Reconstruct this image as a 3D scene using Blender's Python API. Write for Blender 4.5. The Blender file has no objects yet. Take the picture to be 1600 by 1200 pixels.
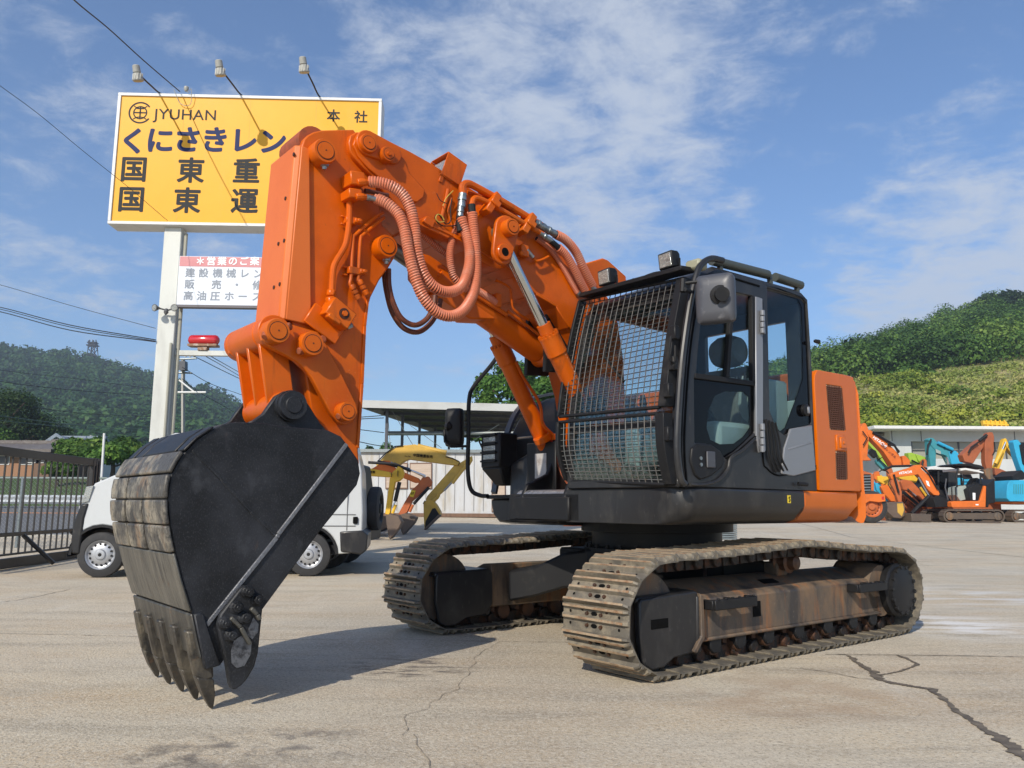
import bpy, math, random
import numpy as np
from math import sin, cos, pi, radians, atan, atan2, sqrt, hypot
from mathutils import Vector, Matrix, noise
from mathutils.geometry import tessellate_polygon
S = bpy.context.scene
COL = S.collection
random.seed(7)
# ------------------------------------------------------------------ camera, sky, sun, exposure
FPX, HZ, ROLL = 1260.0, 790.0, 0.006
PITCH = atan((HZ - 600) / FPX)
CAMH = 1.0
cd = bpy.data.cameras.new('camera')
cam = bpy.data.objects.new('camera', cd); COL.objects.link(cam)
cd.sensor_width = 36; cd.lens = FPX / 1600 * 36; cd.clip_end = 6000; cd.clip_start = 0.05
cam.matrix_world = Matrix.Translation((0, 0, CAMH)) @ Matrix.Rotation(pi / 2 + PITCH, 4, 'X') @ Matrix.Rotation(ROLL, 4, 'Z')
S.camera = cam
SAZ, SEL = radians(65.5), radians(34)          # direction the light travels (azimuth) and its elevation
w = bpy.data.worlds.new("World"); S.world = w; w.use_nodes = True
def sky():
    nt = w.node_tree; N = nt.nodes; K = nt.links
    bg = N['Background']
    st = N.new('ShaderNodeTexSky'); st.sky_type = 'NISHITA'; st.sun_disc = False
    st.sun_elevation = SEL; st.sun_rotation = atan2(-cos(SAZ), -sin(SAZ)); st.altitude = 50
    st.air_density = 1.0; st.dust_density = 0.7; st.ozone_density = 3.0
    tc = N.new('ShaderNodeTexCoord')
    sp = N.new('ShaderNodeSeparateXYZ'); K.new(tc.outputs['Generated'], sp.inputs[0])
    zz = N.new('ShaderNodeMath'); zz.operation = 'MAXIMUM'; K.new(sp.outputs['Z'], zz.inputs[0]); zz.inputs[1].default_value = 0.0
    za = N.new('ShaderNodeMath'); za.operation = 'ADD'; K.new(zz.outputs[0], za.inputs[0]); za.inputs[1].default_value = 0.20
    dv = N.new('ShaderNodeVectorMath'); dv.operation = 'DIVIDE'; K.new(tc.outputs['Generated'], dv.inputs[0])
    cb = N.new('ShaderNodeCombineXYZ')
    for i in range(3): K.new(za.outputs[0], cb.inputs[i])
    K.new(cb.outputs[0], dv.inputs[1])
    def nz(scale, det, rough, off, sx=1.0):
        mp = N.new('ShaderNodeMapping'); mp.inputs['Location'].default_value = off; mp.inputs['Scale'].default_value = (sx, 1, 1)
        mp.inputs['Rotation'].default_value = (0, 0, 0.5)
        K.new(dv.outputs[0], mp.inputs[0])
        n = N.new('ShaderNodeTexNoise'); n.inputs['Scale'].default_value = scale; n.inputs['Detail'].default_value = det
        n.inputs['Roughness'].default_value = rough; n.inputs['Distortion'].default_value = 0.25
        K.new(mp.outputs[0], n.inputs['Vector']); return n.outputs['Fac']
    big = nz(1.2, 5, 0.55, (3.1, 1.7, 0)); fine = nz(8.5, 9, 0.66, (0.4, 5.2, 0), 0.85)
    def mth(op, a, b, clamp=False):
        m = N.new('ShaderNodeMath'); m.operation = op; m.use_clamp = clamp
        for i, q in enumerate((a, b)):
            if isinstance(q, (int, float)): m.inputs[i].default_value = q
            else: K.new(q, m.inputs[i])
        return m.outputs[0]
    def lobe(d, k0, k1):
        v = Vector(d).normalized()
        dt = N.new('ShaderNodeVectorMath'); dt.operation = 'DOT_PRODUCT'; K.new(tc.outputs['Generated'], dt.inputs[0]); dt.inputs[1].default_value = v
        mr = N.new('ShaderNodeMapRange'); mr.interpolation_type = 'SMOOTHSTEP'; mr.inputs[1].default_value = k0; mr.inputs[2].default_value = k1
        K.new(dt.outputs['Value'], mr.inputs[0]); return mr.outputs[0]
    def ddir(px, py):
        return unray(px, py)
    core = lobe(ddir(900, 190), cos(radians(19)), cos(radians(3)))
    left = lobe(ddir(120, 360), cos(radians(17)), cos(radians(3)))
    righ = lobe(ddir(1560, 430), cos(radians(13)), cos(radians(2)))
    low = N.new('ShaderNodeMapRange'); low.interpolation_type = 'SMOOTHSTEP'
    K.new(sp.outputs['Z'], low.inputs[0]); low.inputs[1].default_value = 0.42; low.inputs[2].default_value = 0.05
    d = mth('ADD', mth('MULTIPLY', big, 0.75), mth('MULTIPLY', fine, 1.15))
    d = mth('ADD', d, mth('MULTIPLY', core, 0.25))
    d = mth('ADD', d, mth('MULTIPLY', left, 0.07))
    d = mth('ADD', d, mth('MULTIPLY', righ, 0.34))
    d = mth('ADD', d, mth('MULTIPLY', low.outputs[0], 0.04))
    mr = N.new('ShaderNodeMapRange'); mr.interpolation_type = 'SMOOTHSTEP'; K.new(d, mr.inputs[0])
    mr.inputs[1].default_value = 0.99; mr.inputs[2].default_value = 1.46; mr.inputs[4].default_value = 0.78
    hz = mth('MULTIPLY', mr.outputs[0], 1.0)
    mx = N.new('ShaderNodeMix'); mx.data_type = 'RGBA'; K.new(hz, mx.inputs['Factor'])
    tint = N.new('ShaderNodeMix'); tint.data_type = 'RGBA'; tint.blend_type = 'MULTIPLY'; tint.inputs['Factor'].default_value = 1
    K.new(st.outputs[0], tint.inputs['A']); tint.inputs['B'].default_value = SKYTINT
    K.new(tint.outputs['Result'], mx.inputs['A']); mx.inputs['B'].default_value = CLOUDC
    K.new(mx.outputs['Result'], bg.inputs['Color'])
    bg.inputs['Strength'].default_value = SKYSTR
SKYTINT = (1.08, 1.22, 1.37, 1); CLOUDC = (5.6, 6.1, 6.9, 1); SKYSTR = 0.118
def unray(px, py):
    c, s = cos(ROLL), sin(ROLL); a = px - 800; b = py - 600
    x = (c * a + s * b) / FPX; y = (-s * a + c * b) / FPX
    c, s = cos(PITCH), sin(PITCH)
    return Vector((x, c + y * s, s - y * c))
sky()
sl = bpy.data.lights.new('sun', 'SUN'); sl.energy = 5.0; sl.angle = radians(0.55); sl.color = (1.0, 0.92, 0.79)
sun = bpy.data.objects.new('sun', sl); COL.objects.link(sun)
sun.rotation_euler = Vector((-cos(SAZ) * cos(SEL), -sin(SAZ) * cos(SEL), sin(SEL))).to_track_quat('Z', 'Y').to_euler()
sun.location = (-8, -15, 14)
S.view_settings.view_transform = 'Standard'; S.view_settings.look = 'None'; S.view_settings.exposure = 0.0; S.view_settings.gamma = 1
# ------------------------------------------------------------------ helpers
TH = radians(218.8); X0, Y0 = 1.204, 6.80
FW = Vector((cos(TH), sin(TH), 0)); LT = Vector((-sin(TH), cos(TH), 0)); ORG = Vector((X0, Y0, 0)); EYE = Vector((0, 0, CAMH))
def L(px, py, lat):
    "point of the machine plane y = lat (machine coordinates: x forward, y left, z up)"
    r = unray(px, py); t = (lat - LT.dot(EYE - ORG)) / LT.dot(r); W_ = EYE + r * t
    return Vector(((W_ - ORG).dot(FW), lat, W_.z))
def F(px, py, fx):
    r = unray(px, py); t = (fx - FW.dot(EYE - ORG)) / FW.dot(r); W_ = EYE + r * t
    return Vector((fx, (W_ - ORG).dot(LT), W_.z))
def at(px, py, Y):
    r = unray(px, py); t = Y / r.y
    return EYE + r * t
def G(px, py, z=0.0):
    r = unray(px, py); t = (z - CAMH) / r.z
    return EYE + r * t
def sm(a, b, t):
    t = min(1, max(0, (t - a) / (b - a))); return t * t * (3 - 2 * t)
def gz(x, y):
    "height of the yard: level near the machine, rising gently to the sheds"
    return (0.56 - 0.0075 * x) * sm(13, 36, hypot(x * 0.6, y)) * sm(-16, -7, x)

class MB:
    def __init__(s): s.v = []; s.f = []; s.mi = []; s.m = 0
    def add(s, vs, fs):
        o = len(s.v); s.v += [tuple(v) for v in vs]
        s.f += [tuple(i + o for i in f) for f in fs]; s.mi += [s.m] * len(fs); return s
    def box(s, c, d, R=None):
        c = Vector(c); h = Vector(d) / 2; vs = []
        for x in (-1, 1):
            for y in (-1, 1):
                for z in (-1, 1):
                    p = Vector((x * h.x, y * h.y, z * h.z))
                    vs.append(c + (R @ p if R else p))
        return s.add(vs, [(0, 1, 3, 2), (4, 6, 7, 5), (0, 4, 5, 1), (2, 3, 7, 6), (0, 2, 6, 4), (1, 5, 7, 3)])
    def loft(s, rings, cap=True, closed=True):
        n = len(rings[0]); vs = [p for r in rings for p in r]; fs = []
        for k in range(len(rings) - 1):
            for i in range(n if closed else n - 1):
                j = (i + 1) % n
                fs.append((k * n + i, k * n + j, (k + 1) * n + j, (k + 1) * n + i))
        if cap and closed:
            fs.append(tuple(range(n))[::-1]); fs.append(tuple((len(rings) - 1) * n + i for i in range(n)))
        return s.add(vs, fs)
    def plate(s, xz, y0, y1):
        "polygon of (x, z) machine points extruded between two lateral planes"
        return s.loft([[(p[0], y0, p[1]) for p in xz], [(p[0], y1, p[1]) for p in xz]])
    def pplate(s, pts, lat, th):
        "outline traced on plane lat, extruded th towards the right of the machine"
        q = [L(x, y, lat) for x, y in pts]
        return s.plate([(p.x, p.z) for p in q], lat - th, lat)
    def holed(s, outer, holes, f3, n, th):
        "flat panel with holes; f3 maps 2D to 3D, n the normal to extrude along"
        polys = [outer] + holes; n = Vector(n) * th
        flat = [p for P in polys for p in P]
        tri = tessellate_polygon([[Vector((p[0], p[1], 0)) for p in P] for P in polys])
        A = [Vector(f3(p)) for p in flat]; m = len(flat)
        vs = A + [a + n for a in A]; fs = []
        for t in tri: fs.append(tuple(t)); fs.append(tuple(i + m for i in reversed(t)))
        o = 0
        for P in polys:
            k = len(P)
            for i in range(k): fs.append((o + i, o + (i + 1) % k, m + o + (i + 1) % k, m + o + i))
            o += k
        return s.add(vs, fs)
    def cyl(s, p0, p1, r0, r1=None, n=20):
        return s.lathe(p0, p1, [(0, r0), (1, r0 if r1 is None else r1)], n)
    def lathe(s, p0, p1, prof, n=20, cap=True):
        p0 = Vector(p0); p1 = Vector(p1); d = p1 - p0; z = d.normalized()
        a = z.orthogonal().normalized(); b = z.cross(a); rings = []
        for t, r in prof:
            c = p0 + d * t
            rings.append([c + (a * cos(2 * pi * i / n) + b * sin(2 * pi * i / n)) * max(r, 1e-4) for i in range(n)])
        return s.loft(rings, cap=cap)
    def tube(s, pts, r, n=10, closed=False):
        pts = [Vector(p) for p in pts]; N = len(pts)
        T = []
        for i in range(N):
            a = pts[i - 1] if (i or closed) else pts[0]; b = pts[(i + 1) % N] if (i < N - 1 or closed) else pts[-1]
            T.append((b - a).normalized())
        u = T[0].orthogonal().normalized(); rings = []
        for i in range(N):
            u = (u - T[i] * u.dot(T[i])).normalized(); v = T[i].cross(u)
            rr = r(i / (N - 1)) if callable(r) else r
            rings.append([pts[i] + (u * cos(2 * pi * k / n) + v * sin(2 * pi * k / n)) * rr for k in range(n)])
        if closed: rings.append(rings[0])
        return s.loft(rings, cap=not closed)
    def coil(s, pts, R, r, pitch, k=12, n=5):
        "a wire wound round a path"
        pts = [Vector(p) for p in pts]
        cum = [0]
        for a, b in zip(pts, pts[1:]): cum.append(cum[-1] + (b - a).length)
        turns = cum[-1] / pitch; M = int(turns * k); out = []; j = 0
        T0 = (pts[1] - pts[0]).normalized(); u = T0.orthogonal().normalized()
        for i in range(M + 1):
            q = cum[-1] * i / M
            while j < len(pts) - 2 and cum[j + 1] < q: j += 1
            t = (q - cum[j]) / max(1e-9, cum[j + 1] - cum[j]); c = pts[j].lerp(pts[j + 1], t)
            ta = (pts[j + 1] - pts[j]).normalized(); u = (u - ta * u.dot(ta)).normalized(); v = ta.cross(u)
            a = 2 * pi * i / k; out.append((c + (u * cos(a) + v * sin(a)) * R, (u * cos(a) + v * sin(a)), ta))
        rings = [[p + (d * cos(2 * pi * g / n) * r + ta * sin(2 * pi * g / n) * r * 1.25) for g in range(n)] for p, d, ta in out]
        return s.loft(rings)
    def build(s, name, mat, parent=None, bevel=0.0, ang=35, seg=1):
        me = bpy.data.meshes.new(name); me.from_pydata(s.v, [], s.f)
        mats = mat if isinstance(mat, (list, tuple)) else [mat]
        for m in mats: me.materials.append(m)
        if len(mats) > 1: me.polygons.foreach_set('material_index', s.mi)
        me.polygons.foreach_set('use_smooth', [True] * len(me.polygons)); me.update()
        try: me.set_sharp_from_angle(angle=radians(ang))
        except Exception: pass
        o = bpy.data.objects.new(name, me); COL.objects.link(o)
        fixn(me)
        if parent is not None: o.parent = parent
        if bevel:
            b = o.modifiers.new('edge', 'BEVEL'); b.width = bevel; b.segments = seg; b.limit_method = 'ANGLE'; b.angle_limit = radians(40); b.use_clamp_overlap = True
        return o
def fixn(me):
    import bmesh
    b = bmesh.new(); b.from_mesh(me); bmesh.ops.recalc_face_normals(b, faces=b.faces); b.to_mesh(me); b.free(); me.update()
def spline(pts, k=8):
    P = [Vector(p) for p in pts]; P = [P[0] * 2 - P[1]] + P + [P[-1] * 2 - P[-2]]; out = []
    for i in range(1, len(P) - 2):
        a, b, c, d = P[i - 1:i + 3]
        for j in range(k):
            t = j / k
            out.append(0.5 * ((2 * b) + (c - a) * t + (2 * a - 5 * b + 4 * c - d) * t * t + (3 * b - a - 3 * c + d) * t ** 3))
    out.append(P[-2]); return out
def tag(o, label=None, cat=None, group=None, kind=None):
    if label: o['label'] = label
    if cat: o['category'] = cat
    if group: o['group'] = group
    if kind: o['kind'] = kind
    return o
def empty(name, loc=(0, 0, 0), rz=0.0, label=None, cat=None, group=None, parent=None):
    o = bpy.data.objects.new(name, None); COL.objects.link(o); o.location = loc; o.rotation_euler = (0, 0, rz)
    o.empty_display_size = 0.2
    if parent is not None: o.parent = parent
    return tag(o, label, cat, group)
def copy_tree(o, parent=None):
    c = o.copy(); COL.objects.link(c); c.parent = parent
    for ch in [x for x in bpy.data.objects if x.parent == o]: copy_tree(ch, c)
    return c
def stadium(p, q, rp, rq, n=10):
    "2D outline round two circles, points (x, z)"
    a0 = atan2(q[1] - p[1], q[0] - p[0]); out = []
    for i in range(n + 1):
        a = a0 + pi / 2 + pi * i / n; out.append((p[0] + rp * cos(a), p[1] + rp * sin(a)))
    for i in range(n + 1):
        a = a0 - pi / 2 + pi * i / n; out.append((q[0] + rq * cos(a), q[1] + rq * sin(a)))
    return out
# ------------------------------------------------------------------ materials
def mat(name, col, rough=0.5, metal=0.0, dirt=None, bump=None, spec=0.5, coat=0.0, extra=None, coord='Object'):
    """dirt: list of (colour, noise scale, lo, hi, amount, stretch) mixed over the colour; bump: (scale, strength)"""
    m = bpy.data.materials.new(name); m.use_nodes = True; nt = m.node_tree; N = nt.nodes; K = nt.links
    b = N['Principled BSDF']; b.inputs['Roughness'].default_value = rough; b.inputs['Metallic'].default_value = metal
    b.inputs['Specular IOR Level'].default_value = spec; b.inputs['Coat Weight'].default_value = coat; b.inputs['Coat Roughness'].default_value = 0.12
    b.inputs['Base Color'].default_value = (*col, 1); m.diffuse_color = (*col, 1)
    tc = N.new('ShaderNodeTexCoord'); cur = None; rcur = None
    for d in (dirt or []):
        c2, sc, lo, hi, amt, st = d[:6]
        mp = N.new('ShaderNodeMapping'); mp.inputs['Scale'].default_value = st; K.new(tc.outputs[coord], mp.inputs[0])
        n = N.new('ShaderNodeTexNoise'); n.inputs['Scale'].default_value = sc; n.inputs['Detail'].default_value = 8; n.inputs['Roughness'].default_value = 0.65
        K.new(mp.outputs[0], n.inputs['Vector'])
        mr = N.new('ShaderNodeMapRange'); mr.inputs[1].default_value = lo; mr.inputs[2].default_value = hi; mr.inputs[4].default_value = amt
        K.new(n.outputs['Fac'], mr.inputs[0])
        mx = N.new('ShaderNodeMix'); mx.data_type = 'RGBA'; K.new(mr.outputs[0], mx.inputs['Factor'])
        if cur: K.new(cur, mx.inputs['A'])
        else: mx.inputs['A'].default_value = (*col, 1)
        mx.inputs['B'].default_value = (*c2, 1); cur = mx.outputs['Result']
        if len(d) > 6:
            rm = N.new('ShaderNodeMix'); rm.data_type = 'FLOAT'; K.new(mr.outputs[0], rm.inputs['Factor'])
            if rcur: K.new(rcur, rm.inputs['A'])
            else: rm.inputs['A'].default_value = rough
            rm.inputs['B'].default_value = d[6]; rcur = rm.outputs['Result']
    if cur: K.new(cur, b.inputs['Base Color'])
    if rcur: K.new(rcur, b.inputs['Roughness'])
    if bump:
        n = N.new('ShaderNodeTexNoise'); n.inputs['Scale'].default_value = bump[0]; n.inputs['Detail'].default_value = 6; K.new(tc.outputs[coord], n.inputs['Vector'])
        bp = N.new('ShaderNodeBump'); bp.inputs['Strength'].default_value = bump[1]; bp.inputs['Distance'].default_value = bump[2] if len(bump) > 2 else 0.01
        K.new(n.outputs['Fac'], bp.inputs['Height']); K.new(bp.outputs[0], b.inputs['Normal'])
    return m
O3 = (1, 1, 1)
OR = (0.60, 0.103, 0.0)
M_or = mat('orange_paint', OR, 0.38, spec=.28, dirt=[((0.43, 0.068, 0.0), 2.2, .42, .68, .9, O3, .5), ((0.53, 0.135, 0.01), 1.3, .50, .70, .7, (1, 1, .6), .55), ((0.16, 0.045, 0.012), 5, .58, .72, .7, (1.6, 1, .22), .7), ((0.17, 0.045, 0.012), 26, .66, .74, .6, O3, .8), ((0.66, 0.24, 0.08), 75, .66, .71, .55, (1, 1, .5), .6)], bump=(5, .05, .03), coat=.08)
M_or2 = mat('orange_body_paint', (0.60, 0.125, 0.0), 0.3, dirt=[((0.50, 0.10, 0.0), 2, .45, .7, .7, O3, .45), ((.30, .10, .03), 7, .62, .76, .5, (1, 1, .3), .7)], coat=.15, bump=(3, .02, .02))
M_ordull = mat('dull_orange_paint', (0.33, 0.07, 0.018), 0.6, dirt=[((0.10, 0.04, 0.02), 14, .45, .7, .8, O3, .8)])
M_hose = mat('painted_hose_guard', (0.58, 0.17, 0.085), 0.42, dirt=[((0.55, 0.38, 0.30), 7, .5, .75, .5, O3, .5)])
M_hoseD = mat('dark_hose', (0.11, 0.032, 0.018), 0.55, dirt=[((0.25, .07, .02), 20, .5, .7, .7, O3)])
M_rub = mat('black_rubber', (0.012, 0.012, 0.013), 0.65, spec=.3, bump=(120, .1))
M_grey = mat('charcoal_paint', (0.020, 0.020, 0.0215), 0.36, spec=.35, dirt=[((0.075, 0.070, 0.062), 4, .50, .75, .6, (1, 1, .5), .6), ((0.11, 0.10, 0.09), 30, .60, .72, .4, (1, 1, .4), .7)], coat=.1)
M_dk = mat('matt_black_paint', (0.011, 0.011, 0.012), 0.5, spec=.3, dirt=[((0.05, 0.046, 0.04), 7, .55, .75, .6, O3, .7)], bump=(25, .05))
M_bk = mat('bucket_black_paint', (0.010, 0.0105, 0.012), 0.45, spec=.3, dirt=[((0.030, 0.032, 0.038), 3, .42, .68, .9, O3, .55), ((0.07, 0.072, 0.078), 150, .54, .66, .55, (1, 1, .6), .5), ((0.055, 0.058, 0.066), 7, .56, .72, .7, (1, 1, .7), .6), ((0.10, 0.06, 0.04), 17, .68, .8, .6, (1, 1, .5), .7)], bump=(40, .12, .01))
M_worn = mat('worn_bucket_steel', (0.085, 0.078, 0.068), 0.5, .15, dirt=[((0.34, 0.30, 0.23), 4.5, .47, .60, .85, (1, 1, .8), .55), ((0.25, 0.145, 0.075), 5.5, .54, .66, .75, (1, 1, .8), .7), ((0.030, 0.030, 0.032), 5, .52, .62, .85, (1, 1, .7), .6), ((0.025, 0.024, 0.023), 45, .52, .62, .65, (1, 1, .8), .6)], bump=(45, .35, .01))
M_wornD = mat('worn_dark_steel', (0.090, 0.086, 0.074), 0.45, .25, dirt=[((0.19, 0.175, 0.145), 6, .42, .68, .85, (1, 3, .15), .5), ((0.025, 0.025, 0.026), 11, .52, .70, .8, (1, 2.5, .3), .5), ((0.19, 0.095, 0.04), 8, .62, .74, .8, O3, .7)], bump=(45, .25, .01))
M_steel = mat('scraped_bright_steel', (0.36, 0.36, 0.37), 0.38, .7, dirt=[((0.13, 0.12, 0.11), 40, .45, .7, .8, O3)], bump=(90, .3))
M_zinc = mat('zinc_fitting', (0.33, 0.36, 0.36), 0.38, .85, dirt=[((0.12, 0.12, 0.11), 45, .5, .7, .8, O3)])
M_chrome = mat('chrome_rod', (0.62, 0.62, 0.60), 0.12, 1.0)
M_brownrod = mat('oily_rod', (0.16, 0.13, 0.11), 0.3, .7)
M_shoe = mat('track_shoe_steel', (0.13, 0.115, 0.092), 0.6, .2, dirt=[((0.34, 0.285, 0.20), 6, .42, .64, .85, O3, .75), ((0.22, 0.115, 0.05), 10, .62, .78, .6, (1, .6, 1), .8), ((0.035, 0.033, 0.030), 4.5, .55, .70, .7, O3, .6)], bump=(60, .3, .01))
M_shoeedge = mat('rusty_grouser_edge', (0.38, 0.29, 0.19), 0.6, .2, dirt=[((0.26, 0.13, 0.06), 14, .45, .65, .8, O3, .8), ((0.08, 0.07, 0.06), 18, .55, .75, .7, O3)], bump=(80, .4, .01))
M_frame = mat('dirty_track_frame', (0.10, 0.078, 0.058), 0.65, dirt=[((0.20, 0.125, 0.07), 3.2, .42, .62, .9, (1, 1, .5), .8), ((0.30, 0.115, 0.035), 6, .53, .68, .8, (1.6, 1, .2), .85), ((0.030, 0.028, 0.028), 4, .50, .62, .85, (1.2, 1, .28), .5), ((.26, .20, .14), 30, .60, .70, .5, O3, .9)], bump=(40, .15, .01))
M_chain = mat('greasy_chain_steel', (0.024, 0.020, 0.018), 0.5, .4, dirt=[((0.16, 0.065, 0.03), 14, .48, .7, .85, O3, .8)], bump=(60, .4, .01))
M_roller = mat('roller_steel', (0.12, 0.06, 0.035), 0.5, .5, dirt=[((0.05, 0.045, 0.04), 12, .45, .7, .8, O3)])
M_black = mat('deep_black', (0.004, 0.004, 0.004), 0.8, spec=.1)
M_silver = mat('silver_trim_paint', (0.25, 0.255, 0.27), 0.35, .35, dirt=[((0.26, 0.26, 0.26), 5, .5, .8, .6, O3)])
M_mirror = mat('grey_mirror_shell', (0.060, 0.062, 0.072), 0.42, dirt=[((0.26, 0.26, 0.27), 14, .6, .8, .6, O3)])
M_cage = mat('guard_wire', (0.045, 0.044, 0.044), 0.45, .3, dirt=[((0.20, 0.15, 0.10), 30, .55, .75, .7, O3)])
M_cageL = mat('worn_guard_wire', (0.15, 0.155, 0.15), 0.45, .4, dirt=[((0.17, 0.10, 0.06), 24, .5, .72, .8, O3)])
M_seat = mat('grey_seat_fabric', (0.13, 0.13, 0.115), 0.8, dirt=[((0.2, 0.2, 0.18), 9, .5, .7, .7, O3)], bump=(60, .3))
M_beige = mat('pale_cab_trim', (0.33, 0.38, 0.35), 0.6, dirt=[((0.30, 0.33, 0.30), 4, .5, .7, .7, O3)])
M_white = mat('white_paint', (0.50, 0.515, 0.515), 0.35, coat=.5, dirt=[((0.6, 0.6, 0.58), 2, .5, .8, .5, O3)])
M_yel = mat('yellow_sticker', (0.75, 0.55, 0.03), 0.5)
def glass(name, tint, alpha=.25, rough=0.02):
    m = bpy.data.materials.new(name); m.use_nodes = True; nt = m.node_tree; N = nt.nodes; K = nt.links
    N.remove(N['Principled BSDF']); out = N['Material Output']
    t = N.new('ShaderNodeBsdfTransparent'); t.inputs[0].default_value = (*tint, 1)
    g = N.new('ShaderNodeBsdfGlossy'); g.inputs['Roughness'].default_value = rough; g.inputs[0].default_value = (.9, .95, 1, 1)
    f = N.new('ShaderNodeLayerWeight'); f.inputs[0].default_value = .5; pw = N.new('ShaderNodeMath'); pw.operation = 'POWER'; pw.inputs[1].default_value = 4; K.new(f.outputs['Facing'], pw.inputs[0])
    mm = N.new('ShaderNodeMath'); mm.operation = 'MULTIPLY_ADD'; mm.inputs[1].default_value = .4; mm.inputs[2].default_value = .018; K.new(pw.outputs[0], mm.inputs[0])
    mx = N.new('ShaderNodeMixShader'); K.new(mm.outputs[0], mx.inputs[0]); K.new(t.outputs[0], mx.inputs[1]); K.new(g.outputs[0], mx.inputs[2])
    K.new(mx.outputs[0], out.inputs[0]); m.diffuse_color = (*tint, .5)
    return m
M_glass = glass('cab_glass', (.80, .87, .88)); M_lens = mat('lamp_lens', (0.34, 0.35, 0.33), 0.15, .4, dirt=[((.62, .62, .58), 40, .5, .6, .7, (1, 1, 3)), ((.12, .12, .12), 18, .55, .65, .6, O3)], bump=(60, .6, .01), coat=.6)
M_blackglass = mat('black_printed_glass', (0.003, 0.003, 0.004), 0.08, spec=.18)
M_red = mat('red_lens', (0.5, 0.01, 0.015), 0.12, coat=1)
M_ringline = mat('dark_pin_groove', (0.06, 0.015, 0.005), 0.7)

M_glassF = M_glass.copy(); M_glassF.name = 'front_glass'
for n_ in M_glassF.node_tree.nodes:
    if n_.type == 'MATH' and n_.operation == 'MULTIPLY_ADD': n_.inputs[2].default_value = .13
    if n_.type == 'BSDF_GLOSSY': n_.inputs[0].default_value = (.80, .95, .88, 1); n_.inputs['Roughness'].default_value = .12
# ------------------------------------------------------------------ the main excavator
EX = empty('excavator', (X0, Y0, 0), TH, 'large orange crawler excavator with caged dark cab and black bucket resting on the concrete', 'excavator')
def xz(pts, lat): return [(q.x, q.z) for q in (L(x, y, lat) for x, y in pts)]
def boss(mb, c, y0, y1, r, n=24, cap=True):
    "pin boss with a raised rim, axis across the machine, face at y1"
    mb.lathe((c[0], y0, c[1]), (c[0], y1, c[1]), [(0, r), (0.86, r), (1, r * .93)], n)
    if cap:
        mb.m = 1; mb.lathe((c[0], y1 - .002, c[1]), (c[0], y1 + .0015, c[1]), [(0, r * .74), (1, r * .74)], n)
        mb.m = 0; mb.lathe((c[0], y1 - .002, c[1]), (c[0], y1 + .006, c[1]), [(0, r * .68), (1, r * .66)], n)
        mb.m = 1; mb.cyl((c[0], y1, c[1]), (c[0], y1 + .0075, c[1]), .005, n=8); mb.m = 0
PB = [M_or, M_ringline]
# ---- crawler tracks
PROF = [(1.479, 0.0), (1.60, .022), (1.70, .085), (1.765, .16), (1.808, .24), (1.826, .33), (1.815, .42), (1.775, .505), (1.71, .59), (1.63, .655), (1.54, .695), (1.45, .712),
        (.871, .722), (.547, .735), (.197, .752), (-.101, .768), (-.449, .744), (-.881, .706), (-1.189, .692), (-1.45, .685), (-1.60, .645), (-1.71, .565), (-1.775, .46), (-1.792, .35), (-1.775, .24), (-1.71, .13), (-1.60, .045), (-1.45, .0)]
def resample(P, n):
    P = [Vector((p[0], p[1])) for p in P]; P.append(P[0]); cum = [0]
    for a, b in zip(P, P[1:]): cum.append(cum[-1] + (b - a).length)
    out = []; j = 0
    for i in range(n):
        q = cum[-1] * (i + .35) / n
        while cum[j + 1] < q: j += 1
        out.append(P[j].lerp(P[j + 1], (q - cum[j]) / (cum[j + 1] - cum[j])))
    return out, cum[-1]
NS = 42
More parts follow.
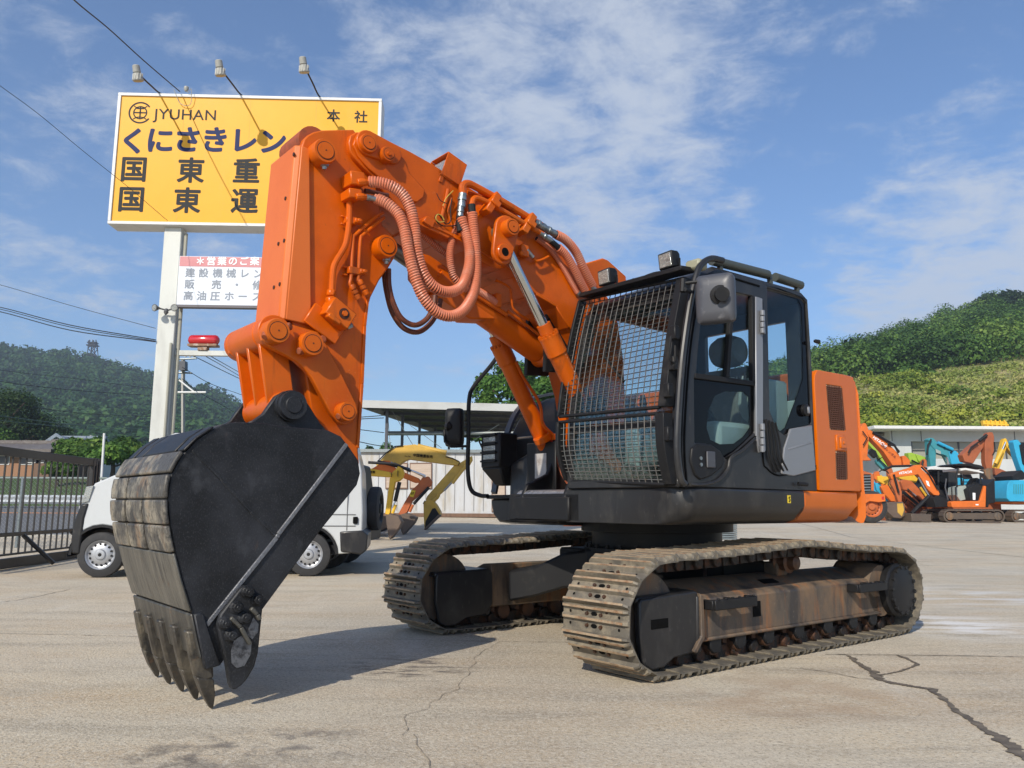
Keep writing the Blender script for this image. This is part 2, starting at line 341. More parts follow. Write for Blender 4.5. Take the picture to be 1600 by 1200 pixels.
def make_track(sign):
    yc = sign * 1.075
    pts, per = resample(PROF, NS)
    pitch = per / NS
    mb = MB()
    cen = Vector((0, .36))
    for i in range(NS):                                   # chain links, two rows
        a, b = pts[i], pts[(i + 1) % NS]; d = (b - a).normalized(); nrm = Vector((d.y, -d.x))
        if nrm.dot((a + b) / 2 - cen) < 0: nrm = -nrm
        for k in (-1, 1):
            for e, off in ((0, .0), (.5, .012)):
                c = a.lerp(b, .25 + e) - nrm * .075
                R = Matrix.Rotation(-atan2(d.y, d.x), 3, 'Y')
                mb.box((c.x, yc + k * (.075 + off), c.y), (pitch * .60, .028, .085), R)
        c = a - nrm * .075
        mb.cyl((c.x, yc - .11, c.y), (c.x, yc + .11, c.y), .024, n=10)
        for k in (-1, 1): mb.lathe((c.x, yc + k * .09, c.y), (c.x, yc + k * .125, c.y), [(0, .046), (1, .040)], 12)
    tr = mb.build('crawler_chain', M_chain, EX, .004)
    sh = MB(); hw = .27; hp = pitch * .5
    sec = [(-hp * .98, .0), (-hp * .98, .012), (-hp * .95, .040), (-hp * .82, .042), (-hp * .74, .013), (-.012 - hp * .06, .013), (-.008, .036), (.010, .036), (.016 + hp * .05, .013),
           (hp * .52, .013), (hp * .60, .036), (hp * .74, .036), (hp * .80, .006), (hp * 1.04, -.002), (hp * 1.04, -.012), (hp * .7, -.006), (0, 0)]
    cut = [(-hp * 1, .0)]
    def ring(y, q=1.0): return [(x, y, z * q) for x, z in sec]
    sh.loft([ring(-hw, .55), ring(-hw + .022, 1), ring(hw - .022, 1), ring(hw, .55)])
    sh.m = 1
    for xx, zz in ((-hp * .885, .0415), (.001, .0365), (hp * .67, .0365)):
        sh.box((xx, 0, zz), (.013, hw * 2 - .05, .004))
    sh.m = 2
    for xx in (-hp * .40, hp * .30):
        for k in (-1, 1):
            sh.cyl((xx, k * .057, .012), (xx, k * .057, .026), .0125, .011, 6)
    sh.m = 3
    for xx in (-hp * .40, hp * .32):
        sh.add([(xx + .013 * cos(2 * pi * t / 10), .0 + .026 * sin(2 * pi * t / 10), .0155) for t in range(10)], [tuple(range(10))])
        for k in (-1, 1): sh.add([(xx + .009 * cos(2 * pi * t / 8), k * .20 + .009 * sin(2 * pi * t / 8), .0155) for t in range(8)], [tuple(range(8))])
    proto = None
    for i in range(NS):
        a, b = pts[i], pts[(i + 1) % NS]; d = (b - a).normalized(); nrm = Vector((d.y, -d.x))
        if nrm.dot((a + b) / 2 - cen) < 0: nrm = -nrm
        c = a.lerp(b, .5) - nrm * .036
        if proto is None:
            o = proto = (SHOE.copy() if SHOE else sh.build('track_shoe', [M_shoe, M_shoeedge, M_roller, M_black], tr))
            if SHOE: COL.objects.link(o); o.parent = tr
        else:
            o = proto.copy(); COL.objects.link(o); o.parent = tr
        X = Vector((d.x, 0, d.y)); Z = Vector((nrm.x, 0, nrm.y)); Y = Z.cross(X)
        j = random.uniform(-.0015, .0015)
        o.matrix_local = Matrix(((X.x, Y.x, Z.x, c.x), (X.y, Y.y, Z.y, yc + j), (X.z, Y.z, Z.z, c.y), (0, 0, 0, 1)))
    return proto
SHOE = None
SHOE = make_track(1); make_track(-1)
def make_frame(s):
    def Y(y): return s * y
    mb = MB()
    cs = [(1.215, .175), (1.235, .185), (1.235, .42), (1.215, .44), (1.02, .515), (.90, .52), (.90, .175)]
    mb.loft([[(x, Y(y), z) for y, z in cs] for x in (-1.22, 1.03)])
    mb.loft([[(x, Y(y), z) for y, z in ((1.25, .168), (1.25, .19), (.92, .19), (.92, .168))] for x in (-1.235, 1.04)])
    fr = mb.build('track_frame', M_frame, EX, .008)
    # idler guard at the front
    if s > 0: pt = [(985, 945), (995, 934), (1070, 929), (1079, 940), (1078, 992), (1062, 1022), (1000, 1034), (994, 1028), (987, 1000)]
    q = [(1.60, .44), (1.585, .465), (1.09, .485), (1.04, .455), (1.035, .20), (1.12, .115), (1.30, .105), (1.40, .06), (1.50, .055), (1.565, .09), (1.60, .25)]; rim_ = [(1.075, .47), (1.04, .45), (1.035, .20), (1.12, .115), (1.145, .13), (1.07, .21), (1.07, .45)]
    mb = MB(); mb.plate(rim_, Y(1.24), Y(1.285)); mb.build('guard_rim', M_frame, fr, .005); mb = MB(); mb.plate(q, Y(1.215), Y(1.262)); mb.plate([(1.61, .44), (1.60, .475), (1.06, .485), (1.06, .44)], Y(.88), Y(1.24))
    mb.plate([(1.05, .12), (1.06, .455), (1.085, .455), (1.10, .10)], Y(.88), Y(1.27)); mb.plate(q, Y(.865), Y(.90))
    mb.build('idler_guard', M_grey, fr, .012, seg=2)
    mb = MB(); mb.box((1.43, Y(1.2635), .315), (.15, .003, .055)); mb.build('hole_shade_patch', M_black, fr, .0); mb = MB(); mb.box((.42, Y(1.2365), .325), (.085, .004, .10)); mb.build('hole_shade_patch', M_black, fr, .0); mb = MB(); mb.box((.1, Y(1.12), .482), (.18, .06, .003), Matrix.Rotation(-s * .36, 3, 'X'))  # flat black plates paint the shade inside the frame's access holes
    mb.build('hole_shade_patch', M_black, fr, .0)
    # dark mud shield arc above idler
    mb = MB(); mb.lathe((1.47, Y(.96), .35), (1.47, Y(1.19), .35), [(0, .05), (.001, .26), (.25, .27), (.28, .22), (.72, .22), (.75, .27), (.999, .26), (1, .05)], 36)
    mb.build('idler_wheel', M_frame, fr, .0)
    mb = MB()
    mb.lathe((-1.445, Y(.97), .345), (-1.445, Y(1.18), .345), [(0, .20), (.25, .25), (.3, .27), (.42, .27), (.5, .19), (1, .205)], 36)
    mb.lathe((-1.445, Y(1.15), .345), (-1.445, Y(1.32), .345), [(0, .16), (.25, .205), (.8, .21), (.86, .2), (.9, .19)], 36)
    mb.lathe((-1.445, Y(1.30), .345), (-1.445, Y(1.336), .345), [(0, .186), (.9, .186), (1, .178)], 36)
    for k in range(14):
        a = 2 * pi * k / 14 + .1; mb.cyl((-1.445 + .182 * cos(a), Y(1.322), .345 + .182 * sin(a)), (-1.445 + .182 * cos(a), Y(1.342), .345 + .182 * sin(a)), .016, n=8)
    for k in range(21):
        a = 2 * pi * k / 21; c = Vector((-1.445 + .285 * cos(a), 0, .345 + .285 * sin(a)))
        mb.box((c.x, Y(1.075), c.z), (.05, .05, .045), Matrix.Rotation(-a, 3, 'Y'))
    mb.build('drive_sprocket', M_dk if s > 0 else M_dk, fr, .0)
    mb = MB()
    mb.lathe((-1.27, Y(.92), .345), (-1.27, Y(1.235), .345), [(0, .1), (0.01, .24), (1, .20)], 20)
    mb.build('motor_guard', M_frame, fr)
    for x in (.864, .60, .28, -.09, -.47, -.83, -1.13):
        mb = MB(); mb.lathe((x, Y(.93), .125), (x, Y(1.22), .125), [(0, .03), (.02, .062), (.2, .062), (.24, .088), (.32, .085), (.34, .062), (.66, .062), (.68, .085), (.76, .088), (.8, .06), (.98, .056), (1, .03)], 18)
        mb.build('track_roller', M_roller, fr)
        mb = MB(); mb.loft([[(x - .06, yy, .18), (x + .06, yy, .18), (x + .055, yy, .115), (x + .03, yy, .085), (x - .03, yy, .085), (x - .055, yy, .115)] for yy in (Y(1.175), Y(1.235))])
        mb.build('roller_bracket', M_dk, fr, .006)
    mb = MB(); mb.lathe((-.175, Y(.98), .60), (-.175, Y(1.19), .60), [(0, .05), (.2, .055), (.25, .078), (.32, .06), (.6, .06), (.66, .078), (.72, .055), (.94, .05), (1, .03)], 20)
    mb.build('carrier_roller', M_roller, fr); mb = MB(); mb.box((-.175, Y(1.0), .55), (.13, .12, .10)); mb.build('carrier_bracket', M_frame, fr, .01)
    for xa, xb in ((.99, .55), (-.76, -1.18)):
        mb = MB(); mb.box(((xa + xb) / 2, Y(1.325), .395), (abs(xa - xb), .022, .065)); 
        for xx in (xa, xb, (xa + xb) / 2): mb.box((xx, Y(1.28), .395), (.03, .09, .06))
        for k in range(6): mb.box((xa + (xb - xa) * (k + .5) / 6, Y(1.33), .43), (.02, .02, .012))
        mb.build('step', M_dk, fr, .005)
make_frame(1); make_frame(-1)
# ---- centre frame and turntable
mb = MB()
for sx in (1, -1):
    for sy in (1, -1):
        a = Vector((sx * .32, sy * .38, 0)); b = Vector((sx * .78, sy * .92, 0)); d = (b - a).normalized(); n = Vector((-d.y, d.x, 0))
        rings = []
        for t, wdt, z0, z1 in ((0, .30, .36, .66), (.35, .25, .34, .62), (.7, .19, .26, .50), (1.0, .22, .22, .47)):
            c = a.lerp(b, t); rings.append([c + n * wdt + Vector((0, 0, z0)), c + n * wdt + Vector((0, 0, z1)), c - n * wdt + Vector((0, 0, z1)), c - n * wdt + Vector((0, 0, z0))])
        mb.loft(rings)
mb.box((0, 0, .50), (1.15, 1.15, .32)); 
mb.build('centre_frame', M_dk, EX, .02)
mb = MB(); mb.lathe((0, 0, .64), (0, 0, .90), [(0, .60), (.12, .60), (.14, .53), (.6, .53), (.62, .62), (1, .62)], 48)
for k in range(28):
    a = 2 * pi * k / 28; mb.cyl((.575 * cos(a), .575 * sin(a), .67), (.575 * cos(a), .575 * sin(a), .70), .018, n=6)
mb.build('turntable', M_dk, EX)
# ---- house: skirt, hood, counterweight
def rear(y, r=1.62): return -sqrt(max(.01, r * r - y * y))
ZB, ZT = .885, 1.118
def band(x):  # skirt cross-section (y,z): left side
    return [(1.16, ZB), (1.235, ZB + .03), (1.29, ZB + .10), (1.30, ZB + .13), (1.30, ZT - .01), (1.29, ZT), (.2, ZT), (.2, ZB)]
mb = MB()
rings = []
for k in range(7):
    t = k / 6 * pi / 2; x = 1.05 + .15 * sin(t); inset = .15 * (1 - cos(t))
    rings.append([(x, y - (inset if y > .5 else 0), z) for y, z in band(0)])
mb.loft([[(-.12, y, z) for y, z in band(0)]] + rings)
mb.build('skirt', M_grey, EX, .006)
mb = MB(); mb.loft([[(x + (.05 if z < 1.0 else 0), y, z) for y, z in band(0)] for x in (-.86, -.121)])
mb.build('skirt', M_or2, EX, .006)
mb = MB(); mb.box((.25, -.06, .99), (1.9, .80, .20)); mb.box((1.12, -.06, .98), (.2, .62, .17))
for y in (-.30, .18):
    mb.plate([(.35, 1.05), (1.16, .92), (1.22, 1.04), (1.16, 1.16), (.95, 1.25), (.75, 1.62), (.62, 1.62), (.45, 1.5)], y - .02, y + .02)
mb.build('swing_frame', M_dk, EX, .008)
mb = MB(); boss(mb, (1.14, 1.06), -.37, .26, .06, cap=False); mb.build('cylinder_foot_pin', M_steel, EX)
cwr = MB(); rings = []
N = 20; ys = [1.302 - 2.604 * i / N for i in range(N + 1)]
secz = [(.93, .10), (.89, .06), (.88, .035), (.885, .015), (.93, -.004), (1.07, -.010), (1.13, -.004), (1.5, -.003), (1.9, .0), (1.98, .018), (2.03, .07), (2.045, .16)]
# outer skin swept along the rear arc; offset grows inwards
for y in ys:
    x = rear(y); n = Vector((x, y, 0)).normalized() if abs(y) < 1.29 else Vector((x * .5, y, 0)).normalized()
    r_ = []
    for z, o in secz: r_.append(Vector((x, y, z)) - n * o)
    r_.append(Vector((x, y, 2.045)) - n * .30); r_.append(Vector((x, y, .93)) - n * .30)
    rings.append(r_)
cwr.loft(rings); cwr.build('counterweight', M_or2, EX, .0, ang=50)
# left engine door with grilles
def SL(pts): return xz(pts, 1.303)
g1 = SL([(1291, 601), (1315, 604), (1321, 673), (1297, 671)]); g2 = SL([(1306, 705), (1323, 706), (1324, 750), (1307, 749)])
door = [(-.322, 1.125), (-.322, 1.93), (-.335, 1.99), (-.37, 2.03), (-.80, 2.035), (-.90, 2.03), (-.915, 1.95), (-.91, 1.125)]
mb = MB(); mb.holed(door, [g1, g2], lambda p: (p[0], 1.303, p[1]), (0, -1, 0), .03); dr = mb.build('engine_door', M_or2, EX, .006)
def grid_wires(mb, q, nu, nv, y, r):
    A, B, C, D = [Vector((p[0], y, p[1])) for p in q]
    for i in range(1, nu): t = i / nu; mb.tube([A.lerp(B, t), D.lerp(C, t)], r, 4)
    for i in range(1, nv): t = i / nv; mb.tube([A.lerp(D, t) + Vector((0, .003, 0)), B.lerp(C, t) + Vector((0, .003, 0))], r, 4)
mb = MB(); grid_wires(mb, g1, 9, 22, 1.3005, .005); grid_wires(mb, g2, 6, 13, 1.3005, .005); mb.build('grille', mat('dark_brown_mesh', (.10, .03, .012), .7), dr)
mb = MB(); mb.box((-.6, 1.2972, 1.55), (.5, .002, .85)); mb.build('radiator_screen', mat('pale_filter_mesh', (.50, .36, .23), .8, dirt=[((.12, .06, .03), 30, .48, .6, .8, O3)], bump=(60, .5)), dr)
la = L(1313, 692, 1.303); mb = MB(); mb.box((la.x, 1.304, la.z), (.13, .02, .12)); mb.box((la.x - .015, 1.315, la.z), (.085, .02, .085)); mb.cyl((la.x - .015, 1.32, la.z), (la.x - .015, 1.332, la.z), .014, n=12); mb.build('latch', M_or2, dr, .008)
mb = MB()
for k in range(7): mb.box((-.40 - .065 * k, 1.17, 2.038), (.022, .12, .004), Matrix.Rotation(.25, 3, 'Z'))
mb.build('hood_vent', M_black, dr)
# rest of the body: left filler under cab, engine hood, right side housing
mb = MB(); mb.loft([[(x, 1.295, 1.12), (x, 1.295, 1.99), (x, 1.27, 2.03), (x, -1.27, 2.03), (x, -1.3, 1.99), (x, -1.3, 1.12)] for x in (-.96, -.34)])
mb.build('engine_hood', M_or2, EX, .02)
mb = MB(); mb.loft([[(x, y, z) for y, z in ((-.36, 1.0), (-.36, 1.85), (-.6, 2.0), (-1.1, 2.0), (-1.3, 1.85), (-1.3, 1.0))] for x in (-.34, .02)])
mb.build('side_housing', M_dk, EX, .02)
# fuel tank / tool box on the right, traced on planes
mb = MB()
mb.loft([[(x, y, z) for y, z in ((-.36, .97), (-.36, 1.52), (-.42, 1.60), (-.98, 1.60), (-1.05, 1.5), (-1.05, .97))] for x in (.0, .72)])
mb.loft([[(.70, -.95, 1.02), (.70, -.95, 1.40), (.70, -.44, 1.58), (.70, -.44, 1.02)], [(.86, -.88, 1.02), (.86, -.88, 1.34), (.80, -.44, 1.52), (.90, -.44, 1.02)]])
mb.build('tool_box', M_grey, EX, .025, seg=2)
mb = MB()
mb.loft([[(x, y, z) for y, z in ((-.33, .84), (-.33, 1.06), (-1.28, 1.06), (-1.30, 1.03), (-1.27, .90), (-1.15, .84))] for x in (.0, .62)] + [[(.80, y, z) for y, z in ((-.33, .86), (-.33, 1.06), (-1.20, 1.06), (-1.22, 1.03), (-1.18, .92), (-1.1, .86))]])
mb.build('skirt', M_grey, EX, .02, seg=2)
mb = MB(); mb.box((.62, -1.06, 1.075), (.42, .38, .035)); mb.box((.70, -.52, 1.09), (.25, .30, .03)); mb.build('step_plate', M_dk, EX, .006)
# curved black hood rising behind the right box
mb = MB()
arc = [(.62, 1.35), (.55, 1.62), (.44, 1.80), (.28, 1.95), (.10, 2.02), (-.3, 2.03), (-.3, 1.2), (.62, 1.2)]
mb.plate(arc, -1.28, -.62); mb.build('side_hood', M_dk, EX, .03, seg=2)
mb = MB(); mb.box((.45, -.50, 1.78), (.30, .20, .30)); mb.box((.30, -.52, 2.0), (.25, .22, .22)); mb.build('battery_box', M_dk, EX, .012)
hb = [L(878, 618, -.62), L(850, 640, -.70), L(800, 700, -1.05), L(745, 770, -1.25)]
mb = MB(); arcp = spline([(.05, -1.25, 2.06), (.32, -1.25, 1.98), (.52, -1.25, 1.80), (.66, -1.25, 1.45), (.74, -1.25, 1.10)], 6)
mb.loft([[p + Vector((0, -.02, 0)), p + Vector((.02, -.02, .02)), p + Vector((.02, .05, .02)), p + Vector((0, .05, 0))] for p in arcp]); mb.build('hood_trim', M_mirror, EX)
# lamp box with three slots
c = Vector((.88, -1.0, 1.47)); mb = MB(); mb.box(c, (.20, .27, .30)); mb.loft([[c + Vector((-.1, -.135, -.15)), c + Vector((.1, -.135, -.15)), c + Vector((.1, .135, -.15)), c + Vector((-.1, .135, -.15))], [c + Vector((-.1, -.05, -.30)), c + Vector((.0, -.05, -.30)), c + Vector((.0, .08, -.30)), c + Vector((-.1, .08, -.30))]])
lb = mb.build('lamp_housing', M_dk, EX, .012)
mb = MB()
for k in (-1, 0, 1): mb.box(c + Vector((.102, -.01, .075 * k + .02)), (.008, .17, .045))
mb.build('work_lamp', M_lens, lb, .008)
mb = MB()
for k in (-.5, .5, 1.5, -1.5): mb.box(c + Vector((.106, -.01, .075 * k + .02)), (.03, .21, .016))
mb.build('lamp_bar', M_dk, lb)
p = F(840, 728, .92); mb = MB(); mb.box((.905, p.y + .02, p.z), (.003, .14, .20)); st = mb.build('instruction_sticker', mat('aged_white_sticker', (.42, .40, .38), .6, dirt=[((.18, .13, .10), 9, .5, .7, .9, O3)]), EX)
mb = MB(); mb.box((.896, p.y + .02, 1.25), (.015, .36, .52)); mb.build('front_panel', M_dk, EX, .006)
# right handrail and mirror
rail = spline([L(783, 548, -1.18), L(768, 570, -1.2), L(741, 603, -1.22), L(733, 625, -1.22), L(732, 680, -1.22), L(731, 735, -1.22), L(736, 765, -1.2), L(750, 774, -1.15), L(762, 775, -1.05)], 5)
mb = MB(); mb.tube(rail, .019, 10); hr = mb.build('handrail', M_dk, EX)
def mirror_shell(name, c, sx, sy, sz, R, m, parent):
    mb = MB(); rings = []
    for t, k in ((-1, .55), (-.85, .85), (-.4, 1), (.6, 1.0), (.9, .97), (1, .93)):
        ring = []
        for i in range(24):
            a = 2 * pi * i / 24; ca, sa = cos(a), sin(a); e = .25
            ring.append(Vector(c) + R @ Vector((t * sx / 2, (abs(ca) ** e * (1 if ca > 0 else -1)) * sy / 2 * k, (abs(sa) ** e * (1 if sa > 0 else -1)) * sz / 2 * k)))
        rings.append(ring)
    mb.loft(rings); return mb.build(name, m, parent, ang=50)
mc = L(710, 668, -1.30)
mr = mirror_shell('mirror', mc, .10, .16, .34, Matrix.Rotation(pi + radians(35), 3, 'Z'), M_dk, EX)
mb = MB(); mb.tube([L(733, 697, -1.22), L(705, 698, -1.26), L(695, 690, -1.32), L(694, 672, -1.35)], .011, 8)
a = L(697, 665, -1.33); b = L(706, 667, -1.28); mb.lathe(a, b, [(0, .03), (.5, .045), (1, .02)], 12); mb.build('mirror_arm', M_dk, mr)
# ------------------------------------------------------------------ cab
CL, CR = 1.29, .235
cabo = [L(*p, CL) for p in [(1071, 760), (1067, 700), (1069, 640), (1075, 560), (1082, 500), (1092, 455), (1104, 431), (1124, 421), (1195, 441), (1252, 457), (1262, 468), (1268, 560), (1271, 640), (1277, 768)]]
cabo = [(p.x, p.z) for p in cabo]
w1 = xz([(1088, 583), (1095, 505), (1104, 453), (1113, 449), (1177, 463), (1179, 595)], CL)
w2 = xz([(1085, 591), (1179, 602), (1180, 676), (1164, 692), (1147, 707), (1134, 716), (1123, 706), (1104, 693), (1086, 692)], CL)
w3 = xz([(1199, 449), (1254, 465), (1261, 474), (1265, 560), (1269, 662), (1240, 674), (1226, 680), (1216, 672), (1208, 655), (1203, 640)], CL)
def sidepanel(name, outer, holes, y, m, th=.05, parent=EX, bev=.006):
    mb = MB(); mb.holed(outer, holes, lambda p: (p[0], y, p[1]), (0, -1, 0), th); return mb.build(name, m, parent, bev)
cab = sidepanel('cab', cabo, [w1, w2, w3], CL, M_grey)
wr = [(1.04, 1.30), (1.09, 1.9), (1.0, 2.30), (.9, 2.44), (-.18, 2.42), (-.20, 1.75), (.4, 1.6), (.5, 1.30)]
sidepanel('cab_wall', cabo, [wr], CR, M_grey, -.04)
def pane(name, poly, y, m, parent=cab, th=.006):
    mb = MB(); mb.plate(poly, y - th, y); return mb.build(name, m, parent)
pane('window_pane', w1, CL - .02, M_glass); 
port = xz([(1107, 668), (1110, 640), (1120, 618), (1136, 611), (1165, 612), (1173, 620), (1175, 668), (1165, 682), (1150, 693), (1128, 694), (1113, 687)], CL)
mb = MB(); mb.holed(w2, [port], lambda p: (p[0], CL - .016, p[1]), (0, -1, 0), .006); mb.build('door_glass', M_blackglass, cab)
pane('window_pane', port, CL - .019, M_glass)
w3i = xz([(1201, 452), (1250, 467), (1256, 480), (1258, 590), (1250, 615), (1230, 668), (1222, 674), (1214, 664), (1205, 640)], CL)
mb = MB(); mb.holed(w3, [w3i], lambda p: (p[0], CL - .016, p[1]), (0, -1, 0), .006); mb.build('rear_glass_border', M_blackglass, cab)
pane('window_pane', w3i, CL - .019, M_glass)
# window divider, frames
mb = MB()
for pl in ([(1143, 457), (1148, 458), (1139, 590), (1134, 589)], [(1086, 583), (1179, 596), (1179, 603), (1085, 591)], [(1174, 463), (1179, 464), (1181, 600), (1175, 600)]):
    mb.plate(xz(pl, CL), CL - .03, CL + .006)
mb.build('window_frame', M_rub, cab, .003)
mb = MB(); mb.plate(xz([(1181, 463), (1192, 466), (1193, 560), (1193, 640), (1193, 700), (1187, 708), (1182, 680)], CL + .012), CL - .01, CL + .012); mb.build('silver_pillar', M_silver, cab, .006)
mb = MB(); mb.plate(xz([(1236, 670), (1269, 664), (1275, 735), (1240, 744), (1222, 740), (1226, 700)], CL + .01), CL - .01, CL + .01); mb.plate(xz([(1232, 700), (1268, 690), (1269, 693), (1232, 704)], CL + .013), CL, CL + .013); mb.build('silver_panel', M_silver, cab, .005)
# door moulding: curved ribs
mb = MB()
for k in range(4):
    o = 6 * k; pts = [L(1197 + o * .8, 655 + o * .3, CL + .01), L(1200 + o, 690, CL + .012), L(1203 + o, 715, CL + .012), L(1212 + o, 738 - o * .2, CL + .01)]
    mb.tube(spline(pts, 4), .008, 6)
mb.build('door_moulding', M_dk, cab)
mb = MB()
seam = spline([L(x, y, CL + .002) for x, y in [(1191, 470), (1191, 600), (1192, 712), (1199, 732), (1213, 742), (1230, 741), (1275, 728)]], 5); mb.tube(seam, .006, 6)
mb.tube(spline([L(x, y, CL + .003) for x, y in [(1134, 716), (1150, 707), (1170, 690), (1182, 681)]], 4), .006, 6)
mb.tube(spline([L(x, y, CL + .001) for x, y in [(1073, 758), (1069, 700), (1071, 640), (1077, 560), (1085, 500), (1096, 455), (1108, 436), (1126, 430), (1186, 447)]], 5), .008, 6)
mb.build('door_seal', M_black, cab)
mb = MB(); mb.tube(spline([L(x, y, CL + .012) for x, y in [(1078, 757), (1100, 757), (1122, 750), (1137, 733), (1142, 715), (1160, 703), (1180, 685)]], 6), .010, 8); mb.build('door_ridge', M_grey, cab)
# door handle plate
hp_ = xz([(1080, 720), (1082, 700), (1092, 693), (1112, 694), (1126, 704), (1133, 717), (1128, 731), (1112, 744), (1095, 750), (1086, 742)], CL + .012)
mb = MB(); mb.plate(hp_, CL - .01, CL + .012); h0 = mb.build('door_handle', M_dk, cab, .01, seg=2)
mb = MB(); q = L(1110.5, 718, CL + .016); mb.box((q.x, CL + .018, q.z), (.085, .012, .105)); mb.build('handle_lever', M_mirror, h0, .012, seg=2)
mb = MB()
for pt in ((1095, 716), (1095.5, 726)): q = L(*pt, CL + .013); mb.cyl((q.x, CL + .01, q.z), (q.x, CL + .018, q.z), .012, n=12)
mb.build('key_lock', M_zinc, h0)
# hinges
for ya, yb in ((485, 522), (662, 708)):
    mb = MB()
    for k in range(4):
        u0 = L(1191, ya + (yb - ya) * k / 4, CL + .03); u1 = L(1191.5, ya + (yb - ya) * (k + .86) / 4, CL + .03); mb.cyl(u0, u1, .017, n=12)
    u = L(1192, (ya + yb) / 2, CL + .015); mb.box(u, (.03, .02, .17)); mb.build('hinge', M_silver, cab, .002)
for pt in ((1259, 641), (1128, 715)):
    q = L(*pt, CL + .004); mb = MB()
    if pt[0] > 1200: mb.lathe((q.x, CL - .01, q.z), (q.x, CL + .02, q.z), [(0, .045), (.8, .045), (1, .035)], 20); mb.build('quarter_latch', M_dk, cab); mb = MB(); mb.box((q.x - .005, CL + .024, q.z), (.025, .012, .05)); mb.build('latch_lever', M_silver, cab, .004)
q = L(1252, 757, CL + .02); mb = MB(); mb.tube([q + Vector((.04, 0, .005)), q + Vector((-.03, .03, 0))], .014, 10); mb.build('door_catch', M_dk, cab)
q = L(1274, 533, CL + .03); mb = MB(); mb.lathe(q + Vector((.02, 0, 0)), q + Vector((-.06, 0, 0)), [(0, .004), (.2, .014), (.8, .018), (1, .004)], 10); mb.build('rear_marker', M_dk, cab)
# stickers
q = L(1233, 780, 1.301); mb = MB(); mb.box((q.x, 1.301, q.z), (.038, .003, .055)); st = mb.build('warning_sticker', M_yel, EX)
mb = MB(); mb.tube([(q.x - .008, 1.3035, q.z + .018), (q.x + .008, 1.3035, q.z + .008), (q.x - .008, 1.3035, q.z - .004), (q.x + .006, 1.3035, q.z - .018)], .0035, 5); mb.build('warning_mark', M_black, st)
# back wall, roof, floor, far pillars
xb = cabo[-2][0] + .012
mb = MB(); mb.holed([(CR, 1.12), (CL - .05, 1.12), (CL - .05, 2.56), (CR, 2.56)], [[(CR + .12, 1.80), (CL - .17, 1.80), (CL - .17, 2.42), (CR + .12, 2.42)]], lambda p: (-.30, p[0], p[1]), (.04, 0, 0), 1); mb.build('cab_back', M_grey, EX)
mb = MB()
top = [p for p in cabo if p[1] > 2.4]
rr = []
for y in (CR - .01, CR + .03, CL - .06, CL - .012):
    dz = .035 if .3 < y < 1.25 else .0
    rr.append([(x, y, z + dz) for x, z in top] + [(x, y, z - .05) for x, z in top[::-1]])
mb.loft(rr); mb.build('cab_roof', M_grey, EX, .012, seg=2)
mb = MB(); mb.box((.45, .76, 1.15), (1.45, 1.04, .06)); mb.build('cab_floor', M_dk, EX)
# front pillars and cross members following the nose profile
nose = [p for p in cabo if p[0] > .9 and p[1] < 2.57][:7]
mb = MB()
for y in (CR + .03, CL - .05):
    mb.loft([[Vector((x + .02, y - .035, z)), Vector((x + .02, y + .035, z)), Vector((x - .07, y + .035, z)), Vector((x - .07, y - .035, z))] for x, z in nose])
def nx(z):
    for (xa, za), (xc, zc) in zip(nose, nose[1:]):
        if za <= z <= zc: return xa + (xc - xa) * (z - za) / (zc - za)
    return nose[-1][0] if z > 2 else nose[0][0]
mb.box((nx(1.15), .76, 1.15), (.06, 1.0, .06)); mb.box((nx(1.52), .76, 1.53), (.05, 1.0, .04)); mb.box((nx(2.48), .76, 2.47), (.07, 1.0, .06))
mb.build('front_pillar', M_grey, EX, .008)
mb = MB()
zs = [1.18 + (2.45 - 1.18) * i / 10 for i in range(11)]
mb.loft([[Vector((nx(z) + .012, CR + .05, z)), Vector((nx(z) + .012, CL - .07, z)), Vector((nx(z) + .006, CL - .07, z)), Vector((nx(z) + .006, CR + .05, z))] for z in zs]); mb.build('windscreen', M_glassF, EX)
# handrail tube down the left front pillar
mb = MB(); mb.tube(spline([L(x, y, 1.33) for x, y in [(1129, 407), (1112, 404), (1097, 412), (1088, 430), (1077, 480), (1066, 560), (1060, 640), (1058, 700), (1063, 745), (1070, 757)]], 5), .022, 10); mb.build('handrail', M_grey, EX)
# roof rail bars, work lamps
mb = MB()
for a, b in (((1112, 407), (1199, 429)), ((1211, 433), (1251, 446))):
    p0, p1 = L(*a, 1.22), L(*b, 1.22); mb.tube([p0, p0.lerp(p1, .5), p1], .034, 12)
for t in ((1125, 418), (1203, 437), (1245, 449)): q = L(*t, 1.22); mb.box(q, (.03, .03, .08))
mb.build('roof_rail', mat('dark_olive_tube', (.055, .062, .052), .45), EX)
vis = [F(915, 465, 1.09), F(960, 447, 1.09), F(1068, 424, 1.09)]
mb = MB(); mb.loft([[v + Vector((-.12, 0, .03)), v + Vector((.05, 0, .015)), v + Vector((.05, 0, -.015)), v + Vector((-.12, 0, 0))] for v in (F(912, 463, 1.10), F(1072, 420, 1.10))]); mb.build('roof_visor', M_dk, EX, .004)
mb = MB(); mb.tube(spline([F(x, y, 1.08) for x, y in [(960, 452), (985, 440), (1003, 434), (1022, 427), (1040, 424), (1060, 418)]], 5), .010, 6); mb.tube(spline([F(x, y, 1.06) for x, y in [(975, 447), (990, 436), (1010, 437), (1050, 418)]], 5), .007, 6); mb.build('wiring', M_rub, EX)
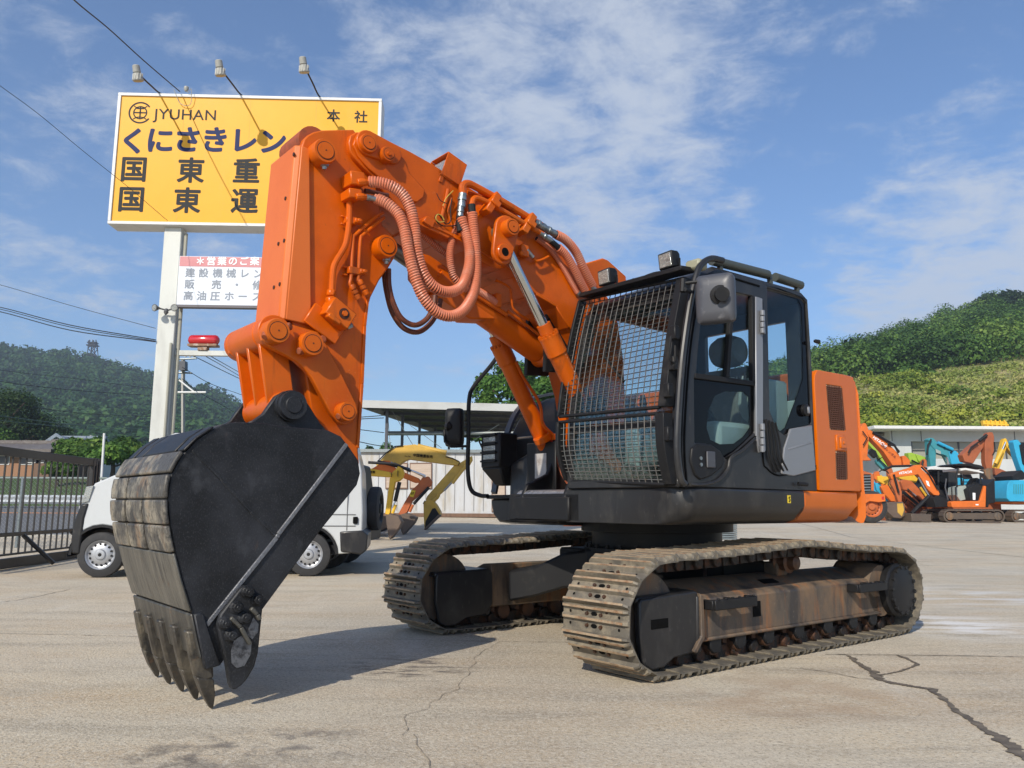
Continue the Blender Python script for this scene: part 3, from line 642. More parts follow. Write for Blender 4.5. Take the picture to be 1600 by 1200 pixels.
def worklamp(c, yaw, tilt, sz=(.085, .135, .115)):
    R = Matrix.Rotation(yaw, 3, 'Z') @ Matrix.Rotation(tilt, 3, 'Y'); mb = MB(); c = Vector(c)
    mb.loft([[c + R @ Vector((x, y * sz[1] / 2 * k, z * sz[2] / 2 * k)) for y, z in ((-1, -1), (1, -1), (1, 1), (-1, 1))] for x, k in ((-sz[0], .7), (-sz[0] * .6, .95), (.0, 1), (.012, .98))])
    o = mb.build('work_lamp', M_dk, EX, .008, seg=2)
    mb = MB(); mb.box(c + R @ Vector((.012, 0, 0)), (.006, sz[1] * .84, sz[2] * .80), R); mb.build('lens', M_lens, o, .006)
    mb = MB(); mb.tube([c + R @ Vector((-.05, -sz[1] * .56, 0)), c + R @ Vector((-.05, -sz[1] * .5, -.07)), c + R @ Vector((-.05, 0, -.075)), c + R @ Vector((-.05, sz[1] * .5, -.07)), c + R @ Vector((-.05, sz[1] * .56, 0))], .007, 6); mb.build('bracket', M_dk, o)
worklamp(F(945, 433, 1.14), -.12, .12); worklamp(F(1041, 407, 1.10), -.12, .12)
q = F(1088, 413, 1.0); mb = MB(); mb.box(q + Vector((0, 0, -.01)), (.10, .12, .07)); mb.build('roof_marker', mat('yellowed_plastic', (.3, .29, .2), .5), EX, .015)
# left mirror
mc = L(1118, 467, 1.50)
mrr = mirror_shell('mirror', mc, .09, .245, .315, Matrix.Rotation(pi * 0 + radians(22), 3, 'Z') @ Matrix.Rotation(pi, 3, 'Z'), M_mirror, EX)
for o_ in (mrr,): pass
mb = MB(); mb.tube(spline([L(1067, 443, 1.34), L(1092, 440, 1.42), L(1120, 437, 1.52), L(1130, 440, 1.56), L(1131, 452, 1.57)], 5), .011, 8)
mb.tube([L(1068, 436, 1.34), L(1067, 456, 1.34)], .02, 8); mb.tube([L(1070, 452, 1.36), L(1080, 456, 1.32)], .014, 8)
a = L(1124, 461, 1.54); b = L(1129, 459, 1.60); mb.lathe(a, b, [(0, .06), (.3, .062), (.35, .04), (.6, .042), (1, .045)], 18); mb.build('mirror_arm', M_dk, mrr)
# ---- protective cage on the front
def cage(name, top, bot, nu, nv, mat_, bow=0.0, ybars=None):
    "top/bot: lists of px for right bar and left bar from top to bottom"
    mb = MB(); A = [L(x, y, la) for x, y, la in top]; B = [L(x, y, la) for x, y, la in bot]
    A = spline(A, 5); B = spline(B, 5); m = min(len(A), len(B))
    def s_(P, t):
        f = t * (len(P) - 1); i = min(int(f), len(P) - 2); return P[i].lerp(P[i + 1], f - i)
    for i in range(nu + 1):
        u = i / nu; mb.tube([s_(A, k / 12).lerp(s_(B, k / 12), u) for k in range(13)], .0036, 5)
    for j in range(nv + 1):
        t = j / nv; a, b = s_(A, t), s_(B, t); mb.tube([a + Vector((-.009, 0, 0)), b + Vector((-.006, 0, 0))], .0034, 5)
    g = mb.build(name, mat_, EX)
    return g, A, B
YR, YL = .22, 1.17
t1 = [(907, 470, YR), (896, 515, YR), (887, 560, YR), (879, 610, YR), (874, 651, YR)]
b1 = [(1061, 436, YL), (1053, 480, YL), (1045, 525, YL), (1038, 580, YL), (1032, 636, YL)]
g, A, B = cage('cage_screen', t1, b1, 18, 25, M_cage)
mb = MB()
def flat(P, wd, th):
    mb.loft([[p + Vector((-.02, 0, 0)) + Vector((0, -wd / 2, 0)), p + Vector((th, -wd / 2, 0)), p + Vector((th, wd / 2, 0)), p + Vector((-.06, wd / 2, 0))] for p in P])
flat(A, .022, .02); flat([p + Vector((0, .03, 0)) for p in B], .06, .03)
mb.tube([A[-1], B[-1]], .014, 6); mb.tube([A[0], B[0]], .012, 6); mb.build('cage_frame', M_dk, g, .003)
t2 = [(873, 660, YR), (873, 700, YR), (879, 730, YR), (886, 751, YR)]
b2 = [(1027, 646, YL), (1028, 690, YL), (1033, 725, YL), (1040, 757, YL)]
g, A, B = cage('cage_screen', t2, b2, 17, 13, M_cageL)
mb = MB(); flat(A, .03, .02); flat([p + Vector((0, .04, 0)) for p in B], .07, .03); mb.tube([A[-1], B[-1]], .012, 6); mb.tube([A[0], B[0]], .013, 6); mb.build('cage_frame', M_dk, g, .003)
mb = MB()
for pt in ((1054, 520), (1052, 568), (1044, 610), (1043, 678)): q = L(*pt, 1.25); mb = MB(); mb.box(q, (.05, .05, .09)); mb.build('cage_bracket', M_dk, EX, .006)
mb = MB()
mb.tube(spline([L(x, y, 1.27) for x, y in [(1049, 525), (1046, 545), (1047, 562), (1054, 565), (1055, 540)]], 5), .008, 6)
mb.build('cage_cable', M_rub, EX)
# ---- inside the cab
mb = MB(); mb.box((.25, .76, 1.42), (.52, .52, .16)); ss = mb.build('seat', M_seat, EX, .05, seg=3)
mb = MB(); Rr = Matrix.Rotation(radians(-14), 3, 'Y'); mb.box((.02, .76, 1.77), (.15, .50, .60), Rr); mb.build('backrest', M_seat, ss, .06, seg=3)
mb = MB(); mb.lathe((-.02, .62, 2.20), (-.02, .90, 2.20), [(0, .05), (.1, .10), (.3, .125), (.7, .125), (.9, .10), (1, .05)], 20); mb.build('headrest', M_seat, ss)
mb = MB()
for s_ in (-1, 1): mb.box((.35, .76 + s_ * .36, 1.40), (.75, .16, .36))
mb.build('side_console', M_beige, EX, .04, seg=2)
mb = MB(); mb.loft([[(-.10, .95, 1.2), (-.24, .95, 1.2), (-.26, .95, 1.95), (.14, .95, 1.95), (.17, .95, 1.75)], [(-.10, 1.12, 1.2), (-.24, 1.12, 1.2), (-.26, 1.12, 1.95), (.14, 1.12, 1.95), (.17, 1.12, 1.75)]]); mb.build('rear_trim', M_beige, EX, .02)
mb = MB(); mb.box((-.26, .76, 1.5), (.03, .98, .6)); mb.build('inner_trim', M_beige, EX, .01)
for s_ in (-1, 1):
    mb = MB(); mb.tube([(.62, .76 + s_ * .30, 1.55), (.64, .76 + s_ * .30, 1.72)], .012, 8); mb.lathe((.64, .76 + s_ * .30, 1.70), (.65, .76 + s_ * .30, 1.83), [(0, .02), (.5, .03), (1, .02)], 10); mb.lathe((.61, .76 + s_ * .30, 1.55), (.63, .76 + s_ * .30, 1.66), [(0, .05), (1, .015)], 10); mb.build('control_lever', M_dk, EX)
mb = MB()
for s_ in (-1, 1): mb.tube([(.92, .76 + s_ * .08, 1.2), (.90, .76 + s_ * .08, 1.62)], .012, 8); mb.box((.98, .76 + s_ * .08, 1.24), (.18, .09, .02), Matrix.Rotation(-.5, 3, 'Y'))
mb.build('travel_lever', M_dk, EX)
mb = MB(); mb.box((1.02, .33, 1.72), (.06, .18, .16)); mb.build('monitor', M_dk, EX, .02)
mb = MB(); mb.tube([(1.08, .62, 2.4), (1.14, .55, 2.05), (1.16, .75, 1.85)], .010, 6); mb.tube([(1.10, .33, 1.3), (1.10, .33, 2.4)], .014, 6); mb.build('wiper', M_rub, EX)
q = L(1127, 653, CL - .1)
def text_mesh(body, size, mat_, M, name, parent=None, bold=0.0, xs=1.0, th=0.0, align='CENTER', space=1.0):
    cv = bpy.data.curves.new(name, 'FONT'); cv.body = body; cv.size = size; cv.align_x = align; cv.align_y = 'CENTER'; cv.extrude = th; cv.space_character = space
    to = bpy.data.objects.new('tmp_text', cv); COL.objects.link(to)
    bpy.context.view_layer.update()
    me = bpy.data.meshes.new_from_object(to.evaluated_get(bpy.context.evaluated_depsgraph_get()))
    bpy.data.objects.remove(to); bpy.data.curves.remove(cv)
    vs = [v.co.copy() for v in me.vertices]; fs = [tuple(p.vertices) for p in me.polygons]; bpy.data.meshes.remove(me)
    mb = MB(); k = 0
    offs = [(0, 0)] + ([(bold * cos(a), bold * sin(a)) for a in [i * pi / 4 for i in range(8)]] if bold else [])
    for dx, dy in offs:
        mb.add([M @ Vector((v.x * xs + dx * size, v.y + dy * size, v.z + k * .0004)) for v in vs], fs); k += 1
    o = mb.build(name, mat_, parent, ang=20); return o
def basis(o, x, y, z):
    return Matrix(((x[0], y[0], z[0], o[0]), (x[1], y[1], z[1], o[1]), (x[2], y[2], z[2], o[2]), (0, 0, 0, 1)))
text_mesh('HITACHI', .11, mat('seat_print', (.45, .45, .42), .7), basis((.115, .80, 1.93), (0, 1, 0), (-.2, 0, 1), (1, 0, .2)), 'seat_lettering', ss, .01)
# ------------------------------------------------------------------ boom
BL, BR = .14, -.32           # lateral faces of the boom
AL, AR = .10, -.28           # of the arm
boomp = [(557, 206), (548, 211), (545, 222), (547, 236), (556, 249), (568, 262), (580, 272), (600, 300), (625, 325), (660, 346), (705, 368), (743, 389), (808, 428), (834, 458), (866, 478), (888, 516), (914, 560), (928, 610), (938, 670), (945, 705), (958, 712), (972, 695), (978, 640), (974, 560), (966, 505), (950, 465), (930, 440), (900, 412), (870, 384), (820, 343), (740, 297), (672, 254), (640, 236), (600, 216), (575, 207)]
mb = MB(); q = xz(boomp, BL); mb.plate(q, BR, BL); boom = mb.build('boom', M_or, EX, .008, seg=2)
# flange strips standing proud of the side plate, along top and bottom
def strip2(mb, pts, lat, wd, y0, y1):
    P = [L(x, y, lat) for x, y in pts]
    for a, b in zip(P, P[1:]):
        d = (b - a); d.y = 0; n = Vector((-d.z, 0, d.x)).normalized() * wd / 2
        mb.loft([[Vector((p.x, yy, p.z)) for p in (a - n, a + n, b + n, b - n)] for yy in (y0, y1)])
mb = MB(); strip2(mb, [(660, 347), (705, 369), (743, 390), (808, 429), (834, 459), (866, 479), (886, 512)], BL, .025, BR - .03, BL + .03); mb.build('boom_flange', M_or, boom, .004)
mb = MB(); mb.pplate([(556, 214), (552, 226), (560, 244), (575, 262), (600, 283), (636, 312), (652, 316), (662, 308), (664, 296), (640, 270), (632, 250), (612, 226), (580, 211)], BL + .018, .03); mb.build('tip_plate', M_or, boom, .006, seg=2)
p0 = L(575, 224, BL + .03); p1 = L(612, 240, BL + .03)
mb = MB(); mb.plate(stadium((p0.x, p0.z), (p1.x, p1.z), .085, .07), BL, BL + .04); mb.build('pin_plate', M_or, boom, .006, seg=2)
mb = MB(); boss(mb, L(577, 223, BL + .07).xz, BL, BL + .07, .062); boss(mb, L(608, 240, BL + .08).xz, BL, BL + .08, .052); q = L(608, 240, BL + .09); mb.lathe((q.x, BL + .08, q.z), (q.x, BL + .10, q.z), [(0, .016), (1, .013)], 6); mb.build('boom_pin', PB, boom)
mb = MB()
for pts, wd in (([(700, 285), (745, 330), (800, 370)], .02),): pass
mb.pplate([(648, 372 - 26), (668, 338), (690, 350), (706, 368), (700, 372)], BL + .02, .02); mb.pplate([(662, 345), (667, 337), (682, 343), (676, 356)], BL + .05, .05); mb.build('boom_gusset', M_or, boom, .004)
# round swell round the boom cylinder cross tube
c = L(772, 362, BL); mb = MB(); mb.lathe((c.x, BR - .02, c.z), (c.x, BL + .02, c.z), [(0, .25), (.02, .27), (.98, .27), (1, .25)], 40); mb.build('boom_swell', M_or, boom)
ct = L(795, 357, .30); mb = MB(); mb.lathe((ct.x, -.50, ct.z), (ct.x, .26, ct.z), [(0, .05), (1, .05)], 20); mb.build('cross_tube', mat('greasy_pin_tube', (.10, .075, .045), .5, dirt=[((.25, .19, .09), 20, .5, .7, .8, O3)], bump=(50, .5)), boom)
cb_ = L(788, 394, .30)
for s_ in (1,):
    mb = MB(); mb.plate(stadium((ct.x, ct.z), (cb_.x, cb_.z), .10, .085), .25, .285); lk = mb.build('cylinder_bracket', M_or, boom, .008, seg=2)
    mb = MB(); boss(mb, (ct.x, ct.z), .28, .35, .062); mb.lathe((cb_.x, .28, cb_.z), (cb_.x, .31, cb_.z), [(0, .06), (.8, .06), (1, .055)], 24); mb.m = 1; mb.cyl((cb_.x, .309, cb_.z), (cb_.x, .3115, cb_.z), .03, n=20); mb.build('bracket_pin', [M_or, M_black], lk)
    mb = MB(); mb.plate(stadium((ct.x, ct.z), (cb_.x, cb_.z), .10, .085), -.50, -.465); mb.build('cylinder_bracket', M_or, boom, .008)
# ---- cylinders
def ram(name, A, r0, t_rod, rr, B, barrel_r, parent=EX, cyl_mat=M_or, rod_mat=M_chrome):
    "rod from A, barrel from t_rod along to B"
    A, B = Vector(A), Vector(B); J = A.lerp(B, t_rod); d = (B - A).normalized()
    mb = MB(); Lb = (B - J).length
    mb.lathe(J - d * .09, B, [(0, rr * 1.45), (.09 / (Lb + .09) * .95, rr * 1.5), (.09 / (Lb + .09), barrel_r * 1.12), (.24 / (Lb + .09), barrel_r * 1.14), (.245 / (Lb + .09), barrel_r * 1.06), (.27 / (Lb + .09), barrel_r), (.93, barrel_r), (.95, barrel_r * .9), (1, barrel_r * .5)], 28)
    mb.lathe(B - Vector((0, barrel_r * .8, 0)), B + Vector((0, barrel_r * .8, 0)), [(0, barrel_r * .85), (1, barrel_r * .85)], 20)
    a = d.orthogonal().normalized(); b = d.cross(a)
    for k in range(14):
        v = a * cos(2 * pi * k / 14) + b * sin(2 * pi * k / 14); p = J + v * barrel_r * 1.0; mb.cyl(p - d * .018, p + d * .01, .012, n=6)
    o = mb.build(name, cyl_mat, parent, ang=40)
    mb = MB(); mb.cyl(A, J, rr, n=24); mb.build('rod', rod_mat, o); return o
Rt = L(768, 505, -.45); Rb = L(883, 762, -.41)
dR = (Rt - Rb).normalized(); Rj = L(781, 540, -.43)
RA = Rb + (Rj - Rb) * ((Rj - Rb).length + .62) / (Rj - Rb).length
RA.y = -.44
cr = ram('boom_cylinder', RA, 0, (RA - Rj).length / (RA - Rb).length, .037, Rb, .068)
LA_ = L(792, 388, .235); Lj = L(857, 524, .235); Lb_ = LA_ + (Lj - LA_) * (1 + 1.12 / (Lj - LA_).length)
cl = ram('boom_cylinder', LA_, 0, (Lj - LA_).length / (Lb_ - LA_).length, .037, Lb_, .068)
mb = MB(); mb.tube(spline([L(806, 565, -.36), L(818, 590, -.34), L(843, 630, -.33), L(848, 662, -.32), L(866, 682, -.30), L(875, 700, -.30), L(884, 735, -.32)], 5), .013, 8); mb.build('oil_pipe', M_or, cr)
mb = MB(); q = L(848, 684, -.37)
dd = (Rb - Rj).normalized(); mb.lathe(q - dd * .02, q + dd * .03, [(0, .078), (1, .078)], 24); mb.box(L(866, 683, -.30), (.05, .05, .05)); mb.build('pipe_clamp', M_or, cr, .004)
mb = MB(); pp = spline([L(866, 700, -.28), L(874, 730, -.28), L(888, 755, -.26), L(905, 775, -.2)], 6); mb.coil(pp, .014, .004, .011, 10, 4); mb.tube(pp, .012, 6); mb.build('hose', M_hose, cr)
# arm cylinder beneath the boom
Ap = L(606, 384, -.09); Aj = L(655, 430, -.09); Ab = L(850, 556, -.09)
ac = ram('arm_cylinder', Ap, 0, .26, .052, Ab, .095, rod_mat=M_brownrod)
mb = MB(); mb.pplate([(655, 395), (672, 398), (700, 418), (712, 440), (700, 458), (672, 452), (655, 430)], .0, .16); mb.pplate([(680, 460), (735, 498), (775, 500), (782, 468), (740, 440), (700, 430)], .0, .18); mb.build('cylinder_head_block', M_or, ac, .012, seg=2)
mb = MB(); mb.tube(spline([L(732, 455, .02), L(770, 478, .02), L(792, 492, .02)], 4), .016, 8); mb.build('oil_pipe', M_or, ac); mb = MB(); mb.box(L(776, 470, .02), (.05, .06, .10)); mb.build('pipe_clamp', M_or, ac, .004)
mb = MB(); pp = spline([L(x, y, .03) for x, y in [(728, 440), (748, 455), (768, 468), (775, 474)]], 5); mb.coil(pp, .024, .005, .012, 10, 4); mb.tube(pp, .021, 8); mb.build('hose', M_hose, ac)
mb = MB(); mb.tube(spline([L(x, y, .02) for x, y in [(793, 486), (812, 500), (838, 520), (858, 535)]], 4), .012, 8); mb.tube(spline([L(x, y, .03) for x, y in [(775, 438), (788, 444), (797, 452), (799, 470), (803, 484), (826, 500)]], 4), .010, 8); mb.build('oil_pipe', M_or, ac)
# ridge on boom underside bracket with the arm cylinder foot
mb = MB()
for y in (-.20, .02): mb.plate([(L(838, 520, -.09).x, L(838, 470, -.09).z), (L(880, 520, -.09).x, L(870, 470, -.09).z), (L(870, 575, -.09).x, L(870, 585, -.09).z), (L(835, 560, -.09).x, L(845, 585, -.09).z)], y - .02, y + .02)
mb.build('cylinder_foot_bracket', M_dk, boom, .006)
# ---- pipes and clamps along the boom top
def pipe(pts, lat, r, name='oil_pipe', m=M_or, parent=boom, k=4):
    mb = MB(); mb.tube(spline([L(x, y, lat) if len(e) == 0 else L(x, y, e[0]) for x, y, *e in pts], k), r, 10); return mb.build(name, m, parent)
TL = .20
pipe([(723, 304), (723, 291), (731, 287), (745, 293), (790, 318), (850, 355)], TL, .027)
pipe([(737, 321), (740, 311), (748, 310), (765, 318), (800, 338), (848, 366)], TL + .03, .020)
pipe([(730, 300), (748, 306), (775, 322), (810, 344)], TL - .06, .012); pipe([(748, 300), (785, 322), (812, 342), (816, 336)], TL - .03, .010)
pipe([(690, 340), (697, 312), (700, 296)], TL - .05, .013); pipe([(706, 352), (700, 330), (706, 310)], TL - .05, .008)
for pt, rot in (((766, 319), 0), ((822, 351), 0)):
    q = L(*pt, TL + .01); mb = MB(); mb.box(q, (.055, .10, .18), Matrix.Rotation(radians(-32), 3, 'Y')); mb.box(q + Vector((-.01, .03, .0)), (.08, .07, .05), Matrix.Rotation(radians(-32), 3, 'Y')); mb.build('pipe_clamp', M_or, boom, .006)
mb = MB()
for a, b, r, la in (((723, 303), (721, 324), .029, TL), ((720, 324), (719, 340), .024, TL), ((850, 356), (868, 366), .027, TL), ((843, 364), (862, 377), .021, TL + .03), ((834, 347), (850, 356), .031, TL)):
    mb = MB(); mb.lathe(L(*a, la), L(*b, la), [(0, r), (.3, r), (.32, r * 1.15), (.5, r * 1.15), (.52, r * .9), (.8, r * 1.05), (1, r)], 12); mb.build('pipe_fitting', M_zinc, boom)
def hose(pts, R=.029, r=.0062, pitch=.0165, m=M_hose, inner=M_rub, parent=boom, k=8, coil=True, name='hose'):
    P = spline([L(x, y, la) for x, y, la in pts], k)
    mb = MB(); mb.tube(P, R, 10); o = mb.build(name, inner, parent)
    if coil:
        mb = MB(); mb.coil(P, R + r * .35, r, pitch); mb.build('spiral_guard', m, o)
    return o
mb = MB(); mb.tube([L(719, 339, .20), L(719, 352, .205), L(720, 362, .21)], .027, 10); mb.tube([L(737, 320, .23), L(738, 332, .235)], .026, 10); mb.tube([L(866, 365, .2), L(876, 370, .2)], .026, 10); mb.tube([L(860, 376, .23), L(873, 387, .23)], .021, 10); mb.build('hose_end', M_rub, boom)
hose([(576, 284, .22), (592, 285, .26), (612, 291, .30), (630, 305, .32), (642, 328, .33), (648, 358, .34), (652, 395, .35), (663, 430, .35), (682, 451, .35), (704, 456, .34), (722, 446, .32), (732, 420, .29), (734, 395, .26), (730, 370, .23), (723, 350, .215), (721, 340, .21)])
hose([(588, 310, .22), (605, 318, .27), (622, 334, .31), (632, 358, .34), (638, 392, .36), (647, 428, .38), (660, 462, .39), (680, 486, .39), (703, 494, .39), (724, 485, .37), (739, 460, .33), (744, 428, .29), (743, 390, .26), (739, 350, .24), (738, 332, .235)])
hose([(712, 348, .12), (707, 372, .13), (703, 400, .14), (707, 428, .15), (716, 442, .15), (727, 452, .12)], .021, .005, .014)
hose([(640, 352, .0), (665, 372, .0), (690, 392, .0), (705, 402, .0)], .020, .005, .014)
hose([(600, 425, -.02), (604, 455, -.02), (613, 488, -.02), (630, 512, -.02), (652, 519, -.02), (671, 507, -.02), (684, 486, -.02), (690, 460, -.02)], .018, coil=False, inner=M_hoseD)
hose([(607, 420, .03), (608, 448, .03), (615, 475, .03), (628, 498, .03), (648, 508, .03), (666, 499, .03), (677, 480, .03), (680, 462, .03)], .018, coil=False, inner=M_hoseD)
hose([(868, 366, .20), (884, 375, .20), (900, 394, .19), (911, 418, .17), (922, 440, .15), (926, 448, .14)], .028)
hose([(872, 386, .23), (884, 398, .23), (895, 416, .22), (906, 438, .20), (915, 456, .18)], .024)
hose([(838, 372, .16), (858, 388, .16), (876, 412, .16), (893, 442, .16), (902, 458, .16)], .016, .0035, .010)
for a, b in (((925, 447), (932, 460)), ((902, 456), (906, 463))): mb = MB(); mb.lathe(L(*a, .15), L(*b, .15), [(0, .02), (.5, .026), (1, .02)], 10); mb.build('pipe_fitting', M_zinc, boom)
# sensor with zinc pipe on boom flank
mb = MB(); mb.box(L(817, 393, BL + .03), (.07, .06, .09)); mb.lathe(L(812, 395, BL + .05), L(816, 396, BL + .09), [(0, .02), (1, .02)], 8); sn = mb.build('sensor', M_or, boom, .006)
mb = MB(); mb.tube([L(823, 390, BL + .05), L(833, 402, BL + .05)], .014, 8); mb.build('sensor_rod', M_steel, sn)
mb = MB(); mb.tube(spline([L(833, 404, BL + .04), L(838, 408, BL + .04), L(847, 406, BL + .04), L(857, 401, BL + .04)], 4), .011, 8); mb.build('sensor_pipe', M_or, sn)
# loose wiring under the boom lamp
mb = MB(); mb.tube(spline([L(x, y, BL + .04) for x, y in [(706, 310), (704, 325), (704, 345), (696, 350), (690, 340), (683, 335), (680, 342), (690, 352), (705, 353), (715, 352)]], 5), .004, 5); mb.tube(spline([L(x, y, BL + .05) for x, y in [(682, 302), (688, 313), (698, 318)]], 4), .003, 5); mb.build('wiring', M_rub, boom)
mb = MB(); mb.tube(spline([L(x, y, BL + .045) for x, y in [(708, 298), (697, 310), (692, 322)]], 4), .0035, 5); mb.tube(spline([L(x, y, BL + .05) for x, y in [(694, 344), (690, 337), (684, 335), (681, 341), (686, 347), (694, 346)]], 5), .004, 5); mb.build('wiring', mat('yellow_wire', (.5, .33, .05), .5), boom)
# boom lamp in its square guard
Q0, Q1, Q3 = L(700, 236, .16), L(729, 257, .16), L(690, 271, .16)
e1 = (Q1 - Q0); e1.y = 0; e2 = (Q3 - Q0); e2.y = 0; ln, hn = e1.length, e2.length; xa_ = -e1.normalized(); za2 = -(e2 - xa_ * e2.dot(xa_)).normalized()
R = Matrix(((xa_.x, 0, za2.x), (0, 1, 0), (xa_.z, 0, za2.z))); c = (Q0 + e1 / 2 + e2 / 2); c.y = .16 - .11
a_, b_, cc, t_ = ln / 2, .11, hn / 2, .008; mb = MB()
for sgn in (-1, 1):
    mb.box(c + R @ Vector((0, sgn * b_, 0)), (2 * a_, t_, 2 * cc), R); mb.box(c + R @ Vector((0, 0, sgn * cc)), (2 * a_, 2 * b_ - t_ - .002, t_), R)
mb.box(c + R @ Vector((-a_ + .01, 0, 0)), (t_, 2 * b_ - .02, 2 * cc - .02), R)
bl = mb.build('lamp_guard', M_or, boom, .003)
mb = MB(); mb.box(c + R @ Vector((.02, 0, 0)), (.06, 2 * b_ - .03, 2 * cc - .03), R); mb.m = 1; mb.box(c + R @ Vector((.054, 0, 0)), (.008, 2 * b_ - .045, 2 * cc - .045), R); mb.build('work_lamp', [M_dk, M_lens], bl, .008)
mb = MB(); q = c + R @ Vector((.0, .02, -cc - .02)); mb.box(q, (.14, .10, .035), R); mb.box(c + R @ Vector((.06, 0, -cc - .03)), (.03, .20, .05), R); mb.build('lamp_bracket', M_or, boom, .004)
# triangular cover on top of boom by the cab
mb = MB(); mb.plate([(L(912, 412, .0).x, L(912, 412, .0).z), (L(940, 404, .0).x, L(940, 404, .0).z), (L(948, 407, .0).x, L(948, 407, .0).z), (L(976, 432, .0).x, L(976, 432, .0).z), (L(978, 455, .0).x, L(978, 455, .0).z), (L(915, 455, .0).x, L(915, 455, .0).z)], -.30, .02); mb.build('boom_cover', M_or, boom, .01)
# ------------------------------------------------------------------ arm
armp = [(475, 217), (481, 211), (490, 206), (503, 203), (553, 202), (575, 240), (590, 300), (598, 352), (610, 363), (620, 377), (622, 390), (616, 404), (607, 419), (593, 438), (580, 464), (574, 485), (571, 528), (568, 600), (560, 705), (562, 725), (552, 735), (538, 728), (505, 680), (486, 640), (478, 590), (470, 545), (455, 500), (450, 450), (470, 232)]
mb = MB(); mb.plate(xz(armp, AL), AR, AL); arm = mb.build('arm', M_or, EX, .010, seg=2)
mb = MB(); strip2(mb, [(574, 465), (569, 510), (565, 600), (558, 700)], AL, .02, AL, AL + .012); mb.build('weld_strip', M_or, arm, .003)
fl = xz([(471, 227), (484, 233), (487, 509), (446, 499)], AL + .02)
zt = L(471, 227, AL + .02); zb = L(446, 499, AL + .02)
mb = MB()
mb.plate(fl, AL + .004, AL + .022); mb.plate(fl, AR - .022, AR - .004)
fx = lambda z, o=0: zb.x + (zt.x - zb.x) * (z - zb.z) / (zt.z - zb.z) + o
mb.loft([[(fx(z, .0), AR - .022, z), (fx(z, .035), AR + .015, z), (fx(z, .035), AL - .0, z), (fx(z, .0), AL + .022, z), (fx(z, -.03), AL, z), (fx(z, -.03), AR, z)] for z in (zb.z, zb.z + .3, zt.z - .3, zt.z)])
cv = mb.build('cylinder_cover', mat('pale_orange_cover', (.66, .148, .018), .42, dirt=[((.58, .115, .01), 2.5, .45, .75, .8, O3)], bump=(5, .05, .02)), arm, .008, seg=2)
mb = MB()
for k, (px_, py_) in enumerate([(459, 241), (446, 310), (435, 381), (444, 376), (428, 449), (437, 444)]):
    q = F(px_, py_, 0); 
    r = unray(px_, py_)
    # intersect with the inclined front plane numerically
    lo = F(px_, py_, 3.2); hi = F(px_, py_, 3.5)
    for _ in range(30):
        md = (lo + hi) / 2; md = F(px_, py_, md.x)
        if md.x > fx(md.z, .037): hi = md
        else: lo = md
    mb.cyl(md + Vector((.003, 0, 0)), md + Vector((-.003, 0, 0)), .012, n=12)
mb.build('bolt_hole', mat('rust_bolt', (.05, .015, .008), .7), cv)
q = L(463, 226, -.09); mb = MB(); mb.lathe((q.x - .05, AR + .04, q.z - .02), (q.x - .05, AL - .04, q.z - .02), [(0, .10), (1, .10)], 20); mb.build('bucket_cylinder', M_ordull, arm)
for e_, ya_, yb_, r_ in ((L(508, 236, AL + .09), AL, AL + .10, .078), (L(606, 384, AL + .09), AL, AL + .09, .075), (L(606, 384, AL + .09), AR - .08, AR, .07)): mb = MB(); boss(mb, e_.xz, ya_, yb_, r_); mb.build('arm_pin', PB, arm)
mb = MB()
for px_, py_, la in ((507, 254, AL + .05), (604, 402, AL + .04), (508, 252, AL + .05)):
    q = L(px_, py_, la); mb.lathe(q + Vector((0, 0, .02)), q + Vector((0, 0, -.045)), [(0, .018), (.3, .018), (.31, .026), (.7, .026), (.72, .015), (1, .012)], 8)
mb.build('grease_fitting', M_zinc, arm)
# blocks, fittings and pipes on the arm side
pl = AL + .07
mb = MB(); q = L(552, 283, pl); Rq = Matrix.Rotation(radians(8), 3, 'Y'); mb.box(q, (.10, .13, .085), Rq); q = L(549, 306, pl); mb.box(q, (.09, .12, .06), Rq); blk = mb.build('hose_block', M_or, arm, .006)
mb = MB()
for a, b, r in (((558, 285), (575, 285), .026), ((556, 307), (572, 308), .024)): mb = MB(); mb.lathe(L(*a, AL + .13), L(*b, AL + .13), [(0, r * .8), (.3, r), (.7, r), (.75, r * .8), (1, r * .8)], 8); mb.build('elbow', M_or, blk, .003)
mb = MB(); mb.lathe(L(570, 308, AL + .12), L(589, 311, AL + .13), [(0, .018), (.4, .022), (.5, .018), (1, .024)], 10); mb.build('pipe_fitting', M_zinc, blk)
mb = MB(); mb.tube(spline([L(x, y, AL + .05) for x, y in [(570, 298), (582, 300), (598, 304), (606, 305)]], 4), .016, 8); mb.build('oil_pipe', M_hoseD, blk)
pipe([(546, 315), (545, 350), (541, 378), (535, 392), (524, 410), (520, 425), (518, 460)], AL + .045, .019, parent=arm)
pipe([(599, 332), (585, 341), (556, 366), (552, 373), (549, 430), (547, 444), (554, 456), (560, 466)], AL + .04, .011, parent=arm)
pipe([(600, 340), (588, 350), (567, 367), (563, 376), (560, 432), (561, 440), (567, 450), (573, 460)], AL + .04, .011, parent=arm)
mb = MB()
for px_, py_, w_ in ((547, 345, .09), (553, 424, .11)):
    q = L(px_, py_, AL + .03); mb.box(q, (w_ * .8, .05, .045)); mb.box(q + Vector((-w_ * .45, .02, 0)), (.05, .045, .03)); mb.lathe(q + Vector((-w_ * .45, .04, 0)), q + Vector((-w_ * .45, .055, 0)), [(0, .014), (1, .014)], 6)
    mb.box(q + Vector((w_ * .5, -.01, .02)), (.03, .02, .012)); mb.box(q + Vector((w_ * .5, -.01, -.03)), (.03, .02, .012))
mb.build('pipe_clamp', M_or, arm, .004)
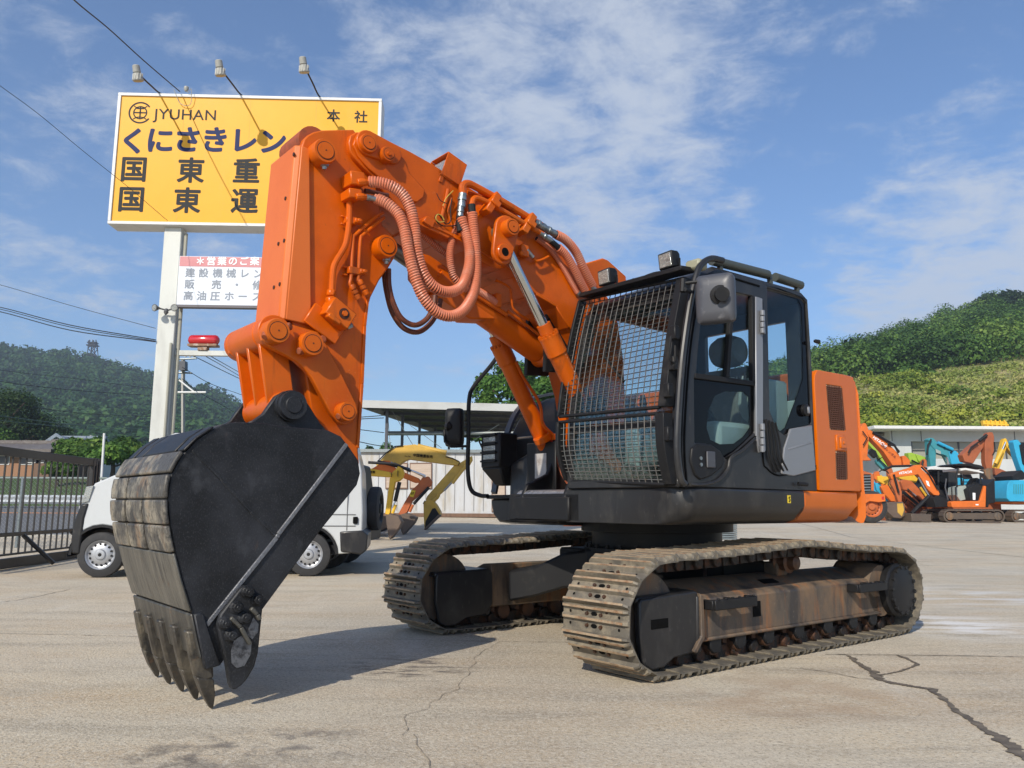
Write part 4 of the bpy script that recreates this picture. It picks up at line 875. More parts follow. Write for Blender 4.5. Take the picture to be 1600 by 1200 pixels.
for a, b in (((549, 445), (560, 467)), ((561, 437), (573, 460))):
    mb = MB(); a = L(*a, AL + .04); b = L(*b, AL + .04); mb.lathe(a, b, [(0, .014), (.1, .02), (.3, .02), (.32, .015), (.4, .015), (.42, .021), (.6, .021), (.62, .015), (.72, .015), (.75, .021), (1, .02)], 10); mb.build('hose_stub', M_or, arm)
mb = MB(); mb.lathe(L(518, 453, AL + .045), L(517, 463, AL + .045), [(0, .03), (1, .03)], 6); mb.lathe(L(516, 464, AL + .05), L(519, 480, AL + .05), [(0, .034), (.8, .034), (1, .02)], 6)
a = L(505, 497, AL + .02); 
Rv = Matrix.Rotation(radians(-30), 3, 'Y')
c = L(526, 492, AL + .07); mb.box(c, (.17, .13, .12), Rv); mb.box(c + Vector((.05, .06, -.045)), (.09, .05, .03), Rv); mb.box(c + Vector((.06, -.03, -.06)), (.24, .02, .14), Rv)
vb = mb.build('valve_block', M_or, arm, .006)
mb = MB(); q = L(538, 490, AL + .137); mb.lathe((q.x, q.y - .004, q.z), (q.x, q.y + .002, q.z), [(0, .034), (1, .034)], 20); mb.m = 1; mb.lathe((q.x, q.y - .004, q.z), (q.x, q.y + .014, q.z), [(0, .018), (1, .018)], 6); mb.build('valve_port', [M_ringline, M_or], vb)
mb = MB(); mb.lathe(L(543, 505, AL + .05), L(547, 513, AL + .05), [(0, .02), (.5, .028), (1, .024)], 10); mb.build('pipe_fitting', M_zinc, vb)
# ------------------------------------------------------------------ linkage
lk = [(413, 504), (428, 497), (443, 500), (457, 507), (496, 518), (505, 528), (530, 575), (558, 632), (560, 645), (551, 660), (538, 664), (527, 659), (516, 645), (487, 590), (476, 577), (462, 564), (450, 557), (424, 544), (411, 531), (408, 516)]
q = xz(lk, .19)
for y0, y1 in ((.145, .19), (-.37, -.325)):
    mb = MB(); mb.plate(q, y0, y1); sl_ = mb.build('side_link', M_or, EX, .008, seg=2)
    if y1 > 0:
        for e_, y_, r_ in ((L(434, 517, .26), .27, .072), (L(488, 537, .26), .27, .072), (L(543, 643, .25), .26, .058)): mb = MB(); boss(mb, e_.xz, .19, y_, r_); mb.build('link_pin', PB, sl_)
        mb = MB()
        for a, b in (((449, 511), (455, 509)), ((474, 547), (466, 549)), ((535, 648), (528, 651)), ((418, 520), (413, 527)), ((503, 531), (506, 529))): mb.lathe(L(*a, .22), L(*b, .24), [(0, .02), (.5, .026), (1, .018)], 8)
        mb.build('pin_bolt', M_ordull, sl_, .002)
ctp = L(434, 517, .19); bp = L(454, 634, .22)
mb = MB(); mb.lathe((ctp.x, -.42, ctp.z), (ctp.x, .15, ctp.z), [(0, .085), (.03, .10), (.10, .10), (.105, .092), (.12, .092), (.125, .10), (.84, .10), (.845, .092), (.86, .092), (.865, .10), (1, .10)], 32)
mb.lathe((bp.x, -.29, bp.z), (bp.x, .13, bp.z), [(0, .088), (1, .088)], 32)
d = Vector((bp.x - ctp.x, 0, bp.z - ctp.z)); n = Vector((d.z, 0, -d.x)).normalized()
if n.x < 0: n = -n
for y in (-.26, -.085, .09):
    a = Vector((ctp.x, y, ctp.z)); b = Vector((bp.x, y, bp.z))
    mb.loft([[p + Vector((0, -.014, 0)) for p in (a + n * .085, b + n * .08, b - n * .08, a - n * .085)], [p + Vector((0, .014, 0)) for p in (a + n * .085, b + n * .08, b - n * .08, a - n * .085)]])
a = Vector((ctp.x, 0, ctp.z)) ; b = Vector((bp.x, 0, bp.z))
mb.loft([[p + Vector((0, -.25, 0)) for p in (a + n * .02, b + n * .02, b - n * .0, a - n * .0)], [p + Vector((0, .08, 0)) for p in (a + n * .02, b + n * .02, b, a)]])
mb.build('bucket_link', M_or, EX, .005, ang=40)
# ------------------------------------------------------------------ bucket
YBL, YBR = .42, -.60
side = [(344, 1040), (321, 1047), (310, 1000), (300, 957), (284, 905), (273, 862), (265, 818), (262, 779), (267, 741), (284, 712), (308, 686), (335, 669), (352, 662), (368, 659), (410, 661), (440, 666), (512, 672), (533, 682), (547, 700), (560, 719), (563, 740), (558, 758), (500, 830), (452, 896), (410, 953), (380, 990)]
sxz = xz(side, YBL)
mb = MB(); mb.plate(sxz, YBL - .03, YBL); bucket = mb.build('bucket', M_bk, EX, .006, seg=2)
mb = MB(); mb.plate(sxz, YBR, YBR + .03); mb.build('side_plate', M_bk, bucket, .006)
skin = [Vector(p) for p in sxz[1:17]]
def offset(P, o):
    out = []
    for i, p in enumerate(P):
        a = P[max(0, i - 1)]; b = P[min(len(P) - 1, i + 1)]; d = (b - a).normalized(); out.append(p + Vector((d.y, -d.x)) * o)
    return out
cenb = Vector((3.45, .9))
sg = 1 if (offset(skin, .1)[5] - cenb).length > (skin[5] - cenb).length else -1
def skinplate(mb, P, o0, o1, y0, y1):
    A = offset(P, sg * o1); B = offset(P, sg * o0)
    mb.loft([[(a.x, y, a.y) for a in A] + [(b.x, y, b.y) for b in B[::-1]] for y in (y0, y1)])
mb = MB(); skinplate(mb, skin, -.025, 0, YBR + .031, YBL - .031); mb.build('bucket_shell', M_bk, bucket, .0)
M_lip = mat('dark_lip_steel', (.045, .043, .038), .45, .2, dirt=[((.13, .12, .10), 6, .45, .68, .8, (1, 3, .15)), ((.20, .10, .04), 8, .60, .72, .8, O3)], bump=(45, .25, .01))
# positions measured along the left edge of the shell
def seg(a, b, n=4): return [Vector(L(a[0] + (b[0] - a[0]) * i / n, a[1] + (b[1] - a[1]) * i / n, YBL).xz) for i in range(n + 1)]
def curve(pts): return [Vector(L(x, y, YBL).xz) for x, y in pts]
def wear(pts, splits, m, o1=.026, name='wear_plate', ya=YBR - .012, yb=YBL + .012):
    P = curve(pts); P = P[::-1] if P[0].y > P[-1].y else P; n = len(splits) + 1; e = [0] + splits + [1]
    for k in range(n):
        mb = MB(); y0 = ya + (yb - ya) * e[k] + (.024 if k else 0); y1 = ya + (yb - ya) * e[k + 1] - (.024 if k < n - 1 else 0)
        skinplate(mb, P, 0.001, o1 + random.uniform(-.003, .003), y0, y1); mb.build(name, m, bucket, .009, seg=2)
wear([(287, 708), (277, 722), (267.5, 740)], [], M_worn, .026)
wear([(267, 742), (263, 760), (262, 778.5)], [.32], M_worn, .026)
wear([(262, 780.5), (262, 800), (265, 818.5)], [.30, .62], M_worn, .026)
wear([(265, 820.5), (268, 840), (273, 861.5)], [.30, .63], M_worn, .026)
wear([(273.5, 863.5), (284, 905), (299.5, 954)], [], M_wornD, .016)
wear([(301, 958), (310, 1000), (316, 1026)], [], M_lip, .018, 'cutting_edge', YBR - .02, YBL + .012)
wear([(288, 706), (308, 686), (334, 669)], [.12, .3, .88], M_bk, .012)
mb = MB(); strip2(mb, [(301, 703), (345, 748), (392, 800), (432, 838)], YBL, .016, YBL - .002, YBL + .004); mb.build('crease', M_bk, bucket, .002)
# side lip plate on the left, silver weld and cutter
mb = MB(); mb.pplate([(303, 960), (318, 958), (345, 1040), (321, 1047)], YBL + .022, .03); mb.build('lip_end', M_bk, bucket, .006)
mb = MB(); strip2(mb, [(541, 694), (434, 835), (432, 840), (322, 977)], YBL, .022, YBL - .002, YBL + .012); mb.build('weld_bead', mat('bare_weld_steel', (.20, .205, .22), .45, .5, dirt=[((.12, .12, .13), 50, .45, .7, .8, O3)], bump=(120, .5)), bucket, .003)
cut = [(340, 975), (345, 960), (374, 922), (381, 915), (391, 915), (410, 931), (411, 950), (408, 981), (404, 1020), (398, 1042), (387, 1061), (378, 1071), (368, 1078), (362, 1077), (358, 1068), (350, 1020), (344, 996)]
mb = MB(); mb.pplate(cut, YBL + .055, .035); sc = mb.build('side_cutter', M_bk, bucket, .009, seg=2)
mb = MB(); mb.plate(xz(cut, YBL + .055), YBR - .055, YBR - .02); mb.build('side_cutter', M_bk, bucket, .009)
mb = MB(); mb.pplate([(361, 1018), (366, 1000), (380, 992), (393, 1005), (392, 1022), (382, 1040), (370, 1044), (362, 1036)], YBL + .0575, .003); mb.pplate([(385, 990), (396, 965), (404, 975), (403, 988), (394, 999)], YBL + .0575, .003); mb.build('polished_patch', mat('polished_patch_steel', (.17, .18, .20), .35, .6, dirt=[((.03, .03, .035), 30, .45, .6, .8, O3)]), sc)
mb = MB(); strip2(mb, [(359, 965), (375, 980), (390, 1006)], YBL + .055, .022, YBL + .05, YBL + .075); strip2(mb, [(391, 950), (401, 960), (405, 968)], YBL + .055, .022, YBL + .05, YBL + .075); mb.build('cutter_rib', M_wornD, sc, .006, seg=2)
for px_, py_ in ((388, 925), (403, 937), (370, 949), (383, 965), (352, 974), (362, 993)):
    q = L(px_, py_, YBL + .07); mb = MB(); mb.lathe((q.x, YBL + .05, q.z), (q.x, YBL + .094, q.z), [(0, .034), (.3, .034), (.31, .027), (1, .024)], 8); mb.lathe((q.x, YBL + .09, q.z), (q.x, YBL + .104, q.z), [(0, .012), (1, .012)], 10); mb.build('bolt', M_bk, sc, .002)
# bucket ears and pin
ear = xz([(385, 662), (398, 656), (412, 646), (421, 633), (431, 619), (445, 611), (459, 611), (473, 619), (485, 636), (500, 660), (512, 674), (500, 682), (440, 678), (400, 672)], .20)
for y0, y1 in ((.155, .20), (-.36, -.315)):
    mb = MB(); mb.plate(ear, y0, y1); mb.build('ear', M_bk, bucket, .006)
mb = MB(); mb.lathe((bp.x, .19, bp.z), (bp.x, .275, bp.z), [(0, .088), (.5, .088), (.51, .082), (.9, .08), (.92, .05), (1, .045)], 28); mb.build('bucket_pin', M_bk, bucket); mb = MB(); mb.lathe((bp.x, -.42, bp.z), (bp.x, -.36, bp.z), [(0, .07), (1, .09)], 24); mb.build('bucket_pin', M_bk, bucket)
pv = L(548, 722, YBL - .05); mb = MB(); mb.lathe((pv.x - .02, -.26, pv.z), (pv.x - .02, .08, pv.z), [(0, .08), (1, .08)], 20); mb.build('pivot_tube', M_or, arm)
# teeth
M_tooth = mat('dark_tooth_steel', (.058, .051, .042), .45, .3, dirt=[((.17, .145, .105), 9, .50, .68, .8, (1, 1, .4)), ((.20, .09, .035), 7, .58, .70, .8, O3), ((.018, .018, .018), 12, .50, .64, .8, O3)], bump=(50, .3, .01))
for i in range(5):
    y = YBR + .05 + (YBL - .045 - YBR - .05) * i / 4
    q = [L(*p, .38) for p in [(288, 985), (294, 1018), (303, 1057), (317, 1063), (331, 1058), (330, 1035), (317, 1012), (303, 985)]]
    mb = MB(); P_ = [(p.x, p.z) for p in q]
    mb.loft([[(x * 1 + .0 if k < 3 else x, y + s_ * (.027 if k < 3 else .040), z) for k, (x, z) in enumerate(P_)] for s_ in (-1, 1)])
    ad = mb.build('tooth_adapter', M_tooth, bucket, .012, seg=2)
    q = [L(*p, .38) for p in [(304, 1057), (314, 1083), (328, 1107), (333, 1107), (334, 1085), (331, 1059)]]
    mb = MB(); P_ = [(p.x, max(p.z, .004)) for p in q]; wd = (.038, .034, .014, .014, .032, .040)
    mb.loft([[(x, y + s_ * wd[k], z) for k, (x, z) in enumerate(P_)] for s_ in (-1, 1)])
    mb.build('tooth', M_tooth, bucket, .008, seg=2)
# ------------------------------------------------------------------ ground
def new_nodes(m): nt = m.node_tree; return nt.nodes, nt.links
def ground_mat():
    m = mat('worn_concrete', (0.36, 0.325, 0.275), .88)
    N, K = new_nodes(m); b = N['Principled BSDF']; tc = N.new('ShaderNodeTexCoord')
    def nz(sc, det, st=(1, 1, 1), rot=0, ro=.6):
        mp = N.new('ShaderNodeMapping'); mp.inputs['Scale'].default_value = st; mp.inputs['Rotation'].default_value = (0, 0, rot); K.new(tc.outputs['Object'], mp.inputs[0])
        n = N.new('ShaderNodeTexNoise'); n.inputs['Scale'].default_value = sc; n.inputs['Detail'].default_value = det; n.inputs['Roughness'].default_value = ro; K.new(mp.outputs[0], n.inputs['Vector']); return n.outputs['Fac']
    def rng(v, a, c, amt=1.0):
        r = N.new('ShaderNodeMapRange'); r.inputs[1].default_value = a; r.inputs[2].default_value = c; r.inputs[4].default_value = amt; K.new(v, r.inputs[0]); return r.outputs[0]
    def mixc(f, A, B, blend='MIX'):
        x = N.new('ShaderNodeMix'); x.data_type = 'RGBA'; x.blend_type = blend; K.new(f, x.inputs['Factor'])
        if isinstance(A, tuple): x.inputs['A'].default_value = (*A, 1)
        else: K.new(A, x.inputs['A'])
        x.inputs['B'].default_value = (*B, 1); return x.outputs['Result']
    def mul(a, b_):
        x = N.new('ShaderNodeMath'); x.operation = 'MULTIPLY'; K.new(a, x.inputs[0]); K.new(b_, x.inputs[1]); return x.outputs[0]
    def spot(p, r0, r1):
        d = N.new('ShaderNodeVectorMath'); d.operation = 'DISTANCE'; K.new(tc.outputs['Object'], d.inputs[0]); d.inputs[1].default_value = p
        r = N.new('ShaderNodeMapRange'); r.interpolation_type = 'SMOOTHSTEP'; r.inputs[1].default_value = r1; r.inputs[2].default_value = r0; K.new(d.outputs['Value'], r.inputs[0]); return r.outputs[0]
    c = mixc(rng(nz(.35, 6, (1, 1.6, 1), .3), .38, .66, .8), (.58, .47, .315), (.50, .465, .39))
    c = mixc(rng(nz(.9, 7, (.6, 1.4, 1), -.4), .47, .66, .75), c, (.47, .34, .205))
    c = mixc(rng(nz(2.0, 8, (.35, 1.5, 1), .1), .50, .70, .75), c, (.27, .225, .165))
    c = mixc(rng(nz(.30, 6, (1, .5, 1), 1.1), .48, .66, .6), c, (.33, .28, .21))
    c = mixc(rng(nz(32, 5, (1, 1, 1), 0, .75), .46, .60, .60), c, (.66, .59, .46))
    c = mixc(rng(nz(48, 4, (1, 1, 1), .7, .75), .52, .64, .75), c, (.22, .18, .13))
    c = mixc(rng(nz(7, 6, (.5, 1.3, 1), .2, .7), .52, .68, .5), c, (.36, .30, .22))
    c = mixc(rng(nz(110, 3, (1, 1, 1), .4, .8), .55, .68, .8), c, (.78, .72, .60))
    c = mixc(rng(nz(85, 3, (1, 1, 1), .9, .8), .58, .68, .7), c, (.14, .115, .085))
    c = mixc(rng(nz(1.3, 9, (1.6, .3, 1), .35, .75), .56, .68, .45), c, (.62, .57, .48))
    c = mixc(mul(spot(G(1490, 977), .1, 1.1), rng(nz(5, 6, (.3, 1, 1)), .40, .55)), c, (.72, .70, .66))
    c = mixc(mul(spot(G(1500, 930), .3, 1.8), rng(nz(3, 6, (.25, 1, 1)), .48, .62)), c, (.62, .60, .56))
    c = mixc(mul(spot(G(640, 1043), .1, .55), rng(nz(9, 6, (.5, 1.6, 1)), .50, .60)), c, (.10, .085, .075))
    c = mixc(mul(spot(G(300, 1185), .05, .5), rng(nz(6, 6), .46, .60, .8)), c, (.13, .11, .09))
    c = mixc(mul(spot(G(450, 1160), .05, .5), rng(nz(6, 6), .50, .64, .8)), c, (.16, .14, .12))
    c = mixc(mul(spot(G(1230, 1085), .1, .9), rng(nz(3, 6), .40, .60, .6)), c, (.37, .25, .155))
    c = mixc(mul(spot(G(1210, 836), .5, 4.0), rng(nz(1.5, 6, (.5, 1.5, 1)), .42, .62, .6)), c, (.52, .50, .46))
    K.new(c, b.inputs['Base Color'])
    bp = N.new('ShaderNodeBump'); bp.inputs['Strength'].default_value = .5; bp.inputs['Distance'].default_value = .02
    K.new(nz(70, 6), bp.inputs['Height']); K.new(bp.outputs[0], b.inputs['Normal'])
    return m
def axis(vals): return sorted(set(vals))
def make_ground():
    xs = axis([-1000, -600, -250, -120, -70] + [-50 + 2 * i for i in range(61)] + [90, 150, 300, 600, 1000]); ys = axis([-60, -20, -8, 0] + [2 + 1.5 * i for i in range(40)] + [70, 100, 200, 500, 950])
    mb = MB(); nx_ = len(xs); vs = []
    for y in ys:
        for x in xs: vs.append((x, y, gz(max(-25, min(25, x)), y)))
    mb.add(vs, [(j * nx_ + i, j * nx_ + i + 1, (j + 1) * nx_ + i + 1, (j + 1) * nx_ + i) for j in range(len(ys) - 1) for i in range(nx_ - 1)])
    return tag(mb.build('ground', ground_mat()), kind='structure')
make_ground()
M_crack = mat('damp_crack', (.105, .085, .062), .7, dirt=[((.24, .195, .14), 12, .4, .7, .9, O3)])
M_joint = mat('joint_dirt', (.20, .165, .125), .9, dirt=[((.36, .30, .22), 5, .40, .62, .9, O3)])
def ribbon(name, pts, w0, jit, m, wig=.01, n=26, zoff=.004):
    P = []
    for (xa, ya), (xb, yb) in zip(pts, pts[1:]):
        for k in range(n): P.append(G(xa + (xb - xa) * k / n, ya + (yb - ya) * k / n))
    P.append(G(*pts[-1])); vs = []; fs = []
    for i, p in enumerate(P):
        a = P[max(0, i - 1)]; b = P[min(len(P) - 1, i + 1)]; d = (b - a).normalized(); nn = Vector((-d.y, d.x, 0))
        t = i / (len(P) - 1); w1_ = (w0(t) if callable(w0) else w0); j = noise.noise((p.x * 7, p.y * 7, 3)) * wig
        wa = w1_ * (1 + jit * noise.noise((p.x * 16, p.y * 16, 0)) * 1.6 + jit * .5 * random.uniform(-1, 1)); wb = w1_ * (1 + jit * noise.noise((p.x * 16, p.y * 16, 9)) * 1.6 + jit * .5 * random.uniform(-1, 1))
        z = gz(p.x, p.y) + zoff
        vs += [Vector((p.x, p.y, z)) + nn * (j + max(.0008, wa)), Vector((p.x, p.y, z)) + nn * (j - max(.0008, wb))]
        if i: fs.append((2 * i - 2, 2 * i, 2 * i + 1, 2 * i - 1))
    mb = MB(); mb.add(vs, fs); return tag(mb.build(name, m), kind='structure')
ribbon('ground_crack', [(1326, 1025), (1345, 1040), (1365, 1050), (1372, 1062), (1420, 1072), (1455, 1078), (1470, 1090), (1500, 1115), (1540, 1142), (1575, 1162), (1612, 1190)], lambda t: .015 + .013 * sin(t * 5) ** 2, .7, M_crack, .02)
ribbon('ground_crack', [(1400, 1024), (1420, 1030), (1434, 1038), (1420, 1046), (1390, 1053), (1373, 1056)], lambda t: .014 * (1 - t * .6), .7, M_crack, .02)
ribbon('ground_crack', [(1372, 1063), (1340, 1060), (1290, 1050), (1250, 1045)], .0035, .8, M_crack, .01)
ribbon('ground_crack', [(784, 1003), (765, 1012), (742, 1030), (735, 1050), (712, 1075), (690, 1095), (660, 1108), (634, 1123), (632, 1150)], .0017, .9, M_joint, .05)
ribbon('ground_crack', [(646, 1148), (652, 1165), (660, 1172), (668, 1195), (676, 1210)], .0024, .9, M_joint, .03)
ribbon('ground_joint', [(-20, 990), (100, 992), (210, 995), (420, 1000), (600, 999), (780, 1003), (900, 1004)], .0045, .9, M_joint, .006)
ribbon('ground_joint', [(1290, 1023), (1400, 1024), (1500, 1025), (1640, 1028)], .0055, .8, M_crack, .006)
ribbon('ground_joint', [(1150, 817), (1240, 834), (1330, 851), (1500, 866), (1640, 878)], .011, .6, M_crack, .01)
ribbon('ground_joint', [(1280, 846), (1440, 852), (1640, 854)], .014, .7, M_crack, .01)
ribbon('ground_crack', [(-10, 943), (40, 936), (110, 921)], .006, .9, M_joint, .03)
ribbon('ground_joint', [(540, 868), (700, 850), (840, 833)], .010, .9, M_joint, .02)
# ------------------------------------------------------------------ foliage helpers
def leaf_mat(name, c0, c1, c2, rough=.6):
    m = bpy.data.materials.new(name); m.use_nodes = True; N, K = new_nodes(m); b = N['Principled BSDF']; b.inputs['Roughness'].default_value = rough; b.inputs['Specular IOR Level'].default_value = .25
    at_ = N.new('ShaderNodeAttribute'); at_.attribute_name = 'tint'
    cr_ = N.new('ShaderNodeValToRGB'); cr_.color_ramp.elements[0].color = (*c0, 1); cr_.color_ramp.elements[1].color = (*c2, 1); e = cr_.color_ramp.elements.new(.5); e.color = (*c1, 1)
    K.new(at_.outputs['Fac'], cr_.inputs[0]); K.new(cr_.outputs[0], b.inputs['Base Color'])
    tr = N.new('ShaderNodeBsdfTranslucent'); K.new(cr_.outputs[0], tr.inputs[0]); mx = N.new('ShaderNodeMixShader'); mx.inputs[0].default_value = .25
    K.new(b.outputs[0], mx.inputs[1]); K.new(tr.outputs[0], mx.inputs[2]); K.new(mx.outputs[0], N['Material Output'].inputs[0]); m.diffuse_color = (*c1, 1); return m
rg = np.random.default_rng(5)
def leaves(crowns, n, size, name, m, parent=None, flat=.35, cone=False, loc=None, tints=None, up=.3):
    """crowns: list of (x, y, z, rx, ry, rz); many small leaf clumps spread through each crown's shell"""
    C = np.array(crowns, float); k = len(C); idx = np.repeat(np.arange(k), n); M = len(idx)
    d = rg.normal(size=(M, 3)); d /= np.linalg.norm(d, axis=1)[:, None]
    d[:, 2] = np.where(d[:, 2] < -.35, -d[:, 2], d[:, 2])
    # lumpy radius: each crown has a few random lobes
    lob = rg.normal(size=(k, 9, 3)); lob /= np.linalg.norm(lob, axis=2)[:, :, None]
    dt = np.einsum('ij,ikj->ik', d, lob[idx]).max(1)
    rad = (.62 + .42 * np.clip((dt - .55) / .45, 0, 1)) * rg.uniform(.72, 1.04, M)
    P = d * rad[:, None] * C[idx, 3:6]
    if cone:
        hh = (P[:, 2] / C[idx, 5] + 1) / 2; s = np.clip(1.15 * (1 - hh) + .04, .03, 1.1); P[:, 0] *= s; P[:, 1] *= s
    ctr = C[idx, :3] + P
    nr = d + rg.normal(scale=.55, size=(M, 3)); nr[:, 2] += up; nr /= np.linalg.norm(nr, axis=1)[:, None]
    a = np.cross(nr, rg.normal(size=(M, 3))); a /= np.linalg.norm(a, axis=1)[:, None]; b = np.cross(nr, a)
    s = size * rg.uniform(.55, 1.35, M)[:, None]
    q = np.stack([ctr - a * s - b * s * .35, ctr + b * s * .75 * rg.uniform(.6, 1.2, M)[:, None] - a * s * .1, ctr + a * s, ctr - b * s * .7 + a * s * .2], 1)
    V = q.reshape(-1, 3)
    if loc is not None: V = V - np.array(loc)
    me = bpy.data.meshes.new(name); me.vertices.add(len(V)); me.vertices.foreach_set('co', V.ravel().astype(np.float32))
    me.loops.add(M * 4); me.loops.foreach_set('vertex_index', np.arange(M * 4, dtype=np.int32)); me.polygons.add(M)
    me.polygons.foreach_set('loop_start', np.arange(0, M * 4, 4, dtype=np.int32)); me.polygons.foreach_set('loop_total', np.full(M, 4, np.int32))
    me.update(calc_edges=True); me.materials.append(m)
    base = rg.uniform(0, 1, k) if tints is None else np.array(tints)
    tv = np.clip(base[idx] * .75 + rg.normal(scale=.12, size=M) + .12, 0, 1)
    at_ = me.attributes.new('tint', 'FLOAT', 'POINT'); at_.data.foreach_set('value', np.repeat(tv, 4).astype(np.float32))
    o = bpy.data.objects.new(name, me); COL.objects.link(o)
    if parent is not None: o.parent = parent
    return o
M_leafF = leaf_mat('hill_forest_leaves', (.018, .055, .016), (.035, .095, .022), (.075, .15, .03))
M_leafR = leaf_mat('hillside_leaves', (.024, .06, .012), (.075, .155, .025), (.20, .29, .05))
M_leafS = leaf_mat('shrub_leaves', (.06, .12, .018), (.19, .25, .03), (.40, .40, .06))
M_leafT = leaf_mat('tree_leaves', (.03, .08, .012), (.065, .15, .022), (.15, .26, .04))
M_leafD = leaf_mat('dark_tree_leaves', (.012, .03, .008), (.025, .055, .012), (.05, .09, .02))
M_bark = mat('bark', (.08, .06, .045), .9, bump=(20, .6))
def tree(p, h, r, label, m=M_leafT, n=2600, size=.22, lobes=7, group=None, name='tree', cone=False, dens=1):
    t = empty(name, p, 0, label, 'tree', group); random.seed(int(abs(p[0] * 13 + p[1] * 7)))
    mb = MB(); mb.tube(spline([(0, 0, -.3), (.03 * r, 0, h * .3), (-.04 * r, .02, h * .55), (0, 0, h * .85)], 4), lambda q: .075 * r * (1 - .8 * q) + .02, 8)
    if not cone:
        for k in range(6):
            a = k * 2.4; z = h * (.35 + .07 * k); mb.tube([(0, 0, z), (cos(a) * r * .35, sin(a) * r * .35, z + h * .12), (cos(a) * r * .45, sin(a) * r * .45, z + h * .16)], lambda q: .03 * r * (1 - .75 * q) + .01, 6)
    mb.build('trunk', M_bark, t)
    if cone: cr_ = [(0, 0, h * .55, r, r, h * .48)]
    else:
        cr_ = []
        for k in range(lobes):
            a = random.uniform(0, 2 * pi); q = random.uniform(.15, .62) * r; rr = r * random.uniform(.38, .56)
            cr_.append((cos(a) * q, sin(a) * q, h * random.uniform(.5, .86), rr, rr, rr * .8))
        cr_.append((0, 0, h * .86, r * .5, r * .5, h * .14))
    leaves(cr_, n // len(cr_), size, 'crown', m, t, cone=cone, tints=[random.uniform(.15, .9) for _ in cr_]); return t
# ------------------------------------------------------------------ terrain
def interp(tab, x):
    if x <= tab[0][0]: return tab[0][1]
    for (xa, ya), (xb, yb) in zip(tab, tab[1:]):
        if xa <= x <= xb: return ya + (yb - ya) * (x - xa) / (xb - xa)
    return tab[-1][1]
RL_ = [(-500, 560), (-200, 556), (0, 549), (50, 556), (62, 561), (100, 555), (150, 568), (200, 580), (240, 590), (290, 603), (340, 622), (380, 648), (420, 676), (480, 705), (540, 740), (620, 766), (700, 785), (1000, 800)]
RR_ = [(1100, 640), (1200, 612), (1266, 575), (1300, 568), (1330, 562), (1380, 545), (1420, 530), (1460, 518), (1500, 500), (1540, 484), (1570, 477), (1600, 479), (1700, 455), (1900, 430)]
def terrain(name, m, x0, x1, nxp, rows):
    "rows: list of (Y, f(px) -> py); real ridge distances, interpolated in between"
    mb = MB(); vs = []; R = []
    for k in range(len(rows) - 1):
        for j in range(6): R.append((k, j / 6))
    R.append((len(rows) - 2, 1.0))
    for k, t in R:
        (Ya, fa), (Yb, fb) = rows[k], rows[k + 1]
        for i in range(nxp + 1):
            px = x0 + (x1 - x0) * i / nxp; a = at(px, fa(px), Ya); b = at(px, fb(px), Yb); p = a.lerp(b, t)
            s = p.y * .004; vs.append(p + Vector((0, 0, noise.noise((p.x / (30 * s + 4), p.y / (30 * s + 4), 1)) * s * 1.5)))
    w_ = nxp + 1
    mb.add(vs, [(j * w_ + i, j * w_ + i + 1, (j + 1) * w_ + i + 1, (j + 1) * w_ + i) for j in range(len(R) - 1) for i in range(nxp)])
    return tag(mb.build(name, m, ang=180), kind='structure'), vs, w_
M_hillg = mat('forest_floor', (.025, .05, .018), .95, dirt=[((.05, .08, .02), .05, .4, .7, .9, O3)])
hl, vsl, wl = terrain('hill', M_hillg, -500, 760, 70, [(130, lambda x: 779), (230, lambda x: interp(RL_, x) * .35 + 779 * .65), (380, lambda x: interp(RL_, x) * .75 + 779 * .25), (520, lambda x: interp(RL_, x)), (760, lambda x: 800)])
M_slope = mat('grassy_slope', (.20, .22, .055), .95, dirt=[((.36, .28, .12), .16, .45, .62, .9, (1, 1, 3)), ((.40, .33, .18), .45, .50, .66, .7, O3), ((.11, .16, .035), .3, .52, .66, .85, O3), ((.20, .12, .07), .11, .64, .72, .8, O3), ((.12, .16, .04), 2.2, .48, .62, .7, O3)], bump=(3, .8, .3))
SLT = [(1100, 640), (1280, 604), (1340, 596), (1440, 588), (1520, 580), (1600, 574), (1900, 560)]
hr_, vsr, wr_ = terrain('hillside', M_slope, 1120, 1900, 60, [(50, lambda x: 801), (62, lambda x: 690), (85, lambda x: 640), (112, lambda x: interp(SLT, x)), (160, lambda x: interp(RR_, x) * .5 + interp(SLT, x) * .5), (215, lambda x: interp(RR_, x)), (330, lambda x: 760)])
def scatter(vs, w_, r0, r1, n, f):
    out = []; R = len(vs) // w_
    for _ in range(n):
        j = random.uniform(r0, r1) * (R - 1); i = random.uniform(0, w_ - 1.001); j = min(j, R - 1.001); a, b = int(j), int(i)
        u, v = j - a, i - b
        p = (vs[a * w_ + b] * (1 - v) + vs[a * w_ + b + 1] * v) * (1 - u) + (vs[(a + 1) * w_ + b] * (1 - v) + vs[(a + 1) * w_ + b + 1] * v) * u
        out.append(f(p))
    return out
random.seed(3)
def crown(a, b, hf=.8):
    def f(p):
        r = random.uniform(a, b); return (p.x, p.y, p.z + r * .3, r, r, r * hf * random.uniform(.8, 1.3))
    return f
lf = scatter(vsl, wl, .02, .78, 3600, crown(3.6, 7.0))
leaves(lf, 90, .95, 'forest', M_leafF, tints=[min(1, max(0, .45 + .5 * noise.noise((c[0] / 60, c[1] / 60, 4)) + random.uniform(-.25, .25))) for c in lf])['kind'] = 'stuff'
rf = scatter(vsr, wr_, .52, .845, 900, crown(2.4, 4.4, 1.1))
leaves(rf, 420, .25, 'forest', M_leafR, tints=[min(1, max(0, .42 + .6 * noise.noise((c[0] / 18, c[1] / 18, 4)) + random.uniform(-.3, .3))) for c in rf])['kind'] = 'stuff'
